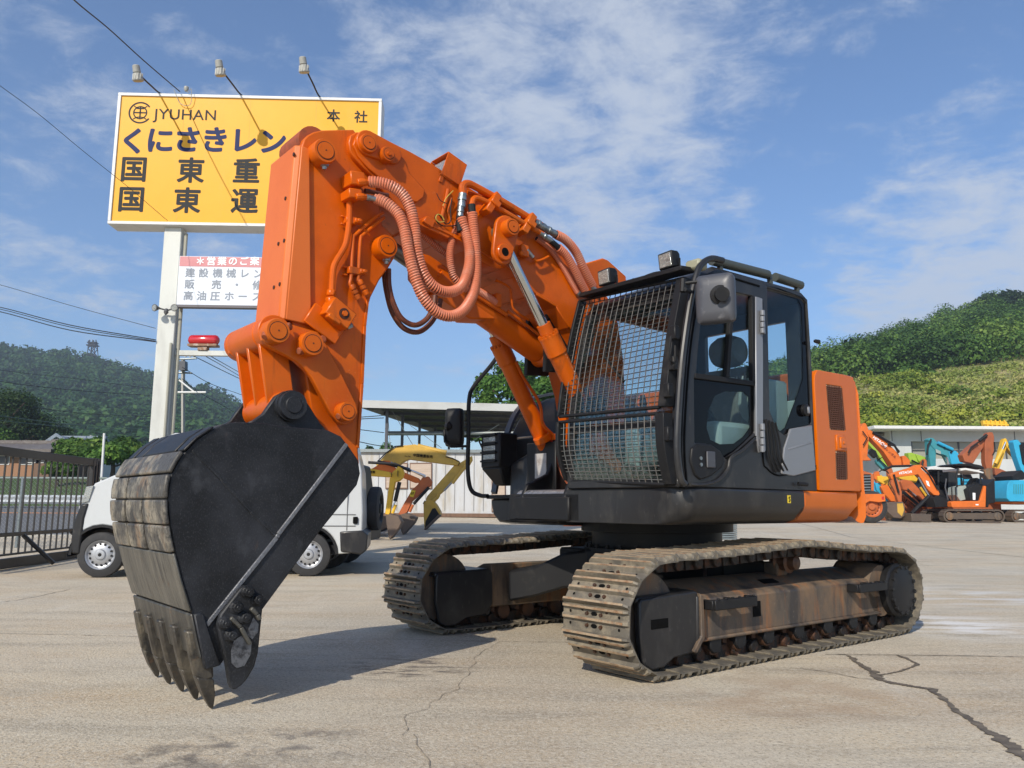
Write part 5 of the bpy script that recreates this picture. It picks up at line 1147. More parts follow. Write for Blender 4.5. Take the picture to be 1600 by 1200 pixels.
rf = [c for c in scatter(vsr, wr_, .10, .50, 1000, crown(.7, 2.0, .6)) if noise.noise((c[0] / 9, c[1] / 6, 2)) > (-.08 if c[1] < 72 else .20 if c[0] > 42 else .0)]
leaves(rf, 200, .17, 'undergrowth', M_leafS, tints=[min(1, max(0, .5 + .6 * noise.noise((c[0] / 7, c[1] / 7, 4)) + random.uniform(-.3, .3))) for c in rf])['kind'] = 'stuff'
gf = scatter(vsr, wr_, .10, .50, 2600, crown(.4, 1.1, .7))
M_tuft = leaf_mat('dry_grass_blades', (.16, .23, .04), (.30, .34, .08), (.48, .42, .18))
leaves(gf, 34, .16, 'grass', M_tuft, tints=[min(1, max(0, .5 + .9 * noise.noise((c[0] / 11, c[2] / 1.5, 8)) + random.uniform(-.2, .2))) for c in gf])['kind'] = 'stuff'
def gl(y): return 2.5 * sm(36, 47, y) + .5 * sm(47, 70, y)
for k, (px_, yt, yb, Y, lab) in enumerate([(1324, 532, 580, 150, 'leftmost of three pointed conifers on the ridge above the orange counterweight'), (1333, 527, 580, 150, 'middle of three pointed conifers on the ridge, the tallest one'), (1345, 545, 585, 150, 'rightmost of three pointed conifers on the ridge')]):
    b = at(px_, yb, Y); t = at(px_, yt, Y); tree(b, t.z - b.z, 1.3, lab, M_leafD, 1800, .28, name='conifer_tree', cone=True, group='conifers on the right ridge')
for px_, yt, yb, Y, r, lab, m in [(1568, 464, 510, 200, 7, 'broad dark treetop standing above the right-hand ridge', M_leafD), (1508, 487, 520, 200, 5, 'rounded tree on the ridge left of the broad dark treetop', M_leafR), (1430, 580, 600, 110, 3, 'dark green tree at the upper edge of the grassy slope', M_leafR)]:
    b = at(px_, yb, Y); t = at(px_, yt, Y); tree(b, t.z - b.z, r, lab, m, 6000, .34)
for px_, yt, Y, r, lab, m in [(800, 558, 52, 2.9, 'bright green leafy tree rising behind the carport roof and orange boom', M_leafT), (758, 583, 55, 2.0, 'smaller green tree left of the leafy tree behind the carport roof', M_leafT), (850, 575, 50, 2.0, 'green tree partly hidden by the hydraulic cylinder', M_leafT),
                            (602, 690, 70, 1.6, 'small green tree under the carport beyond the white prefab', M_leafT), (578, 694, 72, 1.2, 'small round tree just right of the orange arm tip', M_leafD)]:
    t = at(px_, yt, Y); g0 = gz(max(-25, min(25, t.x)), Y); tree((t.x, Y, g0), t.z - g0, r, lab, m, 9000 if r > 1.8 else 3000, .12 if r > 1.8 else .13, lobes=10)
for px_, yt, Y, r, lab, m in [(20, 612, 80, 5.6, 'tall dark spreading tree above the brown roofed house', M_leafD), (60, 648, 82, 3.2, 'dark tree beside the tall spreading tree', M_leafD), (8, 672, 78, 2.6, 'yellow green bush by the brown roofed house', M_leafR),
                              (112, 694, 48, 1.5, 'bushy green tree directly above the gate post', M_leafR), (140, 690, 50, 2.1, 'bushy tree behind the thin white pole', M_leafR), (178, 700, 46, 1.8, 'bushy tree just right of the thin white pole', M_leafT), (205, 692, 52, 2.0, 'bush beside the bucket back', M_leafR), (92, 724, 44, .9, 'low green bush left of the gate post', M_leafR)]:
    t = at(px_, yt, Y); tree((t.x, Y, gl(Y)), t.z - gl(Y), r, lab, m, 7000, .12, lobes=9)
# ------------------------------------------------------------------ helper for things built in planes facing the camera
def wp(name, px, Y, depth, m, parent=None, bevel=0.0, rel=None, **kw):
    mb = MB(); P = [at(x, y, Y) for x, y in px]; mb.loft([[p for p in P], [p + Vector((0, depth, 0)) for p in P]])
    return mb.build(name, m, parent, bevel, **kw)
def wt(name, pts, Y, r, m, parent=None, n=8, k=0, Y2=None):
    P = [at(x, y, Y if Y2 is None else Y + (Y2 - Y) * i / (len(pts) - 1)) for i, (x, y) in enumerate(pts)]
    mb = MB(); mb.tube(spline(P, k) if k else P, r, n); return mb.build(name, m, parent)
def root(name, label, cat, group=None):
    return empty(name, (0, 0, 0), 0, label, cat, group)
# ------------------------------------------------------------------ pylon sign
M_sy = mat('yellow_sign_face', (.74, .35, .0), .45, spec=.25, dirt=[((.76, .39, .012), .7, .4, .7, .6, O3), ((.62, .36, .05), 2.2, .55, .8, .5, (1, 1, .2))], coat=.2)
M_sf = mat('white_sign_frame', (.66, .66, .64), .5, dirt=[((.45, .45, .43), 5, .5, .8, .6, O3)])
M_pole = mat('white_painted_pole', (.56, .57, .53), .5, dirt=[((.36, .36, .33), 2, .5, .75, .7, (1, 1, .25))])
M_ink = mat('grey_lettering', (.022, .024, .026), .6, spec=.2); M_navy = mat('navy_lettering', (.014, .024, .09), .6, spec=.2)
M_conc = mat('plain_concrete', (.38, .36, .32), .9)
SG = root('pylon_sign', 'tall yellow roadside sign on white poles with three lamps above it', 'sign')
YS = 15.0; sA = at(168, 349, YS); sdir = Vector((1, .035, 0)).normalized()
def SPt(px, py, off=0.0):
    nrm = Vector((sdir.y, -sdir.x, 0)); r = unray(px, py); t = (sA - EYE + nrm * off).dot(nrm) / r.dot(nrm); return EYE + r * t
def su(p): return (p - sA).dot(sdir)
zt_ = SPt(300, 148).z; zb_ = SPt(300, 352.5).z; u0, u1 = su(SPt(177, 250)), su(SPt(594, 250))
sn_ = Vector((sdir.y, -sdir.x, 0))     # towards the viewer
def sbox(name, ua, ub, za, zb2, d0, d1, m, parent=SG, bevel=0.0):
    mb = MB(); P = []
    for d in (d0, d1): P.append([sA + sdir * u + sn_ * d + Vector((0, 0, z - sA.z)) for u, z in ((ua, za), (ub, za), (ub, zb2), (ua, zb2))])
    mb.loft(P); return mb.build(name, m, parent, bevel)
pan = sbox('sign_panel', u0 + .06, u1 - .06, zb_ + .06, zt_ - .06, -.10, .0, M_sy)
for a in ((u0, u1, zt_ - .06, zt_), (u0, u1, zb_, zb_ + .06), (u0, u0 + .06, zb_ + .0605, zt_ - .0605), (u1 - .06, u1, zb_ + .0605, zt_ - .0605)): sbox('sign_frame', *a, -.42, .03, M_sf, pan, .006)
mb = MB()
for k in range(8):
    u = u0 + (u1 - u0) * (k + .5) / 8; c = sA + sdir * u - sn_ * .26 + Vector((0, 0, zb_ + .02 - sA.z)); mb.box(c, (.05, .30, .03), Matrix.Rotation(.3, 3, 'Z'))
mb.build('frame_rib', M_sf, pan)
for k in range(1, 4): sbox('panel_seam', u0 + (u1 - u0) * k / 4 - .003, u0 + (u1 - u0) * k / 4 + .003, zb_ + .07, zt_ - .07, .0, .0012, mat('seam_shade', (.55, .32, .04), .6), pan)
def stext(s, px, py, hpx, m, bold=.02, xs=1.0, panel=pan, off=.002, name='lettering', space=1.0):
    p = SPt(px, py, off); k = hpx * 15.0 / FPX * 1.04
    return text_mesh(s, k, m, basis(p, sdir, (0, 0, 1), sn_), name, panel, bold, xs, space=space)
for s, px_, py_ in (('く', 208, 223), ('に', 250, 222), ('さ', 293, 221), ('き', 336, 221), ('レ', 381, 222), ('ン', 426, 224), ('タ', 474, 224)): stext(s, px_, py_, 46, M_navy, .034)
for s, px_, py_ in (('国', 209, 267), ('東', 298, 269), ('重', 385, 270), ('国', 205, 314), ('東', 292, 316), ('運', 382, 317)): stext(s, px_, py_, 44, M_ink, .026)
stext('本', 521, 182, 22, M_ink, .02); stext('社', 564, 184, 22, M_ink, .02)
stext('JYUHAN', 290, 180, 25, M_ink, .006, 1.03, space=1.05)
mb = MB(); lc = SPt(219, 176, .003); R0 = 19 * 15 / FPX
def ring(mb, c, r, w_, a0=0, a1=2 * pi, n=40):
    P = []
    for i in range(n + 1):
        a = a0 + (a1 - a0) * i / n; d = sdir * cos(a) + Vector((0, 0, sin(a))); P.append((c + d * (r - w_ / 2), c + d * (r + w_ / 2)))
    mb.add([q for p in P for q in p], [(2 * i, 2 * i + 1, 2 * i + 3, 2 * i + 2) for i in range(n)])
ring(mb, lc, R0 * .94, R0 * .14, .6, 2 * pi - .6); ring(mb, lc, R0 * .56, R0 * .11)
def bar(mb, c, dx, dz, w_, h_):
    o = c + sdir * dx * R0 + Vector((0, 0, dz * R0)) + sn_ * .001; mb.add([o + sdir * sx * w_ * R0 + Vector((0, 0, sz * h_ * R0)) for sx, sz in ((-1, -1), (1, -1), (1, 1), (-1, 1))], [(0, 1, 2, 3)])
bar(mb, lc, 0, 0, .06, .62); bar(mb, lc, 0, 0, .52, .06); bar(mb, lc, 0, .38, .32, .05); ring(mb, lc + Vector((0, 0, R0 * 1.25)), R0 * .85, R0 * .09, -2.3, -.84, 16); ring(mb, lc - Vector((0, 0, R0 * 1.25)), R0 * .85, R0 * .09, .84, 2.3, 16)
mb.build('round_emblem', M_ink, pan)
# poles
def pole(px0, px1, py, ztop, name='pole'):
    a = SPt(px0, py, -.15); b = SPt(px1, py, -.15); ua, ub = su(a), su(b); return sbox(name, ua, ub, 0, ztop, -.42, -.12, M_pole, SG, .01)
def vpx(px, py): return SPt(px, py, -.12)
ua = su(vpx(258, 350)); po = sbox('pole', ua, ua + .33, 0, zb_, -.40, -.10, M_pole, SG, .012)
ub = su(vpx(505, 350)); sbox('pole', ub, ub + .33, 0, zb_, -.40, -.10, M_pole, SG, .012)
mb = MB(); c = sA + sdir * (ua + .39) - sn_ * .2; mb.tube([(c.x, c.y, 0), (c.x, c.y, zb_ - .1)], .035, 10); c = sA + sdir * (ua + .30) - sn_ * .06; zz_ = SPt(275, 535).z; mb.tube([(c.x, c.y, .3), (c.x, c.y, zz_)], .026, 10); mb.build('conduit', mat('old_conduit', (.33, .32, .26), .5), SG)
# small notice board
z1_, z0_ = SPt(350, 401, .0).z, SPt(350, 477, 0).z; v0, v1 = su(SPt(278, 440)), su(SPt(545, 440))
nb = sbox('notice_board', v0, v1, z0_, z1_, -.10, .0, mat('white_notice_face', (.66, .70, .76), .4), SG, .004); zh = SPt(350, 417, 0).z
sbox('red_header', v0 + .01, v1 - .01, zh, z1_ - .01, .0, .004, mat('faded_red_strip', (.52, .17, .18), .5, dirt=[((.58, .27, .28), 1.5, .4, .7, .8, O3)]), nb)
sbox('board_edge', v0 - .01, v1 + .01, z0_ - .05, z0_ - .002, -.12, .015, mat('board_edge_grey', (.10, .09, .10), .5), nb)
M_nt = mat('notice_print', (.23, .26, .31), .5); M_wt = mat('white_print', (.85, .85, .85), .5)
for s, x_ in zip('＊営業のご案内', (313, 330, 347, 364, 381, 398, 415)): stext(s, x_, 409, 14.5, M_wt, .025, 1, nb, .006)
for s, x_ in zip('建設機械レンタ', (297, 318, 340, 361, 382, 403, 423)): stext(s, x_, 427 + (x_ - 297) * .015, 15.5, M_nt, .022, 1, nb, .002)
for s, x_ in zip('販売・修', (296, 338, 370, 402)): stext(s, x_, 445 + (x_ - 297) * .015, 15.5, M_nt, .022, 1, nb, .002)
for s, x_ in zip('高油圧ホース製', (294, 315, 336, 358, 379, 401, 421)): stext(s, x_, 463 + (x_ - 297) * .015, 15.5, M_nt, .022, 1, nb, .002)
# lamps over the sign
M_lampw = mat('pale_lamp_shell', (.33, .33, .30), .5, dirt=[((.3, .29, .26), 20, .5, .7, .8, O3)])
for tip, foot in (((214, 113), (252, 143)), ((343, 105), (379, 146)), ((474, 100), (501, 149))):
    f_ = SPt(*foot, -.05); nr_ = sn_ * 1.15
    r = unray(*tip); pn = f_ + nr_; t = (pn - EYE).dot(sn_) / r.dot(sn_); tp = EYE + r * t
    f_.z = zt_
    mb = MB(); mb.tube(spline([f_ + sdir * .25, f_ + Vector((0, 0, .03)), f_.lerp(tp, .5), tp], 5), .016, 8); ar_ = mb.build('lamp_arm', M_dk, SG)
    dwn = (Vector((0, 0, -1)) - sn_ * .30 + sdir * .12).normalized(); mb = MB(); mb.lathe(tp - dwn * .13, tp + dwn * .16, [(0, .05), (.05, .065), (.45, .07), (.5, .055), (.55, .075), (.95, .10), (1, .09)], 16)
    for k in range(10):
        a = k * pi / 5; u_ = dwn.orthogonal().normalized(); v_ = dwn.cross(u_); mb.box(tp + dwn * .08 + (u_ * cos(a) + v_ * sin(a)) * .085, (.012, .012, .12))
    mb.build('sign_lamp', M_lampw, ar_)
mb = MB(); q = SPt(291, 141, .05); mb.lathe(q - Vector((0, 0, .02)), q + Vector((0, 0, .08)), [(0, .03), (.5, .05), (.9, .045), (1, .01)], 12); mb.tube(spline([q, q + Vector((.05, -.02, -.06)), q + Vector((.12, -.05, .0)), q + Vector((.10, 0, -.3)), q + Vector((-.1, 0, -.28)), q + Vector((-.25, 0, .02))], 5), .006, 5); mb.build('cable_clamp', M_lampw, SG)
# flood lamps, beacon and its bar
mb = MB(); c0 = SPt(261, 485, .02)
for px_, py_, dr_ in ((243, 481, -1), (273, 481, .3)):
    q = SPt(px_, py_, .12); dd = (Vector((dr_ * .5, -1, -.15))).normalized(); mb.lathe(q - dd * .09, q + dd * .03, [(0, .02), (.3, .035), (.9, .07), (1, .068)], 16); mb.tube([c0, q - dd * .08], .016, 6)
mb.lathe(c0 + Vector((0, -.02, .02)), c0 + Vector((0, -.05, -.09)), [(0, .03), (.6, .045), (1, .02)], 12); fl_ = mb.build('flood_lamp', mat('grey_lamp_body', (.09, .09, .09), .4), SG)
mb = MB()
for px_, py_, dr_ in ((243, 481, -1), (273, 481, .3)):
    q = SPt(px_, py_, .12); dd = (Vector((dr_ * .5, -1, -.15))).normalized(); mb.lathe(q + dd * .028, q + dd * .034, [(0, .06), (1, .055)], 16)
mb.build('lens', M_lens, fl_)
za_ = SPt(330, 552, -.2).z; sbox('cross_bar', ua + .34, ub - .01, za_ - .05, za_ + .05, -.28, -.18, M_pole, SG, .006)
q = SPt(318, 543, -.22); q.z = za_ + .05; mb = MB(); mb.box(q + Vector((0, 0, .04)), (.18, .14, .08)); mb.box(q + Vector((0, 0, .10)), (.56, .20, .045)); bs = mb.build('beacon_mount', mat('rusty_mount', (.25, .14, .08), .7, dirt=[((.5, .45, .4), 14, .5, .6, .7, O3)]), SG, .005)
mb = MB(); a = q + Vector((-.30, 0, .21)); b = q + Vector((.30, 0, .21)); mb.lathe(a, b, [(0, .03), (.06, .085), (.12, .10), (.88, .10), (.94, .085), (1, .03)], 20); mb.build('beacon', M_red, bs)
# ------------------------------------------------------------------ overhead cables, far utility poles, tower
M_cab = mat('black_cable', (.012, .012, .014), .6); M_cabg = mat('greenish_cable', (.06, .10, .09), .6)
CB = 'overhead cables across the sky and hill'
def cable(pts, Ya, Yb, r, label, m=M_cab):
    P = []
    for i, (x, y) in enumerate(pts): P.append(at(x, y, Ya + (Yb - Ya) * i / (len(pts) - 1)))
    mb = MB(); mb.tube(spline(P, 6), r, 6); tag(mb.build('overhead_cable', m), label, 'cable', CB)
cable([(60, -55), (118, 2), (170, 45), (225, 95), (281, 143)], 9, 15.0, .010, 'thick black cable running from upper left to the top of the yellow sign')
cable([(-40, 105), (0, 134), (60, 178), (130, 236), (200, 292), (262, 345)], 10, 14.6, .0045, 'thin black cable crossing in front of the yellow sign')
cable([(-60, 432), (0, 445), (120, 480), (243, 513)], 16, 15.1, .005, 'faint thin cable meeting the pole below the notice board')
for k, (ya, ym, yb, r) in enumerate([(480, 508, 531, .010), (483, 511, 533, .008), (487, 516, 534, .010)]): cable([(-80, ya - 14), (0, ya), (110, ym), (243, yb)], 20, 15.1, r, ['uppermost', 'middle', 'lowest'][k] + ' of three thick black cables running into the white pole')
for k, (p, Ya, Yb, r) in enumerate([([(-60, 560), (0, 578), (120, 592), (235, 607)], 70, 90, .02), ([(-60, 578), (0, 596), (120, 610), (235, 618)], 70, 90, .03), ([(-60, 620), (0, 628), (120, 645), (235, 651)], 70, 90, .03), ([(-60, 645), (0, 650), (120, 664), (235, 671)], 60, 80, .03), ([(-60, 650), (0, 657), (120, 668), (235, 673)], 60, 80, .025),
                         ([(282, 548), (310, 560), (350, 580), (392, 600)], 30, 50, .02), ([(322, 557), (350, 573), (392, 598)], 30, 50, .016), ([(330, 557), (360, 574), (392, 592)], 30, 50, .016), ([(285, 592), (310, 612), (345, 632), (380, 652)], 40, 60, .02), ([(285, 574), (330, 600), (380, 618), (430, 640)], 40, 60, .018),
                         ([(560, 652), (575, 651), (600, 649)], 60, 62, .03), ([(560, 655), (575, 654), (600, 653)], 60, 62, .03), ([(560, 671), (600, 676)], 60, 62, .03), ([(560, 690), (590, 696), (620, 699)], 60, 62, .03)]):
    lab = ['highest cable crossing the left hill', 'second highest cable crossing the left hill', 'third cable down crossing the left hill', 'upper of the two pale cables low across the left hill', 'lower of the two pale cables low across the left hill',
           'lowest left of three cables dropping right behind the cross bar', 'middle cable dropping right behind the cross bar', 'rightmost cable dropping from the cross bar', 'heavy cable falling right across the hill beside the pole', 'thin cable falling right over the hill crest',
           'upper cable between orange arm and carport', 'second cable between orange arm and carport', 'third cable between orange arm and carport', 'lowest cable between orange arm and carport'][k]
    cable(p, Ya, Yb, r, lab, M_cabg if k in (3, 4) else M_cab)
up = root('utility_pole', 'distant utility pole with grey transformer and steel crossarms seen beside the white sign pole', 'utility pole')
Yu = 45; wp('pole', [(283, 560), (286, 560), (286, 780), (283, 780)], Yu, .3, M_conc, up); wt('crossarm', [(270, 562), (307, 560)], Yu, .05, M_zinc, up); wt('crossarm', [(270, 582), (300, 583)], Yu, .05, M_zinc, up); wt('crossarm', [(278, 613), (322, 613)], Yu, .06, M_sf, up); wt('brace', [(280, 594), (304, 613)], Yu, .05, M_sf, up)
wp('transformer', [(279, 564), (289, 564), (289, 578), (279, 578)], Yu - .4, .4, M_mirror, up)
mb = MB()
for x_ in (272, 290, 297, 303): p = at(x_, 558, Yu); mb.lathe(p, p + Vector((0, 0, .3)), [(0, .05), (.5, .1), (1, .04)], 8)
mb.build('insulator', M_sf, up)
tw = root('lattice_tower', 'small steel lattice mast standing on the left hill ridge', 'tower'); Yt = 505
mb = MB(); Pt = lambda x, y, o=0: at(x, y, Yt) + Vector((0, o, 0))
for o in (-2, 2):
    for a, b in (((139, 558), (141, 533)), ((151, 558), (149, 533)), ((139, 558), (150, 545)), ((151, 558), (140, 545)), ((140, 545), (149, 536)), ((150, 545), (141, 536))): mb.tube([Pt(*a, o), Pt(*b, o)], .28, 4)
mb.build('mast_frame', M_dk, tw); mb = MB(); mb.box(at(145, 540, Yt), (6, 5, .8)); mb.box(at(145, 536, Yt), (5, 5, .6))
for x_ in (140, 145, 150): mb.tube([Pt(x_, 540), Pt(x_, 531)], .35, 4)
mb.build('antenna_platform', M_dk, tw)
lp = root('white_pole', 'thin bare white pole rising behind the gate post', 'pole'); wt('shaft', [(163, 677), (158, 760)], 30, .045, M_sf, lp)
wp('base', [(155, 758), (162, 758), (162, 770), (155, 770)], 29.9, .2, M_conc, lp)
for x_, yt_ in ((142, 680), (180, 694)):
    o = root('utility_pole', ['tiny pale utility pole at the foot of the hill above the bushes', 'tiny utility pole further right at the foot of the hill'][x_ > 150], 'utility pole', 'tiny poles below the hill'); wt('pole', [(x_, yt_), (x_, 770)], 100, .12, M_conc, o, 6); wt('crossarm', [(x_ - 4, yt_ + 4), (x_ + 4, yt_ + 4)], 100, .1, M_conc, o, 6)
# ------------------------------------------------------------------ houses, bank, road, rails on the left
M_tile = mat('brown_roof_tile', (.13, .11, .10), .7, dirt=[((.2, .18, .16), 3, .4, .7, .8, O3)], bump=(6, .6, .1)); M_tileb = mat('blue_grey_roof_tile', (.19, .23, .28), .6, bump=(6, .6, .1)); M_wood = mat('brown_timber_wall', (.17, .10, .065), .8, dirt=[((.1, .06, .04), 5, .5, .7, .8, (1, 1, .2))]); M_ocre = mat('orange_plaster', (.30, .16, .09), .8)
M_dark = mat('dark_opening', (.03, .03, .032), .3)
def house(label, Y, x0, x1, yeave, yridge, ybase, dep, mroof, mwall, gable=None):
    h = root('house', label, 'house'); a = at(x0, yeave, Y); b = at(x1, yeave, Y); zr = at(x0, yridge, Y + dep / 2).z; zb3 = min(0, 0)
    mb = MB(); g_ = gl(Y) - .3; mb.box(((a.x + b.x) / 2, Y + dep / 2, (a.z + g_) / 2), (b.x - a.x - .8, dep - .8, a.z - g_)); wl_ = mb.build('wall', mwall, h)
    mb = MB(); prof = [(Y - .3, a.z), (Y + dep / 2, zr), (Y + dep + .3, a.z), (Y + dep + .3, a.z - .18), (Y + dep / 2, zr - .2), (Y - .3, a.z - .18)]
    mb.loft([[(x, yy, z) for yy, z in prof] for x in (a.x, b.x)]); rf_ = mb.build('roof', mroof, h)
    mb = MB(); mb.box(((a.x + b.x) / 2, Y + dep / 2, zr + .08), (b.x - a.x + .1, .35, .22)); mb.build('ridge_cap', mroof, rf_)
    for k in range(3):
        x = a.x + (b.x - a.x) * (.2 + .3 * k); mb = MB(); mb.box((x, Y + .39, a.z * .7 + gl(Y) * .3), (.8, .06, .6)); wi = mb.build('window', M_sf, h); mb = MB(); mb.box((x, Y + .355, a.z * .7 + gl(Y) * .3), (.7, .02, .5)); mb.build('pane', M_dark, wi)
    return h
house('low house with brown tiled roof and orange plaster wall behind the gate', 52, -60, 62, 706, 692, 740, 7, M_tile, M_ocre)
house('brown timber barn with dark tiled roof beside the orange walled house', 50, 40, 84, 702, 691, 740, 6, M_tile, M_wood)
house('large farmhouse with pale blue grey tiled roof beyond the barn', 70, 44, 124, 697, 684, 740, 9, M_tileb, M_white)
hx = root('house', 'white gabled upper storey with dark trim on the farmhouse roof', 'house'); wp('wall', [(76, 697), (76, 688), (88, 681), (103, 688), (103, 697)], 68, 3, M_white, hx); wt('roof_edge', [(71, 691), (88, 679), (107, 691)], 67.8, .16, M_tileb, hx, 4)
wp('roof', [(71, 692), (88, 680), (107, 692), (107, 694), (88, 682), (71, 694)], 67.6, 3.6, M_tileb, hx)
M_grass = mat('field_grass', (.05, .095, .018), .95, dirt=[((.11, .14, .035), .35, .45, .7, .9, O3)], bump=(5, .8, .2))
mb = MB(); vs = []; XS = [-70 + 3 * i for i in range(25)]
for y, z in ((35.3, .5), (37, 1.0), (41, max(1.3, gl(41))), (47, gl(47)), (70, 3.0), (135, 3.1)): vs += [(x - (y - 36) * .25, y, z + .25 * noise.noise((x / 6, y / 6, 0))) for x in XS]
mb.add(vs, [(j * 25 + i, j * 25 + i + 1, (j + 1) * 25 + i + 1, (j + 1) * 25 + i) for j in range(5) for i in range(24)]); tag(mb.build('grass_bank', M_grass, ang=180), kind='structure')
M_asph = mat('road_asphalt', (.12, .12, .125), .9, dirt=[((.16, .16, .16), 1, .4, .7, .7, O3)])
mb = MB(); mb.add([(-80, 23, .012), (-9, 23, .012), (-9, 35.4, .86), (-80, 35.4, .86)], [(0, 1, 2, 3)]); tag(mb.build('road', M_asph), kind='structure')
mb = MB(); mb.add([(-80, 31.5, 0.6013), (-9, 31.5, 0.6013), (-9, 31.8, 0.6218), (-80, 31.8, 0.6218)], [(0, 1, 2, 3)]); tag(mb.build('road_marking', mat('orange_road_line', (.62, .24, .06), .8)), kind='structure')
mb = MB(); mb.add([(-80, 22.4, 0), (-9, 22.4, 0), (-9, 22.4, .14), (-80, 22.4, .14), (-80, 22.8, .14), (-9, 22.8, .14)], [(0, 1, 2, 3), (3, 2, 5, 4)]); tag(mb.build('kerb', M_conc), kind='structure')
gr = root('guard_rail', 'grey steel guard rail along the far side of the road', 'guard rail')
mb = MB(); mb.loft([[(x, 34 + o, z) for o, z in ((0, .95), (-.08, 1.03), (-.02, 1.12), (-.08, 1.24), (0, 1.32), (.04, 1.12))] for x in (-75, -9)]); mb.build('rail', mat('galvanised_rail', (.42, .45, .47), .5), gr)
for k in range(14):
    mb = MB(); mb.cyl((-70 + 4.0 * k, 34.15, 0), (-70 + 4.0 * k, 34.15, 1.3), .08, n=8); mb.build('rail_post', M_sf, gr)
# chain link fence
cf = root('chain_link_fence', 'chain link fence with steel posts behind the black gate', 'fence')
mb = MB(); A_ = Vector((-16, 17.6, 0)); B_ = Vector((-8.55, 17.2, 0)); H_ = 1.52; Lf = (B_ - A_).length; df = (B_ - A_).normalized()
n_ = int(Lf / .085)
for k in range(-18, n_ + 1):
    for sgn in (1, -1):
        a = k * .085; b = a + H_; 
        if sgn > 0: s0, s1, za, zb = a, b, .05, H_
        else: s0, s1, za, zb = a, b, H_, .05
        if s0 < 0: f_ = -s0 / (s1 - s0); za = za + (zb - za) * f_; s0 = 0
        if s1 > Lf: f_ = (Lf - s0) / (s1 - s0); zb = za + (zb - za) * f_; s1 = Lf
        if s1 > s0: mb.tube([A_ + df * s0 + Vector((0, 0, za)), A_ + df * s1 + Vector((0, 0, zb))], .0028, 3)
mb.build('wire_mesh', mat('galvanised_wire', (.36, .38, .37), .5, .4), cf)
mb = MB(); mb.tube([A_ + Vector((0, 0, H_)), B_ + Vector((0, 0, H_))], .026, 8); mb.build('top_rail', mat('green_grey_rail', (.14, .18, .17), .5), cf)
for k in range(5):
    p = A_.lerp(B_, k / 4); mb = MB(); mb.tube([p, p + Vector((0, 0, H_ + .02))], .03, 8); mb.build('post', M_zinc, cf)
# sliding gate
gt = root('sliding_gate', 'black steel bar gate standing open at the yard entrance', 'gate')
ga = Vector((at(-60, 700, 11.0).x, 11.0, 0)); gb = Vector((at(150, 722, 15.4).x, 15.4, 0)); dg = (gb - ga).normalized(); Lg = (gb - ga).length
M_gate = mat('black_gate_paint', (.018, .017, .018), .4, dirt=[((.06, .05, .04), 9, .55, .75, .8, O3)])
Rg = Matrix.Rotation(atan2(dg.y, dg.x), 3, 'Z')
def gbar(name, s0, s1, z, w_, h_): mb = MB(); mb.box(ga + dg * (s0 + s1) / 2 + Vector((0, 0, z)), (s1 - s0, w_, h_), Rg); return mb.build(name, M_gate, gt, .004)
gbar('top_rail', 0, Lg, 1.76, .07, .13); gbar('middle_rail', 0, Lg, .52, .05, .06); gbar('bottom_rail', 0, Lg, .09, .08, .15); gbar('lower_rail', 0, Lg, .22, .05, .03)
for k in range(int(Lg / .21)):
    mb = MB(); p = ga + dg * (.12 + .21 * k); mb.box(p + Vector((0, 0, .96)), (.022, .022, 1.5), Rg); mb.build('bar', M_gate, gt)
for s_ in (Lg - .02, Lg - .16, Lg + .10):
    mb = MB(); mb.box(ga + dg * s_ + Vector((0, 0, .93)), (.06, .08, 1.82), Rg); mb.build('end_post', M_gate, gt, .004)
for s_ in (1.9, 3.6): mb = MB(); mb.tube([ga + dg * s_ + Vector((0, 0, .5)), ga + dg * (s_ + .25) + Vector((.35, .1, .04))], .035, 6); mb.build('stay', M_gate, gt)
# ------------------------------------------------------------------ white van
VA = Vector((-5.585, 11.18, 0)); VB = Vector((-2.845, 11.56, 0))      # outer foot of the two near wheels
vd = (VB - VA).normalized(); vn = Vector((-vd.y, vd.x, 0))             # towards the rear of the van; away from the camera
VAN = empty('van', VA, atan2(vd.y, vd.x), 'white delivery van with grey bumpers parked behind the black bucket', 'van')
# van frame: x towards the tail, y away from the camera, z up; origin at the front wheel
wb = (VB - VA).length; RW = .305
side_ = [(-.46, .33), (-.50, .55), (-.47, .80), (-.40, 1.02), (-.18, 1.18), (.05, 1.26), (.42, 1.82), (.60, 2.02), (.85, 2.08), (3.10, 2.10), (3.36, 2.02), (3.46, 1.5), (3.50, .9), (3.50, .45), (3.44, .33)]
def arch(cx, r, z0): return [(cx + r * cos(a), RW + r * sin(a)) for a in [pi * k / 10 for k in range(11)]]
body = [(-.30, .33), (-.33, .55), (-.30, .80), (-.24, 1.10), (-.15, 1.27), (.08, 1.38), (.34, 1.47), (.50, 1.72), (.64, 1.90), (.84, 1.99), (3.10, 2.03), (3.34, 1.96), (3.46, 1.5), (3.50, .9), (3.50, .45), (3.44, .33)] + [(wb + q[0] - 0, q[1]) for q in arch(0, .40, 0)] + arch(0, .40, 0)
def clean(P): return [(x, max(z, .30)) for x, z in P]
body = clean(body)
mb = MB(); mb.loft([[(x, y + (max(0, z - 1.1) * .10 if y < .8 else -max(0, z - 1.1) * .10), z) for x, z in body] for y in (.015, 1.62)])
vb_ = mb.build('body', M_white, VAN, .02, seg=2)
mb = MB(); mb.loft([[(x, y, z) for x, z in clean([(-.36, .32), (-.385, .50), (-.37, .74), (-.30, .98), (-.20, 1.0), (-.24, .80), (-.26, .42), (-.26, .32)])] for y in (-.004, 1.64)]); mb.build('front_bumper', M_grey, VAN, .02, seg=2)
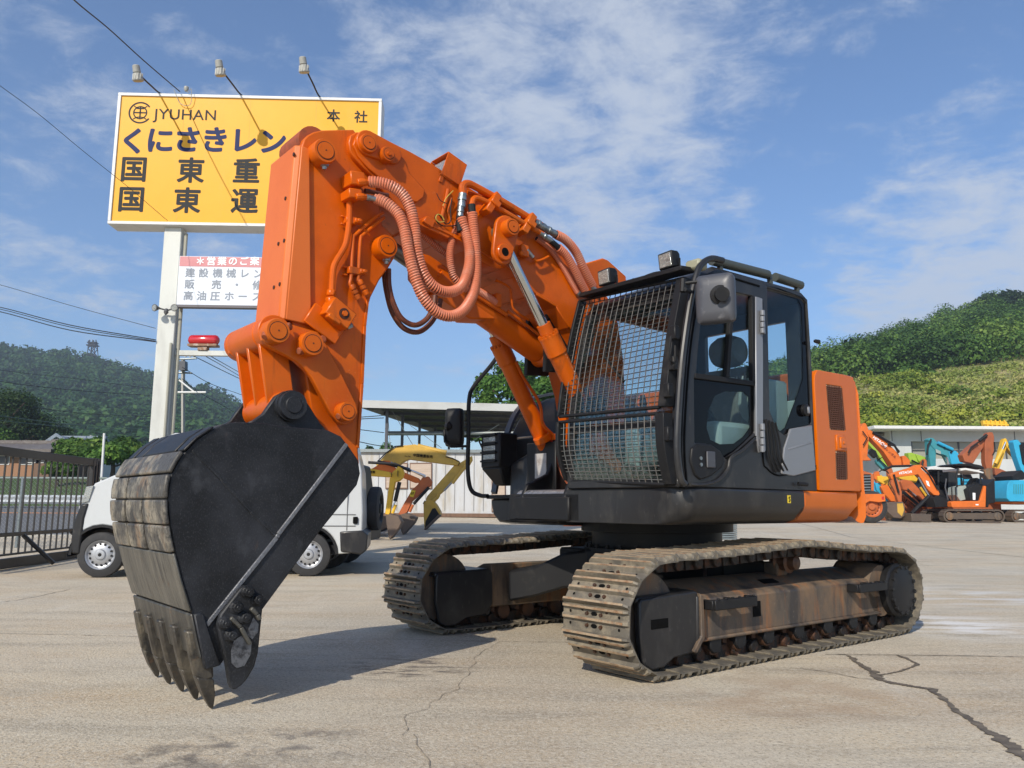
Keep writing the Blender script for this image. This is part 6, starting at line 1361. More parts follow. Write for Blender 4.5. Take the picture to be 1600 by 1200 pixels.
mb = MB(); mb.loft([[(x, y, z) for x, z in [(wb + .44, .34), (wb + .42, .62), (3.50, .64), (3.58, .58), (3.57, .36), (3.5, .30)]] for y in (-.006, 1.645)]); mb.build('rear_bumper', M_grey, VAN, .02, seg=2)
mb = MB()
for cx in (0, wb):
    mb.loft([[(cx + r * cos(a), y, RW + r * sin(a)) for a in [pi * k / 12 for k in range(13)]] + [(cx + (r - .035) * cos(a), y, RW + (r - .035) * sin(a)) for a in [pi - pi * k / 12 for k in range(13)]] for r, y in ((.405, .0), (.405, .3))])
mb.build('wheel_arch', M_dk, VAN)
mb = MB(); mb.box((1.5, .8, .36), (3.6, 1.3, .12)); mb.build('underbody', M_dk, VAN)
M_tyre = mat('tyre_rubber', (.030, .030, .031), .8, dirt=[((.07, .065, .06), 6, .5, .75, .7, O3)]); M_rim = mat('silver_steel_rim', (.42, .43, .45), .4, .6, dirt=[((.28, .28, .28), 12, .5, .8, .6, O3)])
def wheel(par, c, R, wd, ax, name='wheel', rim=M_rim):
    "ax: outward direction of the axle"
    c = Vector(c); ax = Vector(ax).normalized(); mb = MB()
    mb.lathe(c - ax * wd, c, [(0, R * .62), (.001, R * .86), (.12, R * .97), (.3, R), (.7, R), (.88, R * .97), (.985, R * .80), (1, R * .66), (.93, R * .64), (.55, R * .62)], 40, cap=False); wh = mb.build('tyre', M_tyre, par)
    mb = MB(); mb.lathe(c - ax * wd * .6, c - ax * .008, [(0, R * .60), (.9, R * .66), (1, R * .64), (.9, R * .60), (.62, R * .56), (.55, R * .50), (.78, R * .36), (.80, R * .24), (1.05, R * .20), (1.10, R * .10), (1.05, .01)], 40)
    rm = mb.build('rim', rim, wh); mb = MB(); a0 = ax.orthogonal().normalized(); b0 = ax.cross(a0)
    for k in range(14):
        d = a0 * cos(2 * pi * k / 14) + b0 * sin(2 * pi * k / 14); p = c - ax * (wd * .26) + d * R * .46; mb.lathe(p - ax * .01, p + ax * .012, [(0, R * .05), (1, R * .05)], 8)
    mb.lathe(c - ax * wd * .1, c + ax * .0, [(0, R * .12), (1, R * .09)], 12)
    mb.build('rim_hole', M_dk, wh); return wh
for cx in (0, wb): wheel(VAN, (cx, .0, RW), RW, .17, (0, -1, 0)); wheel(VAN, (cx, 1.62, RW), RW, .17, (0, 1, 0))
mb = MB()
for zz in (.86, .70): mb.tube([(.45, .008, zz), (3.4, .008, zz)], .006, 5)
mb.tube([(.40, .03, 1.45), (.42, .01, .9), (.42, .008, .4)], .006, 5); mb.tube([(1.5, .02, 1.9), (1.5, .008, .4)], .006, 5); mb.tube([(3.28, .02, 1.9), (3.28, .008, .64)], .006, 5)
mb.build('panel_gap', mat('panel_shadow_gap', (.12, .12, .12), .8), VAN)
mb = MB(); mb.plate([], 0, 0) if 0 else None
wv = [[(.50, 1.40), (.76, 1.82), (1.35, 1.88), (1.35, 1.30)], [(1.55, 1.30), (1.55, 1.88), (2.4, 1.88), (2.4, 1.30)], [(2.5, 1.30), (2.5, 1.88), (3.15, 1.86), (3.22, 1.30)]]
for P in wv:
    mb = MB(); mb.loft([[(x, y + max(0, z - 1.1) * .10, z) for x, z in P] for y in (.006, .03)]); mb.build('side_window', M_blackglass, VAN)
mb = MB(); mb.loft([[(.36, .14, 1.50), (.62, .18, 1.84), (.62, 1.46, 1.84), (.36, 1.50, 1.50)], [(.32, .14, 1.51), (.58, .18, 1.86), (.58, 1.46, 1.86), (.32, 1.50, 1.51)]]); mb.build('windscreen', M_blackglass, VAN)
mb = MB(); mb.loft([[(-.285, -.004, 1.0), (-.245, -.004, 1.22), (-.15, .0, 1.24), (-.20, .0, 1.02)], [(-.34, .14, 1.0), (-.29, .14, 1.2), (-.2, .2, 1.24), (-.26, .2, 1.02)]]); mb.build('headlight', M_lens, VAN, .004)
mb = MB(); mb.box((3.50, .04, .50), (.10, .09, .16)); mb.build('tail_light', M_red, VAN, .01)
mb = MB(); mb.box((3.40, -.01, .78), (.07, .02, .10)); mb.build('fuel_flap', M_black, VAN, .01)
# ------------------------------------------------------------------ black off-road car with spare wheel
SUV = root('off_road_car', 'black off-road car with a spare wheel on its tail beside the white van', 'car')
sx = at(574, 800, 13.6).x
mb = MB(); pr = [(sx - 3.1, .45), (sx - 3.15, 1.0), (sx - 2.3, 1.08), (sx - 1.9, 1.66), (sx - .12, 1.68), (sx - .02, 1.05), (sx, .45)]
mb.loft([[(x, y, z) for x, z in pr] for y in (13.0, 14.45)]); mb.build('body', M_dk, SUV, .04, seg=2)
mb = MB(); mb.box((sx - .5, 12.995, 1.36), (.75, .02, .42)); mb.build('side_window', M_blackglass, SUV); mb = MB(); mb.box((sx + .03, 13.7, .52), (.14, 1.5, .20)); mb.build('rear_bumper', M_dk, SUV, .02)
mb = MB(); mb.box((sx + .105, 13.1, .56), (.02, .14, .09)); mb.build('tail_light', M_red, SUV); mb = MB(); mb.box((sx + .11, 13.22, .44), (.015, .20, .12)); mb.build('number_plate', mat('yellow_plate', (.75, .55, .04), .5), SUV)
mb = MB(); mb.box((sx + .02, 13.05, .84), (.03, .12, .22)); mb.build('tail_light', M_lens, SUV, .01)
wheel(SUV, (sx + .24, 13.55, .94), .36, .20, (1, 0, 0), rim=M_dk)
for x_ in (sx - .5, sx - 2.5): wheel(SUV, (x_, 12.98, .34), .34, .2, (0, -1, 0)); wheel(SUV, (x_, 14.45, .34), .34, .2, (0, 1, 0))
# ------------------------------------------------------------------ prefab with siding and carport
M_sid = mat('white_siding', (.50, .51, .52), .55, dirt=[((.38, .33, .25), 1.8, .50, .70, .75, (1.5, 1, .3))])
PF = root('prefab_building', 'low white panelled prefab building with wooden framed windows', 'building')
YP = 32.0; gP = gz(-3, YP); pa = at(540, 706, YP); pb = at(866, 706, YP); zt2 = pa.z
mb = MB(); mb.box(((pa.x + pb.x) / 2, YP + 2, (gP + zt2) / 2 + .06), (pb.x - pa.x, 4, zt2 - gP - .12)); mb.build('wall', M_sid, PF)
mb = MB(); mb.box(((pa.x + pb.x) / 2, YP + 2, zt2 + .05), (pb.x - pa.x + .3, 4.3, .12)); mb.build('roof', M_zinc, PF)
mb = MB(); mb.box(((pa.x + pb.x) / 2, YP - .04, gP + .08), (pb.x - pa.x, .1, .14)); mb.build('sill_beam', M_wood, PF)
for x_ in range(590, 860, 15):
    a = at(x_, 790, YP); mb = MB(); mb.box((a.x, YP - .012, (gP + zt2) / 2 + .1), (.02, .02, zt2 - gP - .3)); mb.build('panel_joint', mat('joint_shade', (.25, .25, .25), .8), PF) if x_ == 590 else mb.build('panel_joint', bpy.data.materials['joint_shade'], PF)
M_wf = mat('brown_window_frame', (.16, .09, .06), .6); M_blind = mat('beige_blind', (.50, .40, .32), .7, dirt=[((.38, .29, .22), 8, .45, .6, .8, (.1, .1, 6))])
for x0_, x1_, y0_, y1_ in ((640, 675, 723, 764), (602, 637, 723, 764), (768, 790, 730, 800)):
    wi = wp('window', [(x0_, y0_), (x1_, y0_), (x1_, y1_), (x0_, y1_)], YP - .06, .08, M_wf, PF, .01); wp('pane', [(x0_ + 1.5, y0_ + 2), (x1_ - 1.5, y0_ + 2), (x1_ - 1.5, y1_ - 2), (x0_ + 1.5, y1_ - 2)], YP - .075, .02, M_blind, wi)
CPT = root('carport', 'open steel carport roof on slim posts behind the white prefab', 'carport'); YC = 36.0
c0 = at(565, 626, YC); dirw = Vector((1, .16, 0)).normalized(); dird = Vector((.169, 1, 0)).normalized(); zc = c0.z; WC, DC = 13.0, 17.0
def cpt(u, v, z): return Vector((c0.x, YC, 0)) + dirw * u + dird * v + Vector((0, 0, z))
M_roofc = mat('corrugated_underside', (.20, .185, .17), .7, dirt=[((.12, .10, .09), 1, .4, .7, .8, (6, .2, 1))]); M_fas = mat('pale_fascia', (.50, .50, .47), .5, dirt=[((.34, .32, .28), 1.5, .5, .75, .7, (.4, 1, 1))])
dz = lambda u: -.008 * u
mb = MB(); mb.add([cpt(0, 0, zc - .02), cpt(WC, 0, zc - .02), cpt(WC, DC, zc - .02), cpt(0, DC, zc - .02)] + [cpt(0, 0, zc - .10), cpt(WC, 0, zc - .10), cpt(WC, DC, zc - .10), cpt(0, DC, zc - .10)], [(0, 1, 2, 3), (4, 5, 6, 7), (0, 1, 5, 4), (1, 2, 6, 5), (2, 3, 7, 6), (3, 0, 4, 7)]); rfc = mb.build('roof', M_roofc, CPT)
for (u0_, v0_), (u1_, v1_) in (((-.05, -.06), (WC, -.06)), ((-.06, -.05), (-.06, DC))):
    a, b = cpt(u0_, v0_, zc + .02), cpt(u1_, v1_, zc + .02); mb = MB(); mb.loft([[a, a - Vector((0, 0, .34)), b - Vector((0, 0, .34)), b], [a + (dird if v0_ == v1_ else dirw) * .05, a + (dird if v0_ == v1_ else dirw) * .05 - Vector((0, 0, .34)), b + (dird if v0_ == v1_ else dirw) * .05 - Vector((0, 0, .34)), b + (dird if v0_ == v1_ else dirw) * .05]]); mb.build('fascia', M_fas, rfc)
for v in (.8, 3.2, 6.2, 9.4, 12.6, 16.2):
    mb = MB(); a = cpt(.0, v, zc - .22); b = cpt(WC, v, zc - .22); mb.tube([a, b], .10, 4); mb.build('beam', M_mirror, rfc)
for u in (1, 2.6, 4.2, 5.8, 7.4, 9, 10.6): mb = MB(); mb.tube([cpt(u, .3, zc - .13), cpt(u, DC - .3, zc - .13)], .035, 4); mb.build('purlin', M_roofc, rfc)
for v in (.8, 3.2, 6.2, 9.4, 12.6, 16.2):
    mb = MB(); a = cpt(.9, v, .3); b = cpt(.9, v, zc - .2); mb.tube([a, b], .09, 4); mb.build('post', M_mirror, CPT)
mb = MB(); a = at(603, 677, 38); b = at(880, 677, 38); mb.tube([a, b], .10, 8); mb.build('cross_pipe', M_zinc, CPT)
for p_, q_ in (((612, 641), (648, 700)), ((640, 664), (690, 700)), ((606, 650), (610, 700)), ((780, 663), (718, 702))): wt('brace_wire', [p_, q_], 39, .018, M_zinc, CPT, 4)
# ------------------------------------------------------------------ generic digger pieces
def rust(name, c, k=.6): return mat(name, c, .55, dirt=[((c[0] * .45, c[1] * .5, c[2] * .5 + .01), 2.2, .45, .75, k, O3), ((.12, .07, .04), 5, .6, .8, .6, O3)])
M_y1 = rust('faded_yellow', (.60, .36, .055)); M_y2 = rust('bright_yellow', (.75, .44, .03), .3); M_o1 = rust('mini_orange', (.68, .15, .015), .5); M_o2 = rust('rust_orange', (.48, .12, .03)); M_o3 = rust('brown_orange', (.36, .10, .035)); M_lime = rust('lime_green', (.33, .50, .05), .3); M_teal = rust('faded_teal', (.045, .26, .30), .5); M_blue = rust('sky_blue', (.03, .36, .58), .3)
M_bkt = rust('brown_bucket_steel', (.13, .09, .065)); M_trk = rust('dusty_track', (.10, .075, .055))
S7 = lambda P: [(540 + x / 4.8, 600 + y / 4.8) for x, y in P]
S4 = lambda P: [(1330 + x / 5.926, 640 + y / 5.926) for x, y in P]
def plates(par, items, Y, S_):
    out = []
    for it in items:
        nm, P, m, dy, dep = it[:5]; out.append(wp(nm, S_(P), Y + dy, dep, m, par, .015 if dep > .1 else 0))
    return out
def tubes(par, items, Y, S_):
    for nm, P, m, dy, r in items: wt(nm, S_(P), Y + dy, r, m, par, 8)
def words(s, px, py, hpx, m, par, Y, rot=0.0, bold=.02, xs=1.0):
    p = at(px, py, Y); c, s_ = cos(rot), sin(rot); return text_mesh(s, hpx * Y / FPX, m, basis(p, (c, 0, s_), (-s_, 0, c), (0, -1, 0)), 'lettering', par, bold, xs)
def trackset(par, px0, px1, ytop, ybot, Y, wd, gap, m=M_trk):
    for dy in (0, gap):
        a = at(px0, (ytop + ybot) / 2, Y); b = at(px1, (ytop + ybot) / 2, Y); g0 = gz(max(-25, min(25, a.x)), Y); h = abs(at(px0, ytop, Y).z - at(px0, ybot, Y).z); r = h / 2; z = g0 + r
        P = [(a.x + r + r * cos(t), z + r * sin(t)) for t in [pi / 2 + pi * k / 10 for k in range(11)]] + [(b.x - r + r * cos(t), z + r * sin(t)) for t in [-pi / 2 + pi * k / 10 for k in range(11)]]
        Q = [(a.x + r + r * .80 * cos(t), z + r * .80 * sin(t)) for t in [pi / 2 + pi * k / 10 for k in range(11)]] + [(b.x - r + r * .80 * cos(t), z + r * .80 * sin(t)) for t in [-pi / 2 + pi * k / 10 for k in range(11)]]
        mb = MB(); mb.holed(P, [Q], lambda p: (p[0], Y + dy, p[1]), (0, wd, 0), 1)
        n = int(((b.x - a.x - h) * 2 + pi * h) / .14); pts_, per = resample(P, n)
        for q0, q1 in zip(pts_, pts_[1:] + pts_[:1]):
            d = (q1 - q0).normalized(); nn = Vector((d.y, -d.x)); c = (q0 + q1) / 2
            if nn.dot(c - Vector(((a.x + b.x) / 2, z))) < 0: nn = -nn
            c = c + nn * .012; mb.box((c.x, Y + dy + wd / 2, c.y), (.03, wd, .03), Matrix.Rotation(-atan2(d.y, d.x), 3, 'Y'))
        tk = mb.build('track', m, par)
        mb = MB(); mb.loft([[(x, Y + dy + wd * .1, zz) for x, zz in ((a.x + r, z - r * .45), (b.x - r, z - r * .45), (b.x - r, z + r * .5), (a.x + r, z + r * .45))], [(x, Y + dy + wd * .9, zz) for x, zz in ((a.x + r, z - r * .45), (b.x - r, z - r * .45), (b.x - r, z + r * .5), (a.x + r, z + r * .45))]]); mb.build('track_frame', m, tk)
        for xx in (a.x + r, b.x - r):
            mb = MB(); mb.lathe((xx, Y + dy + wd * .95, z), (xx, Y + dy + wd * .0, z), [(0, r * .62), (.8, r * .66), (.95, r * .6), (1, r * .3)], 20); mb.build('track_wheel', M_frame, tk)
# three small excavators before the prefab (bodies stand behind the car and the bucket)
def hidden_body(par, px0, px1, Y, m, h=1.5):
    a = at(px0, 800, Y); b = at(px1, 800, Y); g0 = gz(a.x, Y); mb = MB(); mb.box(((a.x + b.x) / 2, Y + .6, g0 + .55 + h * .25), (b.x - a.x, 1.3, h * .5)); mb.build('body', m, par, .06, seg=2)
    mb = MB(); x = (a.x + b.x) / 2
    mb.box((x, Y + .6, g0 + .55 + h * 1.05), (1.1, 1.1, .06))
    for sx_ in (-.5, .5):
        for sy_ in (.1, 1.1): mb.tube([(x + sx_, Y + sy_, g0 + .5 + h * .4), (x + sx_, Y + sy_, g0 + .55 + h * 1.04)], .03, 6)
    mb.build('canopy', M_dk, par); trackset(par, px0 - 2, px1 + 2, 800 - 0, 800 + .42 * FPX / Y, Y, .32, 1.0)
ya = root('compact_excavator', 'faded yellow excavator whose long arched boom spans in front of the prefab', 'excavator', 'small excavators by the prefab'); Y_ = 24.2
plates(ya, [('boom', [(225, 600), (250, 580), (330, 495), (400, 464), (470, 458), (520, 452), (560, 465), (750, 535), (850, 575), (862, 600), (850, 612), (800, 608), (660, 590), (560, 577), (475, 566), (440, 580), (400, 610), (370, 600), (300, 590), (240, 625)], M_y1, 0, .30),
            ('arm', [(905, 562), (948, 538), (952, 570), (930, 610), (880, 655), (740, 800), (720, 818), (665, 862), (640, 880), (600, 870), (612, 840), (700, 740), (812, 612), (860, 590)], M_y1, .05, .22),
            ('bucket', [(583, 885), (612, 868), (650, 872), (680, 905), (710, 960), (708, 985), (592, 1097), (586, 1000)], M_y1, -.12, .55)], Y_, S7)
plates(ya, [('cutting_edge', [(712, 985), (700, 972), (588, 1085), (592, 1099)], M_bkt, -.13, .57), ('bucket_side', [(600, 1030), (650, 935), (672, 930), (700, 975), (594, 1080)], M_dk, -.125, .004)], Y_, S7)
tubes(ya, [('boom_cylinder', [(540, 468), (754, 520)], M_y1, .1, .085), ('hose', [(240, 580), (300, 520), (370, 468), (430, 462)], M_rub, -.03, .018), ('hose', [(750, 545), (800, 556), (850, 580)], M_rub, -.03, .014), ('bucket_rod', [(740, 800), (880, 650)], M_steel, -.03, .03), ('bucket_cylinder', [(800, 745), (905, 610)], M_y1, -.05, .05), ('link', [(700, 830), (690, 850), (650, 885)], M_y1, -.02, .05), ('pin', [(850, 598), (852, 599)], M_dk, -.02, .07), ('pin', [(586, 886), (588, 887)], M_dk, -.13, .06)], Y_, S7)
hidden_body(ya, 480, 545, Y_ + .0, M_y1, 2.0); words('中国機重販売', 540 + 580 / 4.8, 600 + 541 / 4.8, 5.2, M_black, ya, Y_ - .02, radians(-5)); words('No.740', 540 + 465 / 4.8, 600 + 543 / 4.8, 3, M_black, ya, Y_ - .02, radians(-3), .01)
yb_ = root('compact_excavator', 'small bright yellow excavator with upright arm and dark bucket nearest the car', 'excavator', 'small excavators by the prefab'); Y_ = 20.2
plates(yb_, [('boom', [(120, 620), (200, 636), (330, 660), (356, 680), (345, 700), (300, 698), (180, 690), (120, 680)], M_y2, 0, .2),
             ('arm', [(352, 660), (375, 640), (395, 613), (425, 632), (440, 665), (428, 705), (400, 730), (372, 735), (350, 860), (335, 965), (325, 985), (295, 975), (305, 900), (325, 760), (330, 710)], M_y2, .02, .16),
             ('bucket', [(300, 982), (330, 975), (395, 988), (420, 1035), (400, 1080), (332, 1168), (322, 1150), (305, 1050)], M_bkt, -.1, .5)], Y_, S7)
tubes(yb_, [('bucket_cylinder', [(405, 735), (372, 880)], M_dk, -.04, .05), ('rod', [(372, 880), (350, 930)], M_chrome, -.04, .022), ('link', [(375, 905), (352, 970)], M_y2, -.02, .04), ('arm_cylinder', [(170, 588), (370, 600), (490, 655)], M_dk, .06, .035), ('rod', [(340, 590), (600, 690)], M_chrome, .1, .025), ('boss', [(392, 672), (393, 672)], M_dk, -.03, .09), ('pin', [(345, 682), (346, 682)], M_dk, -.03, .06)], Y_, S7)
hidden_body(yb_, 470, 530, Y_, M_y2, 1.6); words('建機', 540 + 200 / 4.8, 600 + 662 / 4.8, 4.5, M_black, yb_, Y_ - .02)
oc = root('compact_excavator', 'small orange excavator between the two yellow ones with yellow plate on its arm', 'excavator', 'small excavators by the prefab'); Y_ = 22.2
plates(oc, [('boom', [(170, 650), (230, 615), (285, 572), (330, 575), (345, 612), (410, 650), (550, 708), (562, 740), (520, 742), (430, 705), (340, 690), (250, 690)], M_o1, 0, .2),
            ('arm', [(575, 700), (622, 692), (650, 735), (640, 765), (600, 790), (500, 880), (462, 965), (420, 985), (395, 975), (440, 890), (500, 790), (540, 755)], M_o2, .02, .18),
            ('bucket', [(388, 985), (450, 968), (500, 985), (532, 1002), (512, 1045), (432, 1133), (418, 1110)], M_bkt, -.08, .5)], Y_, S7)
plates(oc, [('number_plate', [(492, 795), (525, 800), (508, 850), (480, 842)], M_yel, -.006, .004)], Y_, S7)
tubes(oc, [('bucket_cylinder', [(625, 775), (510, 900)], M_dk, -.05, .045), ('rod', [(420, 615), (600, 700)], M_chrome, -.04, .022), ('arm_cylinder', [(240, 580), (480, 640)], M_dk, -.04, .04), ('link', [(505, 905), (480, 960)], M_o2, -.03, .04)], Y_, S7)
hidden_body(oc, 485, 545, Y_, M_o1, 1.7); words('07', 540 + 502 / 4.8, 600 + 822 / 4.8, 5, M_black, oc, Y_ - .015)
lb_ = root('excavator_bucket', 'loose grey bucket lying on the ground beside the spare wheel', 'bucket'); plates(lb_, [('shell', [(215, 1020), (260, 992), (300, 990), (312, 1080), (270, 1100), (225, 1088)], M_bkt, 0, .6), ('cutting_edge', [(222, 1088), (270, 1100), (312, 1080), (312, 1088), (270, 1108), (222, 1096)], M_dk, -.03, .66)], 21.5, S7)
# stacks of steel under the machine
for (x0_, x1_, y0_, y1_, Yq, lab, m) in ((853, 882, 806, 820, 23, 'flat stack of rusty brown track plates on the ground under the machine', M_o3),):
    st_ = root('plate_stack', lab, 'plates')
    for k in range(4): wp('plate', [(x0_ + k % 2, y0_ + 3.6 * k), (x1_ - (k % 3), y0_ + 3.6 * k), (x1_ - (k % 3), y0_ + 3.6 * k + 2.8), (x0_ + k % 2, y0_ + 3.6 * k + 2.8)], Yq, .6, m, st_, .01)
cr2 = root('steel_crate', 'open orange steel crate beside the stack of track plates', 'crate')
wp('panel', [(881, 806), (926, 806), (926, 822), (881, 822)], 22.4, .7, M_o2, cr2, .01)
for k in range(6): wp('opening', [(898 + 4.8 * k, 809), (901.5 + 4.8 * k, 809), (901.5 + 4.8 * k, 813.5), (898 + 4.8 * k, 813.5)], 22.39, .012, M_dark, cr2)
for k in range(6): wp('opening', [(898 + 4.8 * k, 815), (901.5 + 4.8 * k, 815), (901.5 + 4.8 * k, 819.5), (898 + 4.8 * k, 819.5)], 22.39, .012, M_dark, cr2)
hv = root('track_links', 'pile of spare silver grey track links standing behind the turntable', 'links')
for k in range(8): wp('link', [(1118, 817 + 3.4 * k), (1152, 817 + 3.4 * k), (1152, 819.6 + 3.4 * k), (1118, 819.6 + 3.4 * k)], 17.5, .5, M_zinc, hv, .005)
# ------------------------------------------------------------------ big shed on the right
SH = root('storage_shed', 'long pale concrete shed with a wide window band and thin overhanging roof', 'building'); YS2 = 46.0
M_pal = mat('pale_shed_wall', (.52, .54, .54), .7, dirt=[((.40, .41, .40), .7, .45, .75, .7, (1, 1, .3))]); M_wband = mat('dusty_window_band', (.29, .28, .23), .5, dirt=[((.30, .29, .24), .8, .4, .7, .8, O3)])
za, zb, zc_, zd = (at(1500, y, YS2).z for y in (672, 690, 717, 812)); xa = at(1392, 700, YS2).x; xw = at(1424, 700, YS2).x; xe_ = at(1760, 700, YS2).x
for nm, x0_, x1_, z0_, z1_, m, d in (('wall', xa, xe_, zb, za, M_pal, 0), ('wall', xa, xw, -.3, zb - .003, M_pal, 0), ('wall', xw + .003, xe_, -.3, zc_, M_pal, 0)):
    mb = MB(); mb.box(((x0_ + x1_) / 2, YS2 + 4 + d, (z0_ + z1_) / 2), (x1_ - x0_, 8, z1_ - z0_)); mb.build(nm, m, SH)
mb = MB(); mb.box(((xw + xe_) / 2, YS2 + .25, (zb + zc_) / 2), (xe_ - xw - .01, .1, zb - zc_ - .01)); wn = mb.build('window_band', M_wband, SH)
for k in range(7): mb = MB(); mb.box((xw + .1 + k * 2.7, YS2 + .17, (zb + zc_) / 2), (.07, .06, zb - zc_ - .02)); mb.build('mullion', M_mirror, wn)
mb = MB(); mb.box(((xw + xe_) / 2, YS2 + .16, (zb + zc_) / 2), (xe_ - xw - .05, .05, .06)); mb.build('rail', M_mirror, wn)
zr0, zr1 = at(1500, 672, YS2 - 1.2).z, at(1500, 667, YS2 - 1.2).z; xr = at(1366, 667, YS2 - 1.2).x
mb = MB(); mb.box(((xr + xe_) / 2, YS2 + 3.4, (zr0 + zr1) / 2 + .05), (xe_ - xr, 9.2, zr1 - zr0)); mb.build('roof', M_sf, SH, .02)
mb = MB(); mb.box(((xr + xa) / 2 + .3, YS2 + 4.2, zr0 - .10), (xa - xr, 7, .12)); mb.build('eave_beam', M_roofc, SH)
for x_ in (1366, 1439, 1585): a = at(x_, 680, YS2); mb = MB(); mb.box((a.x + (1 if x_ == 1366 else 0), YS2 - .015, (za + zb) / 2), (.03, .02, za - zb)); mb.build('panel_joint', M_mirror, SH)
yr = root('roof_rack', 'bright yellow steel frame lying on the shed roof', 'frame'); Yr_ = 47
yq = wp('panel', [(1536, 657), (1573, 658.5), (1578, 669), (1539, 668)], Yr_, .3, M_y2, yr, .02)
for k in range(5): wt('rib', [(1541 + 7 * k, 656), (1544 + 7 * k, 668)], Yr_ - .05, .05, M_y2, yr, 4)
wt('rib', [(1536, 662), (1576, 664)], Yr_ - .06, .05, M_y2, yr, 4)
# ------------------------------------------------------------------ machines parked on the right
GR = 'machines parked in front of the shed'
a = root('mini_excavator', 'orange mini excavator with dark canopy nearest in the row of machines', 'excavator', GR); Y_ = 33.0
trackset(a, 1330 + 855 / 5.926, 1330 + 1425 / 5.926, 797, 817.6, Y_, .4, 1.5)
plates(a, [('body', [(928, 855), (945, 848), (1190, 845), (1232, 705), (1262, 712), (1272, 760), (1262, 905), (940, 908), (928, 895)], M_o1, .2, 1.5), ('counterweight', [(1255, 700), (1330, 640), (1335, 860), (1280, 870), (1270, 905), (1250, 905)], M_dk, .15, 1.6),
           ('engine_cover', [(1075, 740), (1150, 690), (1225, 690), (1190, 845), (1100, 845)], M_dk, .3, 1.3), ('seat', [(1100, 745), (1115, 700), (1165, 630), (1190, 640), (1180, 700), (1150, 760)], M_dk, .7, .5), ('console', [(980, 720), (1060, 700), (1085, 760), (1080, 830), (1010, 845), (975, 790)], M_beige, .6, .7),
           ('canopy', [(965, 510), (1000, 498), (1120, 500), (1200, 515), (1232, 535), (1230, 552), (1190, 545), (1100, 520), (1000, 518)], M_dk, .1, 1.5), ('canopy_trim', [(1010, 545), (1060, 540), (1175, 560), (1230, 580), (1225, 592), (1170, 580), (1060, 560), (1015, 568)], M_sf, .15, 1.4),
           ('blade', [(555, 962), (745, 968), (740, 1042), (560, 1035)], M_trk, -.1, 1.7), ('swing_post', [(760, 820), (800, 790), (925, 850), (930, 900), (780, 905)], M_dk, .5, .7)], Y_, S4)
plates(a, [('boom', [(360, 610), (375, 590), (440, 570), (560, 535), (600, 512), (650, 512), (700, 560), (760, 640), (822, 780), (810, 798), (765, 790), (700, 730), (655, 650), (620, 600), (560, 610), (420, 628), (375, 650)], M_o1, .6, .26), ('arm', [(375, 640), (410, 620), (440, 660), (470, 760), (470, 860), (440, 870), (400, 740), (370, 690)], M_o2, .62, .2),
           ('bucket', [(330, 865), (380, 858), (480, 852), (500, 900), (495, 985), (460, 1008), (395, 1000), (330, 940)], M_bkt, .45, .6), ('bucket_inside', [(425, 870), (478, 868), (490, 930), (470, 990), (430, 950)], M_y1, .44, .01)], Y_, S4)
tubes(a, [('boom_cylinder', [(560, 960), (720, 800)], M_dk, .5, .08), ('rod', [(720, 800), (620, 625)], M_chrome, .5, .035), ('bucket_cylinder', [(395, 600), (440, 770)], M_dk, .55, .045), ('hose', [(650, 530), (720, 600), (800, 740)], M_rub, .55, .03), ('hose', [(360, 640), (340, 690), (400, 790)], M_rub, .55, .02),
          ('canopy_post', [(980, 720), (975, 620), (990, 540)], M_dk, .2, .035), ('canopy_post', [(1200, 690), (1195, 560)], M_dk, .25, .04), ('canopy_post', [(1020, 720), (1015, 560)], M_dk, 1.5, .03), ('rail', [(935, 840), (930, 720), (965, 718), (972, 840)], M_dk, .2, .025), ('rail', [(1100, 790), (1090, 700), (1130, 690)], M_dk, .3, .02), ('lever', [(1040, 720), (1020, 640)], M_dk, .7, .03), ('lever', [(900, 850), (870, 720), (880, 640)], M_mirror, .9, .03)], Y_, S4)
words('HITACHI', 1330 + 503 / 5.926, 640 + 583 / 5.926, 5.2, M_wt, a, Y_ + .59, radians(8), .03); plates(a, [('logo_plate', [(1152, 875), (1180, 875), (1180, 886), (1152, 886)], M_wt, .19, .004), ('stripe', [(645, 545), (660, 535), (705, 580), (695, 592)], M_wt, .59, .004), ('plate_mark', [(690, 655), (715, 665), (730, 715), (705, 700)], M_wt, .59, .004), ('plate_mark', [(1125, 770), (1150, 772), (1150, 835), (1127, 835)], M_wt, .29, .004)], Y_, S4)
b = root('mini_excavator', 'rust red mini excavator boom crossing behind the canopied machine', 'excavator', GR); Y_ = 35.2
plates(b, [('boom', [(460, 665), (490, 645), (560, 660), (700, 810), (690, 850), (640, 830), (560, 760), (480, 740)], M_o2, .3, .25), ('arm', [(470, 700), (520, 740), (640, 870), (620, 890), (540, 830)], M_o2, .35, .2), ('cab', [(705, 560), (740, 540), (960, 545), (1010, 570), (985, 600), (990, 800), (700, 800)], M_grey, .3, 1.4),
           ('cab_window', [(725, 575), (800, 565), (800, 700), (725, 690)], M_blackglass, .28, .02), ('cab_window', [(820, 565), (900, 562), (900, 750), (820, 740)], M_blackglass, .28, .02), ('cab_roof', [(700, 560), (730, 530), (800, 520), (960, 535), (1015, 560), (1010, 580), (950, 560), (740, 555)], M_sf, .2, 1.6), ('body', [(690, 800), (1080, 800), (1080, 900), (690, 900)], M_dk, .3, 1.4)], Y_, S4)
tubes(b, [('boom_cylinder', [(480, 760), (640, 900)], M_dk, .2, .07), ('rod', [(520, 730), (600, 800)], M_chrome, .2, .03), ('hose', [(640, 720), (730, 850)], M_y2, .2, .05), ('hose', [(300, 560), (380, 525), (560, 520), (700, 545)], M_rub, .2, .05)], Y_, S4); trackset(b, 1440, 1520, 799, 812, Y_, .4, 1.4)
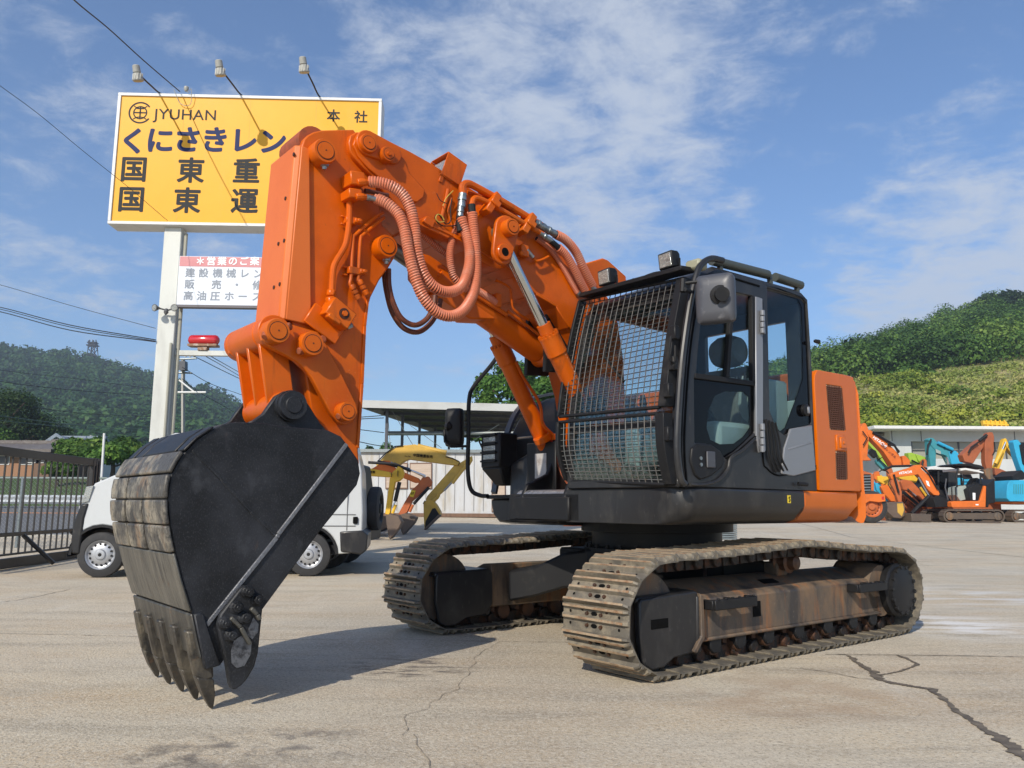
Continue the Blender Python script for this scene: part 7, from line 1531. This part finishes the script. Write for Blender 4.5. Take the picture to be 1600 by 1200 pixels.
c_ = root('mini_excavator', 'small orange and yellow digger arm folded left of the brown bucket', 'excavator', GR); Y_ = 36.0
plates(c_, [('boom', [(215, 600), (240, 570), (265, 575), (260, 615), (330, 620), (360, 650), (330, 690), (250, 660), (215, 640)], M_o1, .2, .25), ('arm', [(245, 615), (340, 620), (370, 680), (300, 690), (250, 660)], M_y2, .1, .2), ('arm', [(275, 710), (340, 695), (400, 760), (410, 850), (370, 850), (300, 770)], M_o1, 0, .2), ('boom', [(225, 680), (270, 675), (300, 760), (370, 850), (330, 850), (235, 740)], M_blue, .3, .2), ('body', [(330, 780), (560, 790), (560, 900), (330, 900)], M_o2, .6, 1.2), ('cylinder_mount', [(440, 620), (580, 600), (620, 640), (600, 680), (450, 640)], M_y2, .3, .2)], Y_, S4); trackset(c_, 1388, 1430, 797, 809, Y_, .35, 1.2)
w_ = root('wheel_loader', 'orange wheel loader with black radiator grille and big tyre half hidden by the counterweight', 'loader', GR); Y_ = 31.0
plates(w_, [('hood', [(-120, 560), (90, 560), (190, 590), (212, 610), (212, 775), (-120, 790)], M_o2, .2, 1.6), ('grille', [(100, 600), (180, 598), (185, 770), (105, 775)], M_dk, .15, .06), ('fender', [(-120, 785), (315, 780), (320, 850), (260, 858), (170, 848), (120, 880), (-120, 880)], M_o1, 0, 2.0), ('light', [(285, 805), (305, 805), (305, 830), (285, 830)], M_red, -.02, .02)], Y_, S4)
for k in range(6): plates(w_, [('grille_slat', [(108, 612 + 26 * k), (180, 610 + 26 * k), (180, 620 + 26 * k), (108, 622 + 26 * k)], M_zinc, .12, .03)], Y_, S4)
q = at(1330 + 210 / 5.926, 800, Y_); g0 = gz(q.x, Y_); wheel(w_, (q.x, Y_ + .1, g0 + .62), .62, .45, (0, -1, 0), rim=M_o2); q2 = at(1330 - 90 / 5.926, 800, Y_); wheel(w_, (q2.x, Y_ + .1, g0 + .62), .62, .45, (0, -1, 0), rim=M_o2)
d_ = root('excavator', 'large orange excavator with lettered boom rising beside the lime green one', 'excavator', GR); Y_ = 40.0
plates(d_, [('boom', [(150, 200), (175, 188), (230, 225), (330, 300), (440, 410), (465, 470), (470, 520), (385, 520), (300, 390), (215, 300), (160, 240)], M_o1, 0, .5), ('arm', [(90, 160), (120, 122), (138, 130), (160, 180), (165, 270), (150, 430), (190, 470), (90, 470), (88, 300)], M_o1, .05, .4), ('arm_bracket', [(475, 430), (500, 425), (545, 470), (545, 515), (480, 515)], M_o1, 0, .5)], Y_, S4)
tubes(d_, [('arm_cylinder', [(200, 210), (400, 330), (440, 400)], M_dk, -.08, .06), ('hose', [(340, 320), (400, 335), (445, 390)], M_rub, -.1, .05), ('hose', [(105, 200), (150, 260), (110, 330)], M_rub, -.1, .03)], Y_, S4); words('HITACHI', 1330 + 265 / 5.926, 640 + 300 / 5.926, 6.4, M_wt, d_, Y_ - .02, radians(-39), .03)
words('建機レンタル', 1330 + 345 / 5.926, 640 + 385 / 5.926, 5.0, mat('red_brown_print', (.25, .05, .02), .5), d_, Y_ - .02, radians(-44), .02)
mb = MB(); q = at(1405, 790, Y_); mb.box((q.x, Y_ + 1.2, 1.6), (3.4, 2.2, 1.3)); mb.build('body', M_o1, d_, .05); trackset(d_, 1360, 1440, 788, 808, Y_, .6, 2.2)
for lab, Y_, its, tb in [('lime green excavator boom leaning below the lettered orange boom', 42.0, [('boom', [(155, 275), (180, 262), (230, 300), (330, 410), (372, 450), (372, 528), (290, 522), (270, 450), (215, 380), (160, 320)], M_lime, 0, .45), ('pulley', [(165, 400), (190, 360), (230, 380), (250, 430), (215, 450)], M_dk, -.1, .2)], [('hose', [(215, 380), (250, 470), (300, 520)], M_rub, -.05, .04)]),
                         ('lime green excavator with folded boom left of the teal machine', 44.0, [('boom', [(530, 400), (560, 398), (640, 430), (700, 450), (722, 490), (720, 530), (600, 505), (545, 480), (533, 440)], M_lime, 0, .5), ('arm', [(600, 410), (690, 440), (722, 520), (690, 535), (620, 470)], M_lime, -.1, .3)], [('hose', [(560, 470), (620, 500), (690, 490)], M_rub, -.15, .05)]),
                         ('faded teal excavator with tall bent boom in front of the shed windows', 43.0, [('boom', [(715, 275), (735, 262), (762, 265), (800, 305), (900, 355), (960, 380), (1030, 460), (1035, 500), (1000, 535), (930, 520), (880, 425), (800, 400), (740, 330)], M_teal, 0, .5), ('arm', [(712, 300), (745, 300), (775, 345), (785, 400), (785, 520), (735, 530), (720, 400)], M_teal, .05, .4), ('boom_side', [(905, 390), (970, 380), (1035, 460), (1035, 525), (935, 530)], M_blue, -.05, .6), ('panel_mark', [(782, 365), (828, 385), (832, 412), (786, 398)], M_beige, -.02, .01)], [('hose', [(700, 420), (712, 330), (740, 275)], M_rub, -.1, .05), ('hose', [(860, 350), (900, 345), (940, 375), (920, 400)], M_rub, -.1, .05), ('rod', [(880, 440), (905, 530)], M_chrome, -.1, .08), ('arm_cylinder', [(800, 305), (940, 370)], M_blue, -.1, .09)]),
                         ('brown orange excavator with upright arm and dark grey attachment', 38.0, [('boom', [(1030, 420), (1100, 350), (1180, 285), (1215, 270), (1235, 290), (1225, 350), (1160, 450), (1130, 500), (1050, 480)], M_o3, .1, .45), ('arm', [(1265, 215), (1285, 208), (1310, 210), (1325, 250), (1322, 400), (1310, 480), (1300, 615), (1270, 615), (1240, 480), (1240, 300)], M_o3, 0, .35), ('attachment', [(1235, 560), (1270, 540), (1310, 545), (1315, 620), (1335, 640), (1335, 860), (1285, 865), (1270, 640), (1240, 600)], M_frame, -.05, .45), ('cab_body', [(880, 640), (1230, 640), (1230, 720), (880, 720)], M_blue, 1.5, 1.5)], [('arm_cylinder', [(1185, 290), (1255, 235)], M_dk, -.05, .07), ('hose', [(1085, 400), (1110, 350), (1180, 300)], M_rub, -.05, .04), ('hose', [(1325, 300), (1332, 380), (1312, 420)], M_rub, -.05, .03)])]:
    e = root('excavator', lab, 'excavator', GR); plates(e, its, Y_, S4); tubes(e, tb, Y_, S4)
    xs_ = [p[0] for p in its[0][1]]; cx_ = 1330 + sum(xs_) / len(xs_) / 5.926; q = at(cx_, 790, Y_); mb = MB(); mb.box((q.x, Y_ + 1.1, 1.45), (2.6, 2.0, 1.2)); mb.build('body', its[0][2], e, .05); trackset(e, cx_ - 34, cx_ + 34, 788, 806, Y_, .5, 2.0)
e = root('excavator', 'yellow excavator with raised boom holding a brown bucket behind the blue machine', 'excavator', GR); Y_ = 39.0
plates(e, [('body', [(1330, 655), (1455, 655), (1470, 690), (1450, 820), (1340, 822)], M_y2, .5, 2.2), ('upper_deck', [(1330, 640), (1560, 632), (1560, 655), (1330, 656)], M_dk, .5, 2.2), ('boom', [(1420, 268), (1435, 265), (1450, 300), (1500, 370), (1530, 420), (1528, 450), (1480, 400), (1440, 345), (1420, 330)], M_y2, .3, .3), ('arm', [(1412, 275), (1445, 275), (1445, 340), (1400, 470), (1370, 560), (1330, 540), (1370, 440)], M_y2, .35, .3), ('bucket', [(1330, 540), (1380, 548), (1480, 590), (1490, 615), (1440, 640), (1360, 632), (1335, 600)], M_o3, .2, .8), ('chassis', [(1430, 850), (1560, 850), (1560, 872), (1440, 872)], M_y2, .4, 2.0)], Y_, S4)
tubes(e, [('arm_cylinder', [(1335, 500), (1400, 370)], M_y2, .2, .09), ('rod', [(1400, 370), (1430, 300)], M_chrome, .2, .04), ('hose', [(1460, 330), (1510, 390)], M_rub, .2, .04), ('rail', [(1480, 640), (1480, 575), (1530, 572), (1550, 600)], M_dk, .4, .03)], Y_, S4); trackset(e, 1330 + 1385 / 5.926, 1330 + 1720 / 5.926, 788, 806, Y_, .5, 2.0)
e = root('excavator', 'sky blue excavator cut by the right edge with raised blue boom', 'excavator', GR); Y_ = 36.5
plates(e, [('body', [(1450, 690), (1475, 655), (1760, 650), (1760, 850), (1470, 850), (1440, 820), (1440, 770)], M_blue, 0, 2.2), ('boom', [(1500, 300), (1515, 280), (1545, 280), (1570, 310), (1620, 420), (1700, 640), (1600, 640), (1575, 560), (1530, 430)], M_blue, .4, .4), ('boom_side', [(1560, 330), (1600, 300), (1660, 420), (1640, 560), (1590, 500)], M_dk, .35, .5), ('chassis', [(1480, 852), (1760, 852), (1760, 880), (1500, 875)], M_o1, .2, 1.8), ('engine_cover', [(1490, 615), (1580, 560), (1620, 600), (1600, 650), (1500, 655)], M_dk, .3, 1.5)], Y_, S4)
for k in range(5): plates(e, [('vent', [(1505 + 20 * k, 690), (1512 + 20 * k, 690), (1512 + 20 * k, 780), (1505 + 20 * k, 780)], M_teal, -.02, .02)], Y_, S4)
trackset(e, 1330 + 1480 / 5.926, 1330 + 1960 / 5.926, 788, 807, Y_, .5, 1.9)
e = root('tarpaulin_heap', 'crumpled blue tarpaulin heap behind the orange loader hood', 'tarpaulin')
mb = MB(); vs = []; q = at(1330 + 205 / 5.926, 735, 38.5)
for j in range(9):
    for i in range(17):
        u, v = i / 16 * 2 - 1, j / 8; vs.append((q.x + u * 1.5, 38.5 + v * 1.6, 1.1 + (1 - u * u) * 1.25 * sin(min(1, v * 1.6 + .15) * pi / 2) + .22 * noise.noise((u * 5, v * 5, 1))))
mb.add(vs, [(j * 17 + i, j * 17 + i + 1, (j + 1) * 17 + i + 1, (j + 1) * 17 + i) for j in range(8) for i in range(16)]); mb.build('cover', M_blue, e, ang=30); mb = MB(); mb.box((q.x, 39.4, .75), (2.8, 1.5, 1.0)); mb.build('load', M_dk, e)

for lab, Y_, its, tb in [('folded orange digger arm tangled behind the lettered boom near the tarpaulin', 37.2, [('arm', [(210, 600), (235, 575), (262, 590), (300, 680), (380, 760), (420, 830), (400, 850), (330, 800), (250, 700)], M_o1, 0, .2), ('boom', [(335, 550), (365, 530), (385, 560), (400, 640), (385, 700), (350, 660)], M_o2, .1, .2), ('bucket', [(470, 870), (520, 850), (600, 880), (610, 930), (540, 960), (480, 930)], M_o3, .1, .5)], [('cylinder', [(270, 610), (360, 740)], M_y2, -.05, .06), ('rod', [(340, 720), (410, 800)], M_chrome, -.05, .03), ('hose', [(230, 600), (280, 560), (330, 570), (390, 640)], M_rub, -.06, .025), ('hose', [(300, 700), (350, 690), (410, 760)], M_rub, -.06, .02)]),
                         ('yellow digger boom crossing behind the nearest orange boom', 37.8, [('boom', [(430, 625), (500, 605), (590, 602), (625, 650), (600, 690), (560, 660), (450, 655)], M_y2, 0, .25), ('arm', [(640, 720), (665, 715), (740, 800), (745, 850), (715, 850)], M_y2, 0, .15), ('body', [(480, 690), (700, 690), (720, 880), (500, 880)], M_o3, .8, 1.2)], [('hose', [(450, 640), (540, 590), (620, 640)], M_rub, -.05, .025), ('cylinder', [(470, 690), (600, 760)], M_dk, -.05, .06)]),
                         ('teal compact digger squeezed between the cab machine and the brown arm', 38.6, [('body', [(880, 640), (1000, 632), (1130, 640), (1135, 790), (880, 790)], M_blue, .4, 1.4), ('engine_cover', [(1030, 600), (1110, 600), (1130, 640), (1030, 640)], M_grey, .4, 1.2), ('arm', [(470, 800), (500, 790), (560, 860), (540, 880), (490, 850)], M_teal, 0, .2)], [('rail', [(1040, 690), (1040, 640), (1110, 640), (1110, 690)], M_dk, .2, .03)])]:
    e = root('mini_excavator', lab, 'excavator', GR); plates(e, its, Y_, S4); tubes(e, tb, Y_, S4)
for lab, Y_, P, m, tb in [('slim teal digger arm leaning left of the lime green machine', 41, [(232, 470), (262, 455), (330, 520), (345, 560), (300, 560), (240, 500)], M_teal, [('hose', [(240, 470), (290, 440), (340, 520)], M_rub, -.06, .03)]),
        ('slim dark orange arm rising between the lime green and teal booms', 42.5, [(655, 560), (680, 540), (705, 545), (700, 470), (680, 455), (655, 480)], M_o2, [('cylinder', [(665, 470), (650, 550)], M_dk, -.06, .05)]),
        ('slim yellow cylinder arm tilted beside the tarpaulin', 36.6, [(350, 690), (385, 720), (440, 790), (455, 840), (425, 835), (370, 770)], M_y2, [('hose', [(345, 700), (330, 760), (380, 840)], M_rub, -.06, .025), ('rod', [(390, 740), (460, 850)], M_chrome, -.06, .025)]),
        ('short rust red arm standing on the ground behind the nearest bucket', 36.2, [(510, 800), (560, 780), (600, 830), (640, 900), (600, 920), (540, 880)], M_o3, [('cylinder', [(520, 810), (600, 900)], M_dk, -.06, .05), ('hose', [(500, 860), (560, 760), (640, 800)], M_rub, -.06, .025)])]:
    e = root('digger_arm', lab, 'digger arm', GR); plates(e, [('arm', P, m, 0, .25)], Y_, S4); tubes(e, tb, Y_, S4); cx_ = 1330 + sum(p[0] for p in P) / len(P) / 5.926; q = at(cx_, 790, Y_)
    mb = MB(); mb.box((q.x, Y_ + .5, .8 if Y_ < 40 else 1.3), (.9, .8, .8 if Y_ < 40 else 1.8)); mb.build('base', M_o3, e, .04)
# ------------------------------------------------------------------ air
mb = MB(); mb.box((0, 150, 78), (2060, 1700, 172)); hz_ = mb.build('haze', None)
hm = bpy.data.materials.new('haze_air'); hm.use_nodes = True; N_, K_ = new_nodes(hm); N_.remove(N_['Principled BSDF'])
pv_ = N_.new('ShaderNodeVolumePrincipled'); pv_.inputs['Color'].default_value = (.78, .86, 1, 1); pv_.inputs['Density'].default_value = 0.0006; pv_.inputs['Anisotropy'].default_value = .3
K_.new(pv_.outputs[0], N_['Material Output'].inputs['Volume']); hz_.data.materials.clear(); hz_.data.materials.append(hm); tag(hz_, kind='stuff')
